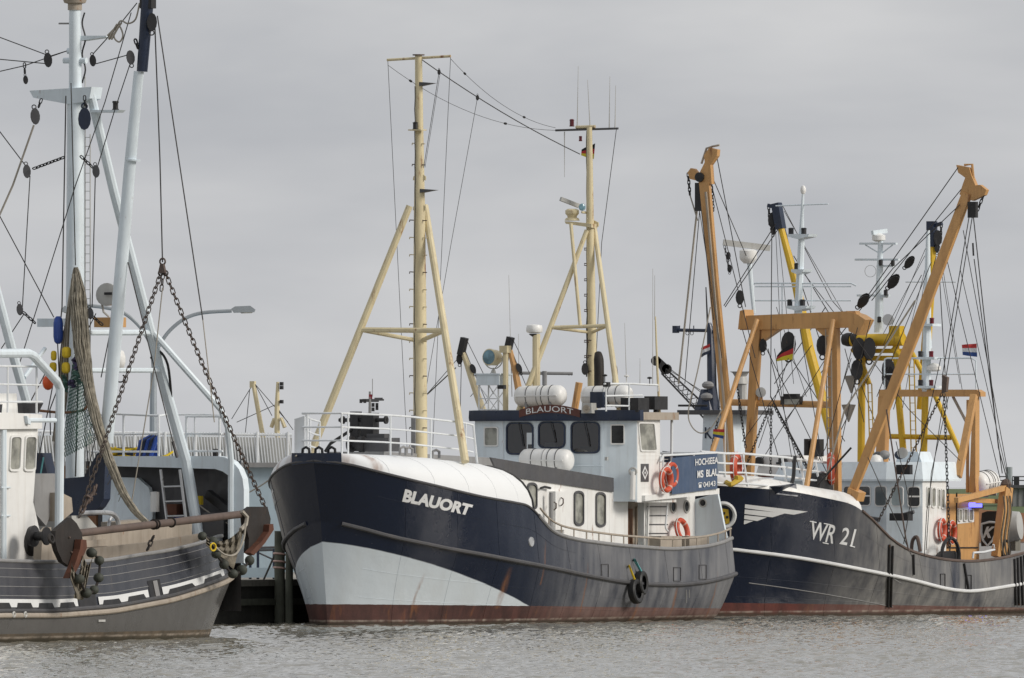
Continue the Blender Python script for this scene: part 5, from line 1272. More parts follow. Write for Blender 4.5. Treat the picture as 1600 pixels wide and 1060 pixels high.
# loose things
life_ring('life_ring', 'red life ring on the trawler wheelhouse side wall', B, B.W(1472, 828, -wB_ - .10), (.22, -1, 0), .26, .065)
life_ring('life_ring', 'red-brown life ring on the orange after house behind the chain', B, B.W(1487, 832, aw - .12), (.15, -1, 0), .26, .065)
life_ring('life_ring', 'red life ring on the bow rail of the trawler beside the left boom', B, B.W(1150, 731, wr + .1), (.3, -1, 0), .32, .1)
life_ring('life_ring', 'red life ring at the foot of the right gantry leg', B, B.U(1298, 733, ug - .3), (.55, -1, 0), .34, .1)
raft(B, B.W(1523, 757, -1.9), B.W(1550, 752, -1.9), .32, 'white life raft canister above the orange after house')
flag(B, flagpx(B, quad((1239, 562), (1211, 565), (1242, 532), (1213, 556)), ug - .1, .05), [M_flagk, M_flagr, M_flagy], 'German flag hanging under the ochre gantry beam', [G(1242, 525, -.1), G(1239, 565, -.1)])
flag(B, flagpx(B, quad((1526, 558), (1503, 555), (1526, 537), (1502, 539)), uG2, .04), [M_flagr, M_flagw, M_flagb], 'Dutch flag on the after gantry rail of the trawler')
flag(B, flagpx(B, quad((1130, 686), (1113, 682), (1132, 671), (1114, 671)), B.W(1131, 690, wr).x, .02), [M_flagr, M_flagy, M_flagb], 'small red yellow and blue flag on the trawler bow staff', [B.W(1133, 745, wr), B.W(1133, 660, wr)])
# gilded bow scroll
tube(wbB, 'bow_scroll', M_gold, spline([hb(1135, 756, .25) or B.W(1135, 754, -1.8), B.W(1142, 757, -2.0), B.W(1150, 753, -2.0), B.W(1158, 748, -2.0), B.W(1150, 747, -2.0)], 5), .07, 6)
# ================================================================== the grey shrimp cutter on the left
C = Frame(302, 292.0, 242)
rootC = empty('fishing_boat', C.M, 'grey-hulled shrimp cutter with white mast and hanging beam trawl at the left', 'fishing boat', 'fishing boats in the harbour')
hullC = Hull(C, 1,
    wl=(.3, 16, 2.35, .34, 2.0, 1.45, .8, 2.4, 1.8), kn=(-.2, 16, 2.6, .30, 2.0, 1.6, .82, 2.4, 2.0), sh=(.1, 16, 2.45, .30, 2.0, 1.6, .82, 2.4, 2.0),
    kn_px=[(-200, 968), (0, 962), (90, 962), (180, 955), (270, 938), (330, 918), (361, 903)],
    sh_px=[(-200, 870), (0, 876), (60, 878), (110, 878), (166, 876), (226, 866), (260, 861), (300, 852), (324, 845), (340, 838)],
    p_bow=1.25, p_mid=.6)
M_hullC = hull_paint('grey_cutter_bottom', (.105, .103, .10), (.135, .13, .125), (.075, .062, .045), (.20, .0), None, fade=(-2, 14), streaks=.7, boot_f=(.095, .08, .06))
M_upC = hull_paint('dark_blue_grey_bulwark', (.034, .038, .05), (.07, .07, .078), (.09, .09, .085), (-9, 0), None, fade=(-3, 8), streaks=.6)
oC = hullC.shell([M_hullC, M_grey, M_beige, M_grey, M_upC], rootC, inner=.8, up_mi=4)
for sd in (1, -1):
    MB().tube(hullC.line(1, .0, 1, sd, .01), .06, 8).build('rubbing_strake', M_beige, oC)
    MB().tube([p + Vector((0, sd * -.02, .11)) for p in hullC.line(1, .0, 1, sd, .0)], .05, 8).build('rubbing_strake', M_dkgrey, oC)
    MB().tube(hullC.line(2, .0, 1, sd, .0), .045, 8).build('bulwark_cap', M_grey, oC)
    for t_ in (.36, .53, .70, .86):
        MB().tube([hullC.up(S, t_, sd, .002) for S in np.linspace(.0, 1, 70)], .008, 5).build('plank_seam', M_grey, oC)
def slot_strip(x0, x1, t0=.15, t1=.30):
    S = np.linspace(hullC.s_at(1, x0), hullC.s_at(1, x1), 16)
    o = MB().grid([[hullC.up(s_, t, 1, .025) for s_ in S] for t in (t0, t1)]).build('freeing_rail', M_let, oC, smooth=60)
    n = max(1, int(abs(x1 - x0) / 34))
    for k in range(n):
        a, b_ = (k + .12) / n, (k + .88) / n; Sa = S[0] + (S[-1] - S[0]) * a; Sb = S[0] + (S[-1] - S[0]) * b_
        MB().grid([[hullC.up(s_, t, 1, .032) for s_ in np.linspace(Sa + (Sb - Sa) * (.10 if t > t0 else 0), Sb - (Sb - Sa) * (.10 if t > t0 else 0), 5)] for t in (t0 - .02, t0 + (t1 - t0) * .55)]).build('slot', M_black, o, smooth=60)
slot_strip(-60, 123); slot_strip(156, 234); slot_strip(256, 352)
Sa, Sb = hullC.s_at(1, 237), hullC.s_at(1, 256)
MB().grid([[hullC.up(s_, t, 1, .01) for s_ in (Sa, Sb)] for t in (.12, .47)]).build('scupper_opening', M_black, oC)
Sm = Sa + (Sb - Sa) * .75; MB().grid([[hullC.up(s_, t, 1, .02) for s_ in (Sa + (Sb - Sa) * .4, Sm)] for t in (.14, .45)]).build('scupper_flap', M_grey, oC)
Sa, Sb = hullC.s_at(1, 126), hullC.s_at(1, 153); MB().grid([[hullC.up(s_, t, 1, .01) for s_ in (Sa, Sb)] for t in (.10, .42)]).build('scupper_opening', M_black, oC)
for x in (18, 36): MB().ring(C.hit(hullC.bvh, x, 961, .06), (0, 1, 0), .05, .025, 12, 5).build('strake_eye', M_ltgrey, oC)
MB().box(C.hit(hullC.bvh, 158, 970, .01), (.3, .03, .05)).build('hull_zinc', M_ltgrey, oC)
def cw(x, y, w=0.0): return C.W(x, y, w)
# coaming boards inside the rail, boxes and pipes on deck
MB().prism([cw(130, 858, 1.9), cw(228, 848, 1.9), cw(312, 834, 1.9), cw(312, 875, 1.9), cw(130, 890, 1.9)], (0, -.06, 0)).build('pound_board', M_beige, oC, smooth=0)
dk = MB().prism([cw(60, 832, 1.2), cw(130, 828, 1.2), cw(300, 810, 1.2), cw(300, 880, 1.2), cw(60, 900, 1.2)], (0, -.1, 0)).build('sorting_trough', M_beige, rootC, smooth=0)
MB().prism([cw(112, 806, 1.0), cw(136, 806, 1.0), cw(152, 824, 1.0), cw(172, 838, 1.0), cw(172, 870, 1.0), cw(112, 870, 1.0)], (0, -1.2, 0)).build('hopper', M_ltgrey, dk, smooth=0)
MB().prism([cw(128, 846, 1.25), cw(170, 842, 1.25), cw(170, 853, 1.25), cw(128, 856, 1.25)], (0, .03, 0)).build('hopper_panel', M_beige, dk, smooth=0)
MB().tube(spline([cw(126, 802, 1.1), cw(150, 801, 1.1), cw(172, 802, 1.1), cw(182, 809, 1.1), cw(185, 822, 1.1)], 4), .055, 8).build('hoop_rail', M_alu, dk)
MB().tube(spline([cw(170, 826, .9), cw(172, 812, .9), cw(180, 806, .9), cw(184, 816, .9)], 4), .04, 8).build('hoop_rail', M_alu, dk)
MB().prism([cw(188, 816, .6), cw(232, 812, .6), cw(232, 868, .6), cw(188, 868, .6)], (0, -.5, 0)).build('sorting_riddle', M_beige, dk, smooth=0)
MB().bar(cw(226, 822, .8), cw(222, 868, .8), .1, .1).build('riddle_post', M_wirel, dk)
# white gallows frame and winch boxes beside the wheelhouse
gl = MB().tube([cw(-60, 553, 1.6), cw(44, 552, 1.6), cw(52, 556, 1.6), cw(89, 596, 1.6), cw(94, 608, 1.6), cw(92, 850, 1.6)], .10, 10).build('gallows', M_pale, rootC)
MB().tube([cw(38, 657, 1.6), cw(86, 657, 1.6)], .055, 8).prism([cw(36, 650, 1.6), cw(42, 656, 1.6), cw(42, 664, 1.6), cw(38, 662, 1.6)], (0, .1, 0)).build('gallows_arm', M_pale, gl)
MB().prism([cw(52, 742, .9), cw(88, 740, .9), cw(86, 775, .9), cw(76, 812, .9), cw(72, 822, .9), cw(60, 808, .9), cw(54, 800, .9)], (0, -.6, 0)).build('winch_guard', M_grey, rootC, smooth=0)
MB().prism([cw(96, 770, 1.2), cw(112, 778, 1.2), cw(114, 800, 1.2), cw(96, 815, 1.2)], (0, -.7, 0)).build('winch_guard', M_beige, rootC, smooth=0)
MB().lathe(cw(48, 838, 1.9), (0, 1, 0), [(0, .22), (.1, .24), (.12, .1), (.35, .1), (.38, .2), (.42, .2)], 16).build('warping_drum', M_black, rootC)
MB().prism([cw(64, 880, 1.9), cw(66, 838, 1.9), cw(80, 824, 1.9), cw(82, 880, 1.9)], (0, -.2, 0)).build('bulwark_stay', M_beige, rootC, smooth=0)
# ---- wheelhouse
yw = 1.5
whC = MB().prism([cw(-90, 665, yw), cw(60, 665, yw), cw(52, 785, yw), cw(62, 830, yw), cw(58, 885, yw), cw(-90, 885, yw)], (0, -2.6, 0)).build('wheelhouse', M_white, rootC, smooth=0)
for bx in ((14, 680, 31.5, 737), (37, 680, 55, 737)): winpx(whC, C, bx, (0, yw, 0), (0, 1, 0), M_white, M_glassl, 5, skew=-2.5, fw=.05, proud=.04)
rC = MB().prism([cw(-90, 645, yw + .12), cw(15, 645, yw + .12), cw(66, 648, yw + .12), cw(66, 670, yw + .12), cw(-90, 672, yw + .12)], (0, -2.8, 0)).build('wheelhouse_roof', M_white, rootC, smooth=0)
MB().prism([cw(-60, 615, 1.0), cw(26, 615, 1.0), cw(28, 646, 1.0), cw(-60, 646, 1.0)], (0, -1.8, 0)).build('upper_bridge', M_white, rC, smooth=0)
MB().prism([cw(28, 630, .8), cw(68, 630, .8), cw(60, 646, .8), cw(28, 646, .8)], (0, -.8, 0)).build('spray_screen', M_black, rC, smooth=0)
MB().prism([cw(-10, 632, 1.03), cw(4, 632, 1.03), cw(2, 652, 1.03), cw(-10, 652, 1.03)], (0, -.02, 0)).build('bridge_window', M_glass, rC, smooth=0)
railing(rC, 'bridge_railing', [[cw(-30, 572, 1.4), cw(60, 573, 1.4)], [cw(-30, 600, 1.4), cw(66, 602, 1.4)], [cw(-30, 628, 1.4), cw(66, 628, 1.4)]], [(cw(x, 648, 1.4), cw(x, 573, 1.4)) for x in (12, 57)], M_rail, .025, .025)
for x in (5, 8): tube(whC, 'drain_pipe', M_pale, [cw(x, 672, yw + .08), cw(x, 880, yw + .08)], .035, 8)
for y in (762, 806): tube(whC, 'pipe_bracket', M_pale, [cw(2, y, yw + .1), cw(16, y, yw + .04)], .02, 6)
MB().lathe(cw(48, 848, yw), (0, 1, 0), [(0, .3), (.04, .3), (.05, .26), (.06, .1)], 18).build('fender_roller', M_black, whC)
# ---- mast
mC = MB().tube([cw(117, 800), cw(117, 600), cw(117.5, 420), cw(118, 160), cw(118, 140), cw(117, 14)], [.21, .21, .205, .19, .15, .13], 16).build('mast', M_pale, rootC)
MB().lathe(cw(117, 16), (0, 0, 1), [(0, .16), (.14, .16), (.16, .24), (.24, .27), (.4, .2), (.5, .05)], 14).build('masthead', M_beige, mC)
um = cw(118, 150).x
def cu(x, y, d=0): return C.U(x, y, um + d)
MB().prism([cu(46, 142, .2), cu(143, 136, .2), cu(140, 154, .2), cu(128, 160, .2), cu(106, 163, .2), cu(52, 153, .2)], (-.5, 0, 0)).build('crosstree', M_pale, mC, smooth=0)
MB().prism([cu(125, 56, .0), cu(166, 56, .0), cu(166, 58, .0), cu(125, 64, .0)], (-.3, 0, 0)).build('bracket', M_pale, mC, smooth=0)
MB().prism([cu(140, 172, .0), cu(186, 172, .0), cu(182, 176, .0), cu(140, 176, .0)], (-.3, 0, 0)).build('bracket', M_pale, mC, smooth=0)
MB().lathe(cu(180.5, 172, -.1), (0, 0, 1), [(0, .075), (.02, .075), (.03, .06), (.15, .06), (.16, .075), (.2, .07)], 10).build('mast_lantern', M_black, mC)
MB().tube([cu(92, 37, 0), cu(108, 37, 0)], .02, 6).build('bracket', M_grey, mC)
for y, x0, x1 in ((95, 100, 135), (80, 106, 114)): MB().tube([cu(x0, y, 0), cu(x1, y, 0)], .07, 8).build('lug', M_pale, mC)
tube(mC, 'mast_ladder_stile', M_ltgrey, [cu(133, 120, -.1), cu(133, 740, -.1)], .014, 5); tube(mC, 'mast_ladder_stile', M_ltgrey, [cu(141, 210, -.1), cu(141, 740, -.1)], .014, 5)
for y in range(215, 740, 14): tube(mC, 'mast_ladder_rung', M_ltgrey, [cu(133, y, -.1), cu(141, y, -.1)], .01, 4)
tube(mC, 'mast_cable', M_black, [cu(131 + 2.5 * math.sin(y * .13), y, -.05) for y in range(20, 135, 5)], .02, 5)
MB().prism([cu(58, 498, .2), cu(110, 498, .2), cu(110, 510, .2), cu(58, 511, .2)], (-.25, 0, 0)).build('lower_crosstree', M_pale, mC, smooth=0)
MB().box(cu(172, 504, -.2), (.4, .6, .22)).build('lamp_shelf', M_orange, mC)
MB().lathe(cu(169, 461, -.1), (1, .1, .1), [(-.3, .1), (-.2, .22), (.05, .26), (.1, .26), (.11, .2)], 18).tube([cu(158, 470, -.1), cu(162, 488, -.1), cu(170, 495, -.1)], .025, 6).build('searchlight', M_ltgrey, mC)
MB().box(cu(169, 459, .06), (.02, .2, .06)).build('searchlight_grip', M_black, mC)
base = MB().prism([cu(98, 748, .5), cu(132, 745, .5), cu(152, 708, .5), cu(165, 708, .5), cu(162, 780, .5), cu(155, 792, .5), cu(140, 806, .5), cu(98, 806, .5)], (-.3, 0, 0)).build('mast_tabernacle', M_navy, rootC, smooth=0)
MB().prism([cu(55, 708, 0), cu(66, 708, 0), cu(74, 742, 0), cu(55, 742, 0)], (-.4, 0, 0)).build('hose_box', M_navy, base, smooth=0)
# A-frame legs behind the mast
uA = um - 1.6
us = cw(380, 800, 2.25).x
def ca(x, y, d=0):
    t = min(max((y - 140) / 580., 0), 1); return C.U(x, y, um + (us + .02 - um) * t + d * .05)
af = MB().tube([ca(140, 140, 1.2), ca(178, 300, .8), ca(232, 505, 0), ca(262, 620, 0), ca(291, 722, 0), ca(312, 848, 0)], [.105, .11, .115, .125, .13, .13], 10).build('a_frame', M_pale, rootC)
MB().tube([ca(232, 512, 0), ca(345, 640, 0), ca(356, 668, 0), ca(361, 720, 0), ca(361, 862, 0)], .075, 8).build('a_frame_strut', M_pale, af)
MB().tube([cu(122, 520, 0), ca(236, 520, 0)], .07, 8).build('a_frame_bar', M_pale, af); MB().tube([cu(122, 579, 0), ca(252, 579, 0)], .06, 8).build('a_frame_bar', M_pale, af)
MB().lathe(ca(183, 574, .1), (0, 0, 1), [(-.06, .1), (0, .16), (.1, .19), (.24, .19), (.36, .15), (.42, .04)], 14).build('satellite_dome', M_white, af)
tube(af, 'hose', M_black, spline([ca(236, 560, .1), ca(247, 548, .1), ca(262, 570, .1), ca(268, 625, .1)], 5), .03, 6)
tube(af, 'cable', M_black, spline([ca(192, 586, .1), ca(196, 592, .1), ca(190, 597, .1), ca(181, 596, .1)], 5), .018, 5)
af2 = MB().tube([C.W(-25, 380, 0), C.W(22, 560, 0), C.W(45, 640, 0)], .11, 10).build('port_a_frame', M_pale, rootC)
MB().tube([C.W(70, 545, 0), C.W(38, 590, 0)], .05, 8).build('strut', M_pale, af2)
# ---- derrick boom with dark sleeve
ub2 = um + .9
def cb(x, y, d=0): return C.U(x, y, ub2 + d)
bC = MB().tube([cb(217, 112), cb(203, 260), cb(187, 450), cb(166, 692)], [.115, .135, .15, .16], 12).build('derrick_boom', M_pale, rootC)
MB().tube([cb(233, -30), cb(222, 112)], [.15, .125], 12).build('boom_sleeve', M_navy, bC)
MB().lathe(cb(208, 249), cb(187, 450) - cb(203, 260), [(0, .17), (.04, .17)], 12).build('boom_collar', M_pale, bC)
MB().box(cb(231, 3), (.22, .3, .3)).build('boom_head_fitting', M_black, bC)
block(bC, cb(237, 35, .1), (0, 0, 1), .38); block(bC, cb(204, 90, .1), (.1, -.1, 1), .30, M_dkgrey); chain(bC, cb(211, 62, .1), cb(216, 76, .1), .13, .02, M_black)
tube(bC, 'rope_coil', M_wirel, spline([cb(218, 5, .1), cb(212, 30, .1), cb(200, 37, .1), cb(188, 33, .1), cb(180, 50, .1), cb(170, 62, .1), cb(184, 40, .1), cb(192, 55, .1), cb(186, 66, .1), cb(178, 56, .1), cb(190, 36, .1)], 5), .02, 5)
for x0, y0, x1, y1 in ((170, 60, 183, 38), (174, 62, 186, 40), (168, 56, 180, 44)): tube(bC, 'rope_coil', M_wirel, [cb(x0, y0, .12), cb(x1, y1, .12)], .025, 5)
# ---- rigging
def wC(pts, r=.013, mat=None, d=0, par=None): return tube(par or mC, 'wire', mat or M_wire, [cb(x, y, d) for x, y in pts], r, 5)
for pts, r_, m_ in [([(-10, 55), (78, 88), (104, 80)], .012, None), ([(-10, 92), (75, 100)], .012, None), ([(-10, 114), (38, 103), (104, 80)], .012, None),
    ([(-20, 180), (42, 262)], .013, None), ([(47, 275), (35, 480)], .012, None), ([(53, 196), (20, 290), (-20, 380)], .024, M_wirel), ([(-10, 320), (84, 496)], .013, None),
    ([(103, 150), (97, 480), (95, 500)], .016, None), ([(111, 130), (118, 415)], .013, None), ([(149, 272), (144, 480)], .013, None),
    ([(205, 20), (164, 160), (118, 290), (30, 570)], .012, None), ([(204, 98), (180, 170), (152, 262)], .012, None), ([(214, 5), (190, 35), (145, 85)], .013, None), ([(204, 85), (150, 100)], .012, None),
    ([(222, 115), (190, 430), (158, 590)], .013, None), ([(246, 25), (317, 500)], .015, None), ([(317, 500), (335, 660)], .013, M_wirel), ([(200, 410), (270, 690)], .014, None), ([(270, 690), (277, 715)], .035, M_black),
    ([(38, 490), (2, 545)], .012, None), ([(150, 490), (139, 512)], .012, None), ([(254, 450), (240, 580), (205, 790)], .014, M_wirel), ([(70, 585), (10, 700), (-10, 740)], .014, M_rusty), ([(0, 500), (40, 640)], .013, None), ([(10, 520), (50, 640)], .013, None),
    ([(122, 600), (118, 745)], .018, None), ([(135, 690), (140, 745)], .012, None), ([(148, 690), (135, 745)], .012, None), ([(68, 715), (55, 790)], .02, M_teal), ([(83, 600), (60, 720)], .014, None), ([(85, 660), (87, 735)], .014, None)]:
    wC(pts, r_, m_)
wC([(242, 40), (250, 250), (254, 410)], .016)
bigb = block(mC, cb(132, 186), (0, 0, -1), .46, M_navy)
for x, y, s_ in ((75, 94, .3), (40, 125, .18), (145, 95, .24), (55, 182, .34), (150, 268, .26), (42, 268, .28), (31, 484, .24), (141, 490, .24)): block(mC, cb(x, y), (.0, .15, -1), s_, M_black if y < 140 else M_dkgrey)
for a, b_ in (((100, 246), (52, 264)), ((126, 244), (145, 262)), ((36, 488), (55, 505)), ((145, 495), (160, 508)), ((132, 150), (133, 172)), ((65, 155), (60, 168)), ((38, 98), (39, 116))): chain(mC, cb(*a), cb(*b_), .12, .014, M_black, .0)
# ---- forward shelter
us = cw(380, 800, 2.25).x
def sf(x, y, d=0): return C.U(x, y, us + d)
outer = [(150, 713), (340, 713), (352, 715), (364, 722), (373, 733), (379, 748), (381, 765), (381, 880), (366, 880), (366, 768), (364, 755), (358, 744), (348, 737), (336, 733), (150, 728)]
sh_ = MB().prism([sf(x, y) for x, y in outer], (-.25, 0, 0)).build('shelter', M_pale, rootC, smooth=0)
y2 = sf(372, 740).y; zr_ = sf(340, 713).z; y1_ = sf(340, 713).y; y0_ = sf(150, 713).y
bow_ = [(us - .25, y1_), (us - .5, y1_ * .80), (us - .75, y1_ * .45), (us - .85, 0), (us - .75, -y1_ * .45), (us - .25, -y1_), ]
MB().prism([(x, y, zr_ - .10) for x, y in bow_], (0, 0, .095)).build('shelter_roof', M_pale, sh_, smooth=0)
bw_ = [(us - .25, y2 - .06), (us - .45, y2 * .80), (us - .7, y2 * .45), (us - .8, 0), (us - .7, -y2 * .45), (us - .25, -y2)]
MB().grid([[(x, y, zr_ - .11) for x, y in bw_], [(x, y, .6) for x, y in bw_]]).build('shelter_shell', M_dkgrey, sh_, smooth=0)
MB().prism([sf(150, 728, -.3), sf(100, 728, -.3), sf(100, 900, -.3), sf(150, 900, -.3)], (-.1, 0, 0)).build('shelter_panel', M_wood, sh_, smooth=0)
MB().prism([sf(160, 745, -.5), sf(215, 747, -.5), sf(232, 762, -.5), sf(238, 790, -.5), sf(238, 830, -.5), sf(160, 830, -.3)], (-.15, 0, 0)).build('net_store', M_pale, sh_, smooth=0)
MB().lathe(sf(242, 800, -.15), (0, 0, 1), [(0, .1), (.45, .1), (.46, .02)], 10).build('fuel_drum', M_white, sh_)
MB().box(sf(272, 805, -.1), (.3, .3, .5)).build('fish_crate', M_rustor, sh_); MB().box(sf(285, 822, -.1), (.3, .3, .4)).build('fish_crate', M_blue, sh_)
MB().box(sf(312, 782, -.2), (.12, .12, .2)).build('oil_can', M_rope_y, sh_); MB().bar(sf(325, 772, -.4), sf(360, 800, -.2), .15, .2).build('shelter_beam', M_black, sh_)
MB().box(sf(338, 822, -.15), (.3, .55, .6)).build('store_chest', M_dkgrey, sh_)
tube(sh_, 'line', M_wirel, sag(sf(297, 778, -.1), sf(360, 820, -.1), .05), .016, 5)
tube(sh_, 'cable', M_grey, spline([sf(162, 782, -.45), sf(178, 780, -.45), sf(180, 795, -.45), sf(190, 806, -.45), sf(200, 795, -.45), sf(200, 780, -.45)], 5), .016, 5)
rs = railing(sh_, 'shelter_railing', [[sf(135, 649, -.1), sf(182, 647, -.1), sf(248, 650, -.1), sf(262, 648, -.5)], [sf(135, 680, -.1), sf(248, 678, -.1)], [sf(135, 706, -.1), sf(248, 706, -.1)]],
    [(sf(x, 716, -.1), sf(x, 648, -.1)) for x in (136, 193, 248)], M_rail, .026, .028)
for l in ([(290, 651), (346, 651), (350, 650)], [(290, 678), (346, 678)], [(290, 705), (348, 705)]): tube(rs, 'rail', M_rail, [sf(x, y, -.1) for x, y in l], .024, 6)
for x in (291, 304, 343): tube(rs, 'post', M_rail, [sf(x, 716, -.1), sf(x, 651, -.1)], .028 if x != 304 else .016, 6)
tube(rs, 'rail', M_rail, [sf(262, 648, -.5), sf(320, 648, -.7), sf(350, 650, -.1)], .022, 6)
for x in (189, 203): MB().lathe(sf(x, 716, -.4), (0, 0, 1), [(0, .08), (.2, .08), (.21, .1), (.24, .1)], 10).build('mooring_bitt', M_navy, sh_)
MB().box(sf(337, 712, -.3), (.1, .1, .3)).build('rusty_cleat', M_shoe, sh_)
ld = MB().bar(sf(251, 734, .25), sf(269, 880, .25), .04, .06).bar(sf(281, 734, .25), sf(298, 872, .25), .04, .06).build('ladder', M_alu, rootC, smooth=0)
for y in (760, 783, 806, 829): tube(ld, 'rung', M_alu, [sf(251 + (y - 734) * .123, y + 1, .25), sf(281 + (y - 734) * .123, y, .25)], .022, 6)
# loose things on the shelter roof
yr = empty('rope_coil', C.M @ Matrix.Translation(sf(190, 716, -.5)), 'yellow rope heaped on the shelter roof behind the rail', 'rope')
o_ = sf(190, 716, -.5); pts = []
for i in range(120):
    a = i * .42; pts.append(Vector((.35 * math.cos(a) * (.6 + .4 * math.sin(i * .37)), .45 * math.sin(a) * (.6 + .4 * math.cos(i * .23)), .03 + .0016 * i + .02 * math.sin(i * 1.7))))
tube(yr, 'coil', M_rope_y, pts, .028, 6)
tube(yr, 'tail', M_rope_y, spline([Vector((0, .3, .05)), sf(225, 718, -.4) - o_, sf(255, 714, -.4) - o_, sf(270, 706, -.6) - o_], 5), .028, 6)
bt = MB(); rr_ = []
for i in range(9):
    t = i / 8; rr_.append([sf(212 + 32 * t + 3 * math.sin(k * 1.3), 718 - (6 + 34 * t * (1 - .35 * t)) * math.sin(math.pi * k / 6) ** .7 * (1 if k else 0), -.4 - .12 * k) + Vector((0, 0, .02 * math.sin(i * 2 + k))) for k in range(7)])
bto = bt.grid(rr_).build('tarpaulin_heap', M_blue, None, smooth=25, M=C.M); tag(bto, 'crumpled blue tarpaulin heap on the shelter roof', 'tarpaulin')
for i in range(5): tube(bto, 'fold', M_navy if i % 2 else M_blue, [sf(214 + i * 5, 718, -.35), sf(220 + i * 6, 690 - i, -.35), sf(236 + i * 3, 682, -.4)], .05, 6)
M_wirel2 = paint('bleached_net_twine', (.33, .30, .24), .95, .35, .5, (.10, .09, .07), bmp=0, scale=4)
# ---- the hanging net
def cn(x, y, d=.3): return cb(x, y, d)
net = empty('fishing_net', C.M @ Matrix.Translation(cn(238, 830)), 'brown and green shrimp net hanging from the white mast', 'fishing net')
n0 = cn(238, 830)
path = spline([cn(118, 418), cn(121, 450), cn(124, 490), cn(128, 540), cn(135, 585), cn(144, 630), cn(156, 675), cn(172, 722), cn(190, 765), cn(208, 795), cn(224, 812), cn(240, 826)], 5)
rad = np.interp(np.linspace(0, 1, len(path)), [0, .03, .12, .28, .4, .6, .8, .9, 1], [.05, .10, .21, .21, .14, .125, .09, .07, .05])
fr_n = []
for i, p in enumerate(path):
    t = (path[min(i + 1, len(path) - 1)] - path[max(i - 1, 0)]).normalized(); x = t.cross(Vector((1, 0, 0))).normalized(); fr_n.append((p, x, t.cross(x)))
mb = MB(); rows = []
for i, (p, x, y) in enumerate(fr_n):
    row = []
    for k in range(37):
        a = 2 * math.pi * k / 36; f = .84 * (1 + .2 * math.sin(5 * a + .11 * i) + .1 * math.sin(11 * a - .2 * i))
        row.append(p + (x * math.cos(a) * .75 + y * math.sin(a)) * rad[i] * f - n0)
    rows.append(row)
mb.grid(rows).build('net_bundle', M_net, net, smooth=50)
mb = MB()
for k in range(46):
    a0 = random.uniform(0, 6.28); rr0 = random.uniform(.8, 1.06); tw = random.uniform(-.9, .9); i0 = random.randint(0, 12); i1 = random.randint(28, len(path))
    pts = []
    for i in range(i0, i1, 2):
        p, x, y = fr_n[i]; a = a0 + tw * i / len(path) + .12 * math.sin(i * .9 + k); pts.append(p + (x * math.cos(a) * .78 + y * math.sin(a)) * rad[i] * (rr0 + .06 * math.sin(i * 1.3 + k)) - n0)
    mb.tube(pts, random.uniform(.008, .017), 4)
for i in range(2, len(path) - 2, 2):
    for k in range(20):
        for dk in (-.5, .5):
            (p, x, y), (p2, x2, y2) = fr_n[i], fr_n[i + 2 if i + 2 < len(path) else i + 1]; a = 2 * math.pi * (k + (.5 if (i // 2) % 2 else 0)) / 20; a2 = a + 2 * math.pi * dk / 20
            f = lambda an, ii: .84 * (1 + .2 * math.sin(5 * an + .11 * ii) + .1 * math.sin(11 * an - .2 * ii)) + .06
            mb.tube([p + (x * math.cos(a) * .75 + y * math.sin(a)) * rad[i] * f(a, i) - n0, p2 + (x2 * math.cos(a2) * .75 + y2 * math.sin(a2)) * rad[min(i + 2, len(path) - 1)] * f(a2, i + 2) - n0], .007, 3, caps=False)
tag(mb.build('net_strands', M_wirel2, net, smooth=60), kind='stuff')
# open mesh hanging loose off the lower edge of the bundle
mb = MB()
for k in range(34):
    i = random.randint(8, len(path) - 14); p, x, y = fr_n[i]; d = -1 if i < 20 else 1
    q0 = p + y * rad[i] * random.uniform(-.9, .9); q1 = q0 + Vector((random.uniform(-.05, .05), random.uniform(-.16, .05), random.uniform(-.35, -.08)))
    mb.tube(sag(q0 - n0, q1 - n0, .02, 4), .007, 4)
tag(mb.build('loose_twine', M_net, net, smooth=60), kind='stuff')
for k in range(7):
    x0 = 112 + k * 1.6
    tube(net, 'net_rope', M_wirel if k % 2 else M_net, [p - n0 for p in spline([cn(117, 420), cn(108 - k * 1.5 + k * k * .3, 480), cn(96 + k * 1.7, 545), cn(91 + k * 2.2, 620), cn(83 + k * 1.6, 690)], 5)], .025, 5)
def nm(s_, t):
    q_ = quad((95, 718), (150, 690), (113, 570), (134, 560)); x, y = q_(s_, 1 - t); return cn(x, y, .32 + .28 * math.sin(s_ * 3.1) * t + .05 * math.sin(s_ * 9 + t * 7)) - n0
mb = MB(); ns, ntt = 15, 26
for i in range(ns + 1):
    for j in range(ntt):
        for di in (-.5, .5):
            a = (i + (.5 if j % 2 else 0)) / (ns + .5); b_ = a + di / (ns + .5)
            if 0 <= b_ <= 1: mb.tube([nm(a, j / ntt), nm(b_, (j + 1) / ntt)], .0085, 3, caps=False)
tag(mb.build('net_mesh', M_netg, net, smooth=0), kind='stuff')
for x, y, h_, m_ in ((118, 565, 26, M_netp), (113, 600, 12, M_netp), (101, 600, 26, M_netg), (122, 590, 22, M_netg)):
    p = cn(x, y, .36); pts = [p + Vector((random.uniform(-.05, .05), random.uniform(-.05, .05), h_ / 68 * (.5 - i / 7) * 1.0)) - n0 for i in range(8)]
    for k in range(5): tube(net, 'twine_bunch', m_, [q_ + Vector((random.uniform(-.05, .05), random.uniform(-.05, .05), 0)) for q_ in pts], [.012, .03, .035, .03, .03, .035, .03, .01], 5)
def oblong(par, x, y, w, h, m_, d, name, tilt=0):
    c = cn(x, y, d) - n0; k = 1 / 68.
    MB().lathe(c - Vector((0, tilt * h * k / 2, h * k / 2)), Vector((0, tilt, 1)), [(0, w * k * .2), (h * k * .08, w * k * .4), (h * k * .25, w * k * .5), (h * k * .75, w * k * .5), (h * k * .92, w * k * .4), (h * k, w * k * .2)], 14).build(name, m_, par, smooth=60)
oblong(net, 91, 516, 15, 42, M_blue, .42, 'blue_float'); 
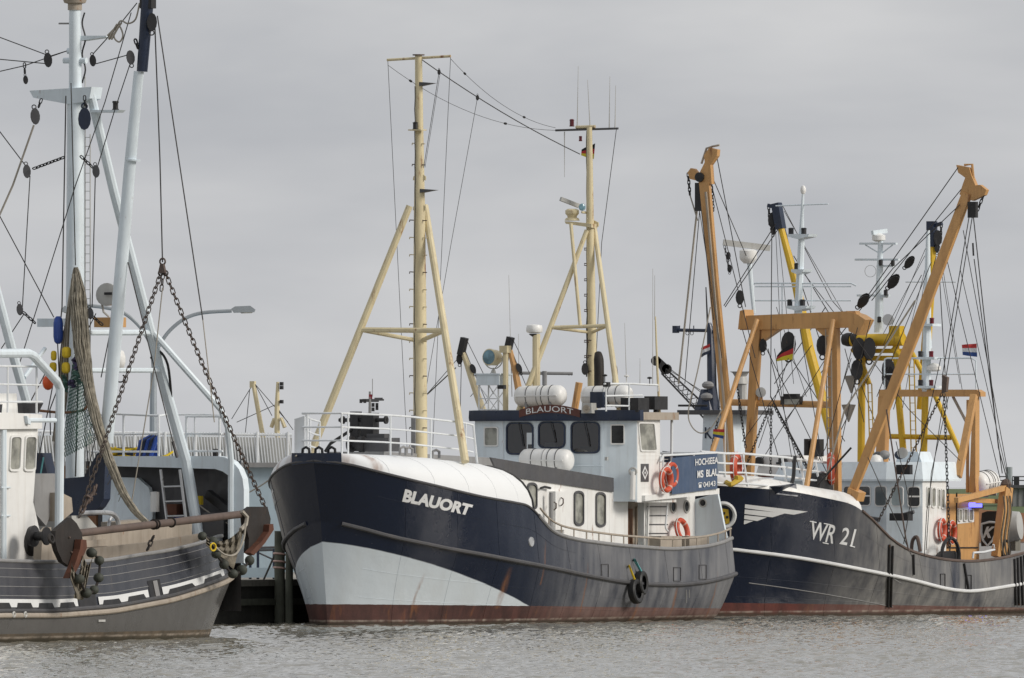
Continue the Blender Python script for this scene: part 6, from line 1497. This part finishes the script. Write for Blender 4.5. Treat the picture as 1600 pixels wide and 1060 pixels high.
for x, y, w, h in ((84, 556, 9, 15), (104, 551, 14, 17), (83, 574, 11, 15), (103, 575, 13, 17)): oblong(net, x, y, w, h, M_flagy if False else M_rope_y, .45, 'yellow_float')
MB().ball(cn(75, 598, .2) - n0, .15, 14, (1, .8, 1.15)).build('orange_buoy', M_buoy, net)
tube(net, 'float_line', M_wire, [cn(90, 535, .42) - n0, cn(93, 600, .4) - n0, cn(78, 640, .3) - n0, cn(79, 680, .3) - n0], .014, 5)
tube(net, 'hoop', M_wood, [p - n0 for p in spline([cn(62, 642, .2), cn(100, 645, .3), cn(130, 641, .4), cn(138, 630, .3)], 4)], .03, 6)
# ---- the beam trawl slung along the side
yt = 2.95
def ct(x, y, d=0): return C.W(x, y, yt + d)
tr = empty('beam_trawl', C.M @ Matrix.Translation(ct(260, 818)), 'rusty brown trawl beam slung by chains along the grey cutter', 'beam trawl')
t0 = ct(260, 818)
def T(x, y, d=0): return ct(x, y, d) - t0
MB().tube([T(118, 834), T(400, 801)], .085, 14).build('beam', M_rusty, tr)
for x in (240, 244, 268): MB().ring(T(x, 834 - (x - 118) * .117), T(400, 801) - T(118, 834), .105, .018, 14, 5).build('beam_strop', M_shoe, tr)
sL = MB().prism([T(x, y, .12) for x, y in ((87, 830), (99, 819), (111, 809), (120, 818), (128, 833), (129, 843), (125, 858), (120, 877), (110, 886), (98, 878), (90, 861), (86, 845))], (0, -.12, 0)).build('trawl_shoe', M_shoe, tr, smooth=0)
MB().prism([T(x, y, .3) for x, y in ((127, 843), (135, 844), (136, 856), (126, 880), (114, 903), (108, 904), (118, 880), (125, 858))], (0, -.16, 0)).build('shoe_sole', M_rustor, sL, smooth=0)
MB().ring(T(80, 842, .1), (0, 1, .2), .09, .035, 12, 6).build('shoe_shackle', M_shoe, sL)
for x, y in ((108, 840), (111, 863)): MB().lathe(T(x, y, .13), (0, 1, 0), [(0, .025), (.03, .02)], 8).build('bolt', M_rusty, sL)
sR = MB().prism([T(x, y, .1) for x, y in ((382, 800), (393, 792), (418, 792), (423, 811), (421, 830), (409, 846), (396, 868), (388, 864), (389, 842), (384, 821))], (0, -.12, 0)).build('trawl_shoe', M_shoe, tr, smooth=0)
MB().prism([T(x, y, .25) for x, y in ((421, 820), (427, 819), (428, 828), (414, 849), (397, 868), (391, 864), (409, 846), (420, 831))], (0, -.16, 0)).build('shoe_sole', M_rustor, sR, smooth=0)
cbp = [v - t0 for v in (cb(255, 418), cb(254, 430), cb(259, 430), cb(256, 428))]
ap = cb(255, 420) - t0
MB().ring(cb(254, 409) - t0, (1, 0, 0), .07, .022, 12, 6).prism([ap + Vector((0, y_, z_)) for y_, z_ in ((-.09, -.1), (.09, -.1), (.04, .1), (-.04, .1))], (.08, 0, 0)).build('ring_plate', M_rusty, tr)
chain(tr, ap + Vector((0, -.06, -.1)), T(124, 808), .185, .013, M_chain, .0, single=True)
chain(tr, ap + Vector((0, .06, -.1)), T(415, 794), .185, .013, M_chain, .10, single=True)
chain(tr, ap + Vector((0, 0, -.1)), cb(252, 455) - t0, .15, .014, M_chain)
chain(tr, T(146, 768), T(127, 800), .20, .024, M_rusty); chain(tr, T(240, 838), T(230, 860), .16, .02, M_shoe)
for x, y in ((147, 765), (140, 780)): tube(tr, 'chafing_twine', M_rusty, [T(x + random.uniform(-4, 4), y + random.uniform(-9, 9), .05) for _ in range(7)], .03, 5)
# footrope bobbins and draped net
def bob(pts, nm_):
    q = [T(x, y, d) for x, y, d in pts]
    tube(tr, 'footrope', M_shoe, spline(q, 4), .03, 6)
    for p in q: MB().ball(p, random.uniform(.11, .135), 14, (1, random.uniform(.9, 1.1), random.uniform(.85, 1))).build('bobbin', M_float, tr)
bob([(143, 864, .3), (155, 876, .3), (154, 903, .3), (147, 922, .3), (135, 927, .4), (124, 905, .45)], 0)
bob([(316, 838, .05), (332, 846, .15), (338, 866, .2), (350, 882, .2), (364, 897, .25), (378, 891, .3), (390, 876, .3)], 0)
def drape(q4, nx, ny, amp, name, dd):
    q_ = quad(*q4); MB().grid([[T(*q_(i / nx, j / ny), dd + amp * math.sin(i * 1.7 + j * .6) * (j / ny) + amp * .5 * math.sin(j * 1.3)) - Vector((0, 0, .22 * math.sin(math.pi * i / nx) * (j / ny))) for i in range(nx + 1)] for j in range(ny + 1)]).build(name, M_net, tr, smooth=70)
drape(((322, 852), (365, 890), (322, 840), (384, 818)), 22, 14, .07, 'net_apron', .12)
drape(((115, 935), (130, 938), (130, 868), (146, 866)), 14, 14, .06, 'net_apron', .3)
drape(((110, 905), (122, 940), (112, 880), (130, 885)), 10, 10, .05, 'net_apron', .35)
tube(tr, 'headline', M_wirel, [p for p in spline([T(330, 848, .3), T(350, 866, .3), T(368, 866, .3), T(380, 845, .3), T(384, 818, .3)], 5)], .022, 5)
MB().tube([T(378, 799, .1), T(386, 808, .15), T(384, 820, .15), T(376, 828, .15)], .05, 6).build('sling', M_wirel, tr)
MB().ring(T(333, 855, .32), (.3, 1, 0), .085, .02, 14, 6).build('yellow_shackle', M_rope_y, tr)
# ================================================================== quay, land and the things on them
top = 1.06
edge = [(-14, 3.35), (19.5, 3.35), (19.5, 7.4), (140, 7.4), (1500, 7.4), (1500, 900), (-700, 900), (-700, 420), (-14, 420)]
M_quaytop = paint('quay_paving', (.33, .31, .27), .9, .12, .4, (.2, .18, .15), bmp=.3, scale=.6)
mb = MB(); n_ = len(edge)
mb.add([(x, y, top) for x, y in edge], [tuple(range(n_))], 1)
mb.add([(x, y, top) for x, y in edge] + [(x, y, -1.5) for x, y in edge], [(i, (i + 1) % n_, n_ + (i + 1) % n_, n_ + i) for i in range(n_)], 0)
M_face = paint('stained_quay_face', (.055, .054, .046), .9, .3, .6, (.02, .022, .016), bmp=.6)
qy = tag(mb.build('quay', [M_face, M_quaytop], None, smooth=0, M=A.M), kind='structure')
MB().box((2.75, 3.36, top - .04), (33.3, .28, .16)).build('coping', M_conc, qy)
for u in np.arange(-13.5, 19, 6.5): MB().box((u, 3.26, .35), (.16, .16, 1.5)).build('fender_timber', M_pile, qy)
MB().bar((-13, 3.22, .55), (19, 3.22, .55), .12, .16).build('wale', M_pile, qy)
gl_ = MB().add([(-900, 540, top + .006), (900, 540, top + .006), (900, 640, top + .006), (-900, 640, top + .006)], [(0, 1, 2, 3)]).build('road', M_asph, None, smooth=0); tag(gl_, kind='structure')
gr = MB().grid([[(x, y, z + .6 * math.sin(x * .013)) for x in np.linspace(-1200, 1200, 40)] for y, z in ((645, top + .01), (700, top + .3), (770, top + .9), (860, top + 1.0), (3000, top + .5))]).build('grass_dike', M_grass, None, smooth=60); tag(gr, kind='structure')
# timber piles in front of the quay
def pile(px, ytop, D, w, label, lean=0):
    p = Vector(((px - 800) / F * D, D, 0)); zt_ = CAMH - (ytop - HY) * D / F
    o = MB().tube([p + Vector((0, 0, -1.2)), p + Vector((lean, 0, zt_ * .6)), p + Vector((lean, 0, zt_))], [w, w * .98, w * .94], 12).build('mooring_pile', M_pile); tag(o, label, 'mooring pile', 'mooring piles'); return o
pl_ = pile(437, 830, 318.2, .14, 'weathered timber mooring pile against the navy bow')
pile(452, 852, 317.6, .10, 'dark timber pile half hidden by the navy bow')
for y in (866, 878, 888): MB().ring(Vector(((437 - 800) / F * 318.2, 318.2, CAMH - (y - HY) * 318.2 / F)), (.1, .1, 1), .15, .025, 14, 5).build('red_lashing', M_band, pl_)
# quay rail
qr = empty('quay_railing', Matrix.Translation(Vector(((400 - 800) / F * 325, 325, top))), 'dark steel quay railing behind the grey cutter', 'railing')
def Q(x, y, D=325): return Vector(((x - 800) / F * D, D, CAMH - (y - HY) * D / F)) - qr.location
for y in (858, 862): tube(qr, 'rail', M_dkgrey, [Q(345, y), Q(444, y - 3)], .03, 6)
for x in (366, 391, 403, 428): tube(qr, 'post', M_navy, [Q(x, 858), Q(x, 905)], .035, 6)
for a, b_ in (((366, 862), (388, 880)), ((366, 868), (384, 884)), ((404, 864), (430, 876))): tube(qr, 'brace', M_dkgrey, [Q(*a), Q(*b_)], .022, 6)
MB().box(Q(402, 895), (1.1, .4, .25)).build('toe_board', M_wall, qr)
# mooring lines
def rope(name, pts, r, m_, label):
    o = tube(None, name, m_, pts, r, 6); return tag(o, label, 'rope', 'mooring ropes')
def WP(x, y, D): return Vector(((x - 800) / F * D, D, CAMH - (y - HY) * D / F))
rope('mooring_rope', sag(WP(463, 712, 313.4), WP(376, 775, 331), .12), .02, M_wirel, 'thin mooring rope from the navy bow towards the pale wall')
rope('mooring_rope', sag(WP(441, 838, 318), WP(412, 906, 322), .02), .025, M_rubber, 'dark slack rope hanging from the pile to the quay')
# ---- pale building with slatted parapet
bl = empty('harbour_building', Matrix.Translation(Vector((-8.75, 350, top))), 'low pale blue harbour building with white slatted parapet at the left', 'building')
def H_(x, y, d=0): return WP(x, y, 350 + d) - Vector((-8.75, 350, top))
MB().prism([H_(-60, 727), H_(459, 729), H_(459, 915), H_(-60, 915)], (0, 14, 0)).build('wall', M_wall, bl, smooth=0)
MB().bar(H_(-60, 725, -.15), H_(459, 727, -.15), .2, .13).build('gutter', M_grey, bl, smooth=0)
sl_me = MB().bar((0, 0, 0), (-.09, 0, .83), .055, .03).mesh('slat', M_rail, 0)
for i, x in enumerate(np.arange(-40, 458, 4.6)):
    o = bpy.data.objects.new('slat', sl_me); COL.objects.link(o); o.parent = bl; o.location = H_(x, 722 + (x - 200) * .008, -.1)
MB().prism([H_(-60, 680, .25), H_(456, 684, .25), H_(456, 726, .25), H_(-60, 722, .25)], (0, .05, 0)).build('parapet_backing', M_ltgrey, bl, smooth=0)
tube(bl, 'handrail', M_rail, [H_(-60, 673, -.1), H_(456, 680, -.1)], .04, 6)
for x in np.arange(-30, 459, 48): tube(bl, 'parapet_post', M_rail, [H_(x, 724, -.13), H_(x, 675, -.13)], .035, 6)
for x, y in ((65, 700), (285, 698)):
    MB().box(H_(x, y, .6), (1.0, .5, .7)).build('roof_vent', M_pale, bl)
# ---- double street lamp
lp = empty('street_lamp', Matrix.Translation(Vector((WP(240, 700, 356).x, 356, top))), 'grey double-armed street lamp behind the shrimp cutter', 'street lamp')
def Lm(x, y): return WP(x, y, 356) - lp.location
tube(lp, 'post', M_lamp, [Lm(239, 870), Lm(239.5, 640), Lm(240, 575)], [.12, .10, .085], 10)
for pts in ([(240, 580), (244, 552), (252, 535), (266, 516), (289, 498), (317, 489), (362, 486)], [(240, 580), (237, 548), (230, 528), (216, 508), (193, 489), (165, 481), (130, 477)]):
    tube(lp, 'arm', M_lamp, spline([Lm(*p) for p in pts], 4), .055, 8)
for x0, x1 in ((361, 399), (131, 95)):
    s_ = 1 if x1 > x0 else -1
    MB().prism([Lm(x0, 483), Lm(x0 + s_ * 6, 479), Lm(x0 + s_ * 30, 478), Lm(x1, 484), Lm(x1 - s_ * 2, 488), Lm(x0 + s_ * 4, 489)], (0, .3, 0)).build('lamp_head', M_lamp, lp, smooth=30)
    MB().prism([Lm(x0 + s_ * 14, 488.5), Lm(x1 - s_ * 4, 488.0), Lm(x1 - s_ * 6, 489.5), Lm(x0 + s_ * 16, 490)], (0, .26, 0)).build('lamp_glass', M_glassl, lp, smooth=0)
# ---- helper for far boats: a ship frame, plain hull and gear
def far_boat(px, D, phi, label, hull_c, L=17, B_=2.6, zs=2.2, side=-1):
    fr = Frame(px, D, phi); r = empty('fishing_boat', fr.M, label, 'fishing boat', 'fishing boats in the harbour')
    mb = MB()
    S = np.linspace(0, 1, 30); b = B_ * (1 - (1 - np.minimum(S / .3, 1)) ** 2) ** .65 * (1 - np.clip((S - .75) / .25, 0, 1) ** 2.5) ** .5; u = S * L
    sheer = zs + .9 * (1 - S) ** 3 + .25 * np.clip(S - .7, 0, 1)
    for sd in (-1, 1): mb.grid([[(u[i] + .3, sd * b[i] * .85, -.6) for i in range(30)], [(u[i] + .1, sd * b[i] * .95, .4) for i in range(30)], [(u[i], sd * b[i], sheer[i]) for i in range(30)]])
    mb.grid([[(u[i], -b[i], sheer[i] - .3) for i in range(30)], [(u[i], b[i], sheer[i] - .3) for i in range(30)]])
    mb.build('hull', hull_c, r, smooth=40); return fr, r
# ---- boat with the yellow gantry behind the trawler
E, rootE = far_boat(1190, 364, 60, 'fishing boat with bright yellow gantry and white cabin behind the trawler', M_wood, 22, 2.9, 2.5)
ue0 = E.W(1375, 700, 0).x
def ee(x, y, d=0): return E.U(x, y, ue0 + d)
gy = MB().tube([ee(1331, 532), ee(1412, 531)], .18, 14).build('gantry', M_yellow, rootE)
MB().prism([ee(1334, 545, .1), ee(1405, 545, .1), ee(1400, 552, .1), ee(1338, 552, .1)], (.25, 0, 0)).prism([ee(1336, 556, .1), ee(1394, 556, .1), ee(1392, 564, .1), ee(1338, 564, .1)], (.2, 0, 0)).build('gantry_girder', M_yellow, gy, smooth=0)
for x in (1318, 1330): MB().lathe(ee(x, 531), (0, -1, 0), [(0, .16), (.12, .2), (.25, .2)], 14).build('end_sheave', M_black, gy)
for pts, w_ in (([(1343, 540), (1347, 560), (1345, 765)], .11), ([(1400, 540), (1402, 600), (1412, 712)], .10), ([(1446, 612), (1443, 725)], .10), ([(1332, 545), (1344, 560), (1358, 600)], .08), ([(1395, 545), (1410, 560)], .1), ([(1384, 682), (1486, 684)], .075), ([(1425, 552), (1462, 620), (1504, 716)], .075)):
    MB().tube([ee(x, y, .1) for x, y in pts], w_, 10).build('gantry_leg', M_yellow, gy)
MB().box(ee(1401, 519), (.3, .35, .35)).build('gantry_post', M_yellow, gy)
for x0, x1, y0, y1 in ((1356, 1362, 600, 740), (1420, 1428, 560, 720)):
    for x in (x0, x1): tube(gy, 'ladder_stile', M_yellow, [ee(x, y0), ee(x + 4, y1)], .02, 5)
    for y in range(y0, y1, 14): tube(gy, 'ladder_rung', M_yellow, [ee(x0 + (y - y0) * .028, y), ee(x1 + (y - y0) * .028, y)], .014, 4)
be1 = MB().tube([ee(1220, 355, -1), ee(1243, 440, -1), ee(1264, 545, -1), ee(1300, 680, -1)], [.09, .13, .15, .15], 10).build('derrick_boom', M_yellow, rootE)
be2 = MB().tube([ee(1456, 385, 1), ee(1455, 430, 1), ee(1448, 530, 1), ee(1440, 640, 1)], [.12, .13, .15, .15], 10).build('derrick_boom', M_yellow, rootE)
for bb, (x, y) in ((be1, (1216, 338)), (be2, (1456, 366))):
    dd = -1 if bb is be1 else 1
    MB().bar(ee(x - (3 if dd < 0 else 0), y - 20, dd), ee(x + (4 if dd < 0 else 0), y + 20, dd), .24, .24).build('boom_head', M_navy, bb)
    block(bb, ee(x - 9 * (1 if dd < 0 else -1), y + 6, dd), (0, 0, 1), .42); block(bb, ee(x + 8 * (1 if dd < 0 else -1) * (-1), y + 22, dd), (0, 0, 1), .25)
    chain(bb, ee(x - 15 * (1 if dd < 0 else -1), y - 16, dd), ee(x - 13 * (1 if dd < 0 else -1), y + 14, dd), .13, .018, M_black)
    MB().bar(ee(x - 16 * (1 if dd < 0 else -1), y - 17, dd), ee(x + 2, y - 12, dd), .1, .1).build('head_arm', M_navy, bb)
for pts in ([(1222, 320), (1300, 470), (1345, 520)], [(1220, 345), (1290, 560)], [(1216, 360), (1240, 600)], [(1225, 330), (1330, 510)], [(1212, 362), (1225, 640)], [(1240, 400), (1320, 530)], [(1250, 420), (1312, 500)], [(1450, 380), (1380, 540)], [(1462, 372), (1500, 600)], [(1470, 400), (1505, 620)], [(1452, 395), (1400, 600)], [(1445, 400), (1360, 560)], [(1448, 420), (1410, 640)], [(1466, 400), (1480, 640)], [(1330, 560), (1300, 650)], [(1320, 545), (1350, 660)], [(1225, 350), (1262, 510)], [(1236, 560), (1320, 690)], [(1210, 600), (1290, 480)], [(1300, 560), (1225, 660)], [(1330, 640), (1270, 760)], [(1345, 600), (1390, 720)]):
    tube(gy, 'wire', M_wire, [ee(x, y, random.uniform(-.5, .5)) for x, y in pts], random.choice((.009, .012, .014)), 5)
for x, y, s_ in ((1342, 545, .6), (1358, 545, .6), (1339, 578, .55), (1388, 578, .6), (1388, 590, .6)): block(gy, ee(x, y, -.4), (0, 0, 1), s_)
for x, y in ((1330, 585), (1326, 630)): # radar reflectors
    c = ee(x, y, -.3); MB().lathe(c - Vector((0, 0, .55)), (0, 0, 1), [(0, .02), (.5, .22), (.52, .02)], 4).build('radar_reflector', M_grey, gy)
wm = MB().tube([ee(1373, 520, .5), ee(1374, 450, .5), ee(1376, 372, .5)], [.14, .11, .07], 10).build('radar_mast', M_pale, rootE)
for x0, x1, y in ((1344, 1401, 381), (1337, 1405, 406), (1371, 1397, 416), (1371, 1386, 464), (1340, 1390, 462)): MB().bar(ee(x0, y, .5), ee(x1, y, .5), .12, .06).build('spreader', M_pale, wm)
MB().lathe(ee(1373, 378, .5), (0, 0, 1), [(0, .1), (.05, .2), (.18, .2), (.22, .12), (.25, .05)], 12).build('radar_gearbox', M_white, wm); MB().bar(ee(1363, 364, .3), ee(1385, 361, .8), .1, .12).build('radar_scanner', M_pale, wm)
for x, y in ((1376, 411), (1395, 412), (1384, 458), (1374, 500), (1390, 500)): MB().lathe(ee(x, y + 4, .4), (0, 0, 1), [(0, .06), (.15, .06), (.17, .04)], 8).build('signal_lantern', M_black, wm)
for a, b_ in (((1352, 383), (1372, 395)), ((1395, 383), (1378, 396))): tube(wm, 'brace', M_pale, [ee(*a, .5), ee(*b_, .5)], .02, 5)
MB().ring(ee(1360, 424, .5), (1, .2, 0), .17, .008, 16, 4).build('cable_loop', M_ltgrey, wm)
MB().lathe(ee(1388, 500, .3), (-1, -.3, 0), [(-.15, .08), (0, .17), (.04, .17)], 12).build('searchlight', M_alu, wm)
wm2 = MB().tube([ee(1452, 545, .8), ee(1448, 440, .8), ee(1447, 395, .8)], [.08, .06, .03], 8).build('pole_mast', M_pale, rootE)
tube(wm2, 'yard', M_pale, [ee(1415, 441, .8), ee(1494, 441, .8)], .016, 5)
cbn = MB().prism([ee(1180, 745, -2.4), ee(1262, 748, -2.4), ee(1250, 712, -2.4), ee(1190, 711, -2.4)], (2.0, 0, 0)).build('cabin', M_white, rootE, smooth=0)
for x, y in ((1187, 724), (1218, 724), (1222, 732)): MB().box(ee(x, y, -2.42), (.03, .22, .06)).build('cabin_window', M_glass, cbn)
for x in (1185, 1222): MB().lathe(ee(x, 721, -2.6), (1, 0, 0), [(0, .13), (.1, .13)], 12).build('vent_cowl', M_black, cbn)
nb2 = MB().prism([ee(1184, 742, -2.6), ee(1248, 742, -2.6), ee(1248, 748, -2.6), ee(1184, 746, -2.6)], (.1, 0, 0)).build('name_board', M_board, cbn, smooth=0)
qn = quad((1209, 747.2), (1247, 747.8), (1209, 742.4), (1247, 742.6)); lettering('JORRITTER', lambda x, y: ee(*qn(x, y), -2.62), M_gold, nb2, 0, .01, 'name_lettering')
tube(rootE, 'funnel', M_shoe, [ee(1262, 745, -1.5), ee(1262, 686, -1.5)], .11, 10)
MB().box(ee(1277, 700, -1.5), (.25, .3, .5)).build('exhaust_box', M_black, rootE)
# ---- boat with the pale casing marked K
Gf, rootG = far_boat(1050, 352, 60, 'fishing boat with pale blue casing lettered K and navy mast', M_navy, 15, 2.4, 2.3)
ug_ = Gf.W(1112, 700, 0).x
def gg(x, y, d=0): return Gf.U(x, y, ug_ + d)
cs = MB().prism([gg(1099, 646), gg(1140, 646), gg(1142, 760), gg(1095, 760)], (1.2, 0, 0)).build('casing', M_pale, rootG, smooth=0)
qk = quad((1101, 685), (1113, 686), (1101, 668), (1113, 668)); lettering('K', lambda x, y: gg(*qk(x, y), -.02), M_navy, cs, 0, .02, 'letter')
MB().prism([gg(1058, 641, -.2), gg(1165, 641, -.2), gg(1165, 648, -.2), gg(1058, 648, -.2)], (1.6, 0, 0)).build('bridge_wing', M_dkgrey, cs, smooth=0)
tube(cs, 'wing_rail', M_black, [gg(1060, 634, -.1), gg(1105, 634, -.1)], .03, 6)
nm_ = MB().tube([gg(1114, 642, .3), gg(1112, 600, .3), gg(1110, 516, .3), gg(1108, 505, .3)], [.2, .13, .10, .06], 10).build('mast', M_navy, rootG)
tube(nm_, 'yard', M_navy, [gg(1056, 516, .3), gg(1120, 517, .3)], .05, 8); tube(nm_, 'whip_antenna', M_black, [gg(1106, 515, .3), gg(1103, 449, .3)], [.03, .015], 6)
MB().box(gg(1056, 515, .3), (.15, .14, .2)).build('yard_lamp', M_navy, nm_)
for x in (1062, 1084): tube(nm_, 'yard_spike', M_navy, [gg(x, 517, .3), gg(x, 509, .3)], .015, 5)
for x in (1074, 1081): MB().ring(gg(x, 521, .3), (1, 0, 0), .05, .01, 10, 4).build('yard_ring', M_black, nm_)
MB().lathe(gg(1104, 648, .3), (0, 0, 1), [(0, .4), (.4, .25), (.7, .16)], 8).build('mast_foot', M_navy, nm_)
for x, y in ((1106, 602), (1104, 620)): MB().ball(gg(x, y, .1), .14, 10, (1, 1.3, .8)).build('horn', M_grey, nm_)
for x in (1122, 1126): tube(nm_, 'ladder_stile', M_black, [gg(x - 5, 520, .3), gg(x - 2, 640, .3)], .015, 5)
fg = flag(Gf, flagpx(Gf, quad((1109, 552), (1095, 559), (1109, 537), (1095, 544)), ug_ + .1, .03), [M_flagr, M_flagw, M_navy], 'small red white and blue flag on the navy mast')
MB().tube([gg(1160, 600, .8), gg(1160, 650, .8)], .12, 8).lathe(gg(1157, 600, .8), (0, 0, 1), [(0, .22), (.2, .16), (.3, .22), (.34, .3)], 10).build('satellite_mast', M_ltgrey, cs)
# ---- boats seen only by their gear behind the navy cutter
Hf, rootH = far_boat(640, 345, 62, 'fishing boat with two tan derricks hidden behind the navy cutter', M_wood, 14, 2.2, 1.9)
uh = Hf.W(770, 640, 0).x
def hh(x, y, d=0): return Hf.U(x, y, uh + d)
for pts, hd in (([(724, 552), (735, 585), (760, 660)], (721, 541)), ([(797, 548), (804, 575), (816, 640)], (793, 540))):
    d1 = MB().tube([hh(x, y) for x, y in pts], [.07, .09, .11], 8).build('derrick_boom', M_orange if pts[0][0] > 760 else M_cream, rootH)
    MB().bar(hh(hd[0] + 5, hd[1] - 13), hh(hd[0] - 1, hd[1] + 14), .16, .2).build('boom_head', M_black, d1); block(d1, hh(hd[0] - 3, hd[1] + 20), (0, 0, 1), .28)
    for q_ in ([(hd[0] + 8, hd[1] - 10), (hd[0] + 50, hd[1] + 75)], [(hd[0] + 5, hd[1] + 5), (hd[0] + 40, hd[1] + 90)], [(hd[0], hd[1] + 20), (hd[0] - 2, hd[1] + 110)], [(hd[0] - 6, hd[1] + 20), (hd[0] - 58, hd[1] + 80)]): tube(d1, 'wire', M_wire, [hh(*p) for p in q_], .010, 5)
    block(d1, hh(hd[0] + 18, hd[1] + 36), (0, .4, .9), .26)
tube(rootH, 'whip_antenna', M_ltgrey, [hh(800, 620), hh(795, 430)], [.012, .006], 5); tube(rootH, 'whip_antenna', M_ltgrey, [hh(811, 600), hh(810, 522)], [.01, .006], 5)
o_ = MB().tube([hh(905, 598, 3), hh(897, 645, 3)], .10, 8).build('derrick_boom', M_orange, rootH)
# distant fishing boat masts at the left
If, rootI = far_boat(395, 430, 62, 'distant boat with pale yellow masts beyond the harbour building', M_grey, 12, 2.0, 2.0)
ui_ = If.W(430, 700, 0).x
def ii(x, y, d=0): return If.U(x, y, ui_ + d)
m_ = MB().tube([ii(433, 780), ii(433, 640), ii(434, 597)], [.10, .09, .05], 8).build('mast', M_cream, rootI)
d_ = MB().tube([ii(412, 690), ii(396, 600)], [.085, .075], 8).build('derrick_boom', M_cream, rootI); MB().box(ii(395, 601), (.12, .18, .22)).build('boom_head', M_cream, d_)
for q_ in ([(398, 600), (450, 660)], [(392, 606), (362, 655)], [(390, 610), (382, 690)], [(435, 640), (458, 672)], [(398, 600), (425, 650)], [(432, 632), (370, 660)]): tube(m_, 'wire', M_wire, [ii(*p) for p in q_], .013, 5)
MB().tube([ii(424, 668), ii(428, 656), ii(440, 655), ii(445, 668)], .07, 8).build('gallows', M_cream, m_)
for x, y in ((440, 600), (440, 606), (440, 628)): MB().box(ii(x, y), (.1, .1, .12)).build('mast_lamp', M_black, m_)
# distant antenna mast over the navy bow
am = empty('signal_mast', Matrix.Translation(Vector((WP(578, 700, 520).x, 520, top))), 'distant signal mast with crossbars seen over the navy bow', 'mast')
def aa(x, y): return WP(x, y, 520) - am.location
tube(am, 'pole', M_grey, [aa(578, 790), aa(578, 612)], [.14, .05], 8)
for x0, x1, y in ((563, 592, 627), (566, 600, 625), (585, 598, 623)): tube(am, 'crossbar', M_dkgrey, [aa(x0, y), aa(x1, y)], .04, 5)
for x, y in ((564, 627), (570, 627), (583, 633), (589, 633), (583, 640), (589, 638)): MB().box(aa(x, y), (.12, .1, .16)).build('mast_lamp', M_black, am)
MB().box(aa(579, 620), (.14, .1, .18)).build('red_lamp', M_redlamp, am); tube(am, 'whip_antenna', M_grey, [aa(582, 620), aa(582, 592)], .015, 5)
# cross-shaped light gantry over the wheelhouse roof
lg = empty('light_gantry', Matrix.Translation(Vector((WP(851, 700, 600).x, 600, top))), 'distant grey T-shaped light gantry behind the wheelhouse', 'light mast')
def gq(x, y): return WP(x, y, 600) - lg.location
tube(lg, 'pole', M_grey, [gq(851, 800), gq(851, 580)], .12, 8); tube(lg, 'crossbar', M_grey, [gq(808, 583), gq(895, 584)], .075, 6)
for x in (848, 889, 893): tube(lg, 'lamp_rod', M_grey, [gq(x, 584), gq(x, 587)], .03, 5)
# ---- lattice crane
cr = empty('lattice_crane', Matrix.Translation(Vector((WP(1140, 700, 400).x, 400, top))), 'dark lattice crane boom rising behind the stern of the navy cutter', 'crane')
def cq(x, y, d=0): return WP(x, y, 400 + d) - cr.location
a0, a1 = (1037, 580), (1118, 660); wq = 8
for o1, o2, dd in ((-5, -9, 0), (5, 9, 0), (-5, -9, 1), (5, 9, 1)): tube(cr, 'chord', M_black, [cq(a0[0] - o1 * .7, a0[1] + o1 * .7, dd), cq(a1[0] - o2 * .7, a1[1] + o2 * .7, dd)], .03, 5)
nz = 12
for i in range(nz):
    t0_, t1_ = i / nz, (i + 1) / nz
    def cp(t, s_, dd=0): w_ = (5 + 4 * t) * s_; return cq(a0[0] + (a1[0] - a0[0]) * t - w_ * .7, a0[1] + (a1[1] - a0[1]) * t + w_ * .7, dd)
    tube(cr, 'lattice_bar', M_black, [cp(t0_, -1), cp(t1_, 1)], .016, 4); tube(cr, 'lattice_bar', M_black, [cp(t0_, 1), cp(t1_, -1)], .016, 4); tube(cr, 'lattice_bar', M_black, [cp(t0_, -1, 1), cp(t1_, 1, 1)], .014, 4)
for x, y in ((1025, 564), (1042, 577)): MB().lathe(cq(x, y), (0, 1, 0), [(0, .16), (.3, .16)], 12).build('head_sheave', M_black, cr)
MB().prism([cq(1022, 560), cq(1032, 560), cq(1047, 574), cq(1036, 588)], (0, .4, 0)).build('boom_head', M_black, cr, smooth=0)
for q_ in ([(1045, 575), (1150, 655)], [(1025, 570), (1118, 668)], [(1045, 578), (1110, 620)]): tube(cr, 'hoist_wire', M_wire, [cq(*p) for p in q_], .012, 5)
MB().box(cq(1122, 690), (.7, 1.6, 1.2)).build('crane_cab', M_dkgrey, cr); MB().box(cq(1122, 735), (.9, 1.8, 1.0)).build('crane_base', M_black, cr)
# ---- far buildings and railing at the right edge
bw = empty('dike_building', Matrix.Translation(Vector((WP(1600, 800, 760).x, 760, 1.8))), 'low grey flat building on the grass dike at the right edge', 'building')
def bq(x, y, d=0): return WP(x, y, 760 + d) - bw.location
MB().prism([bq(1574, 762), bq(1680, 762), bq(1680, 822), bq(1574, 822)], (0, 12, 0)).build('wall', M_grey, bw, smooth=0)
MB().prism([bq(1570, 758, -.3), bq(1684, 758, -.3), bq(1684, 763, -.3), bq(1570, 763, -.3)], (0, 13, 0)).build('roof', M_dkgrey, bw, smooth=0)
for x in range(1582, 1680, 9): tube(bw, 'panel_joint', M_dkgrey, [bq(x, 764, -.03), bq(x, 818, -.03)], .03, 4)
for y in (745, 751): tube(bw, 'roof_rail', M_dkgrey, [bq(1560, y), bq(1680, y)], .035, 5)
for x in range(1562, 1680, 10): tube(bw, 'rail_post', M_dkgrey, [bq(x, 745), bq(x, 760)], .03, 5)
tube(bw, 'flue', M_lamp, [bq(1577, 762), bq(1577, 730)], .2, 8)
MB().box(bq(1588, 752), (.3, .3, .5)).build('roof_unit', M_black, bw)
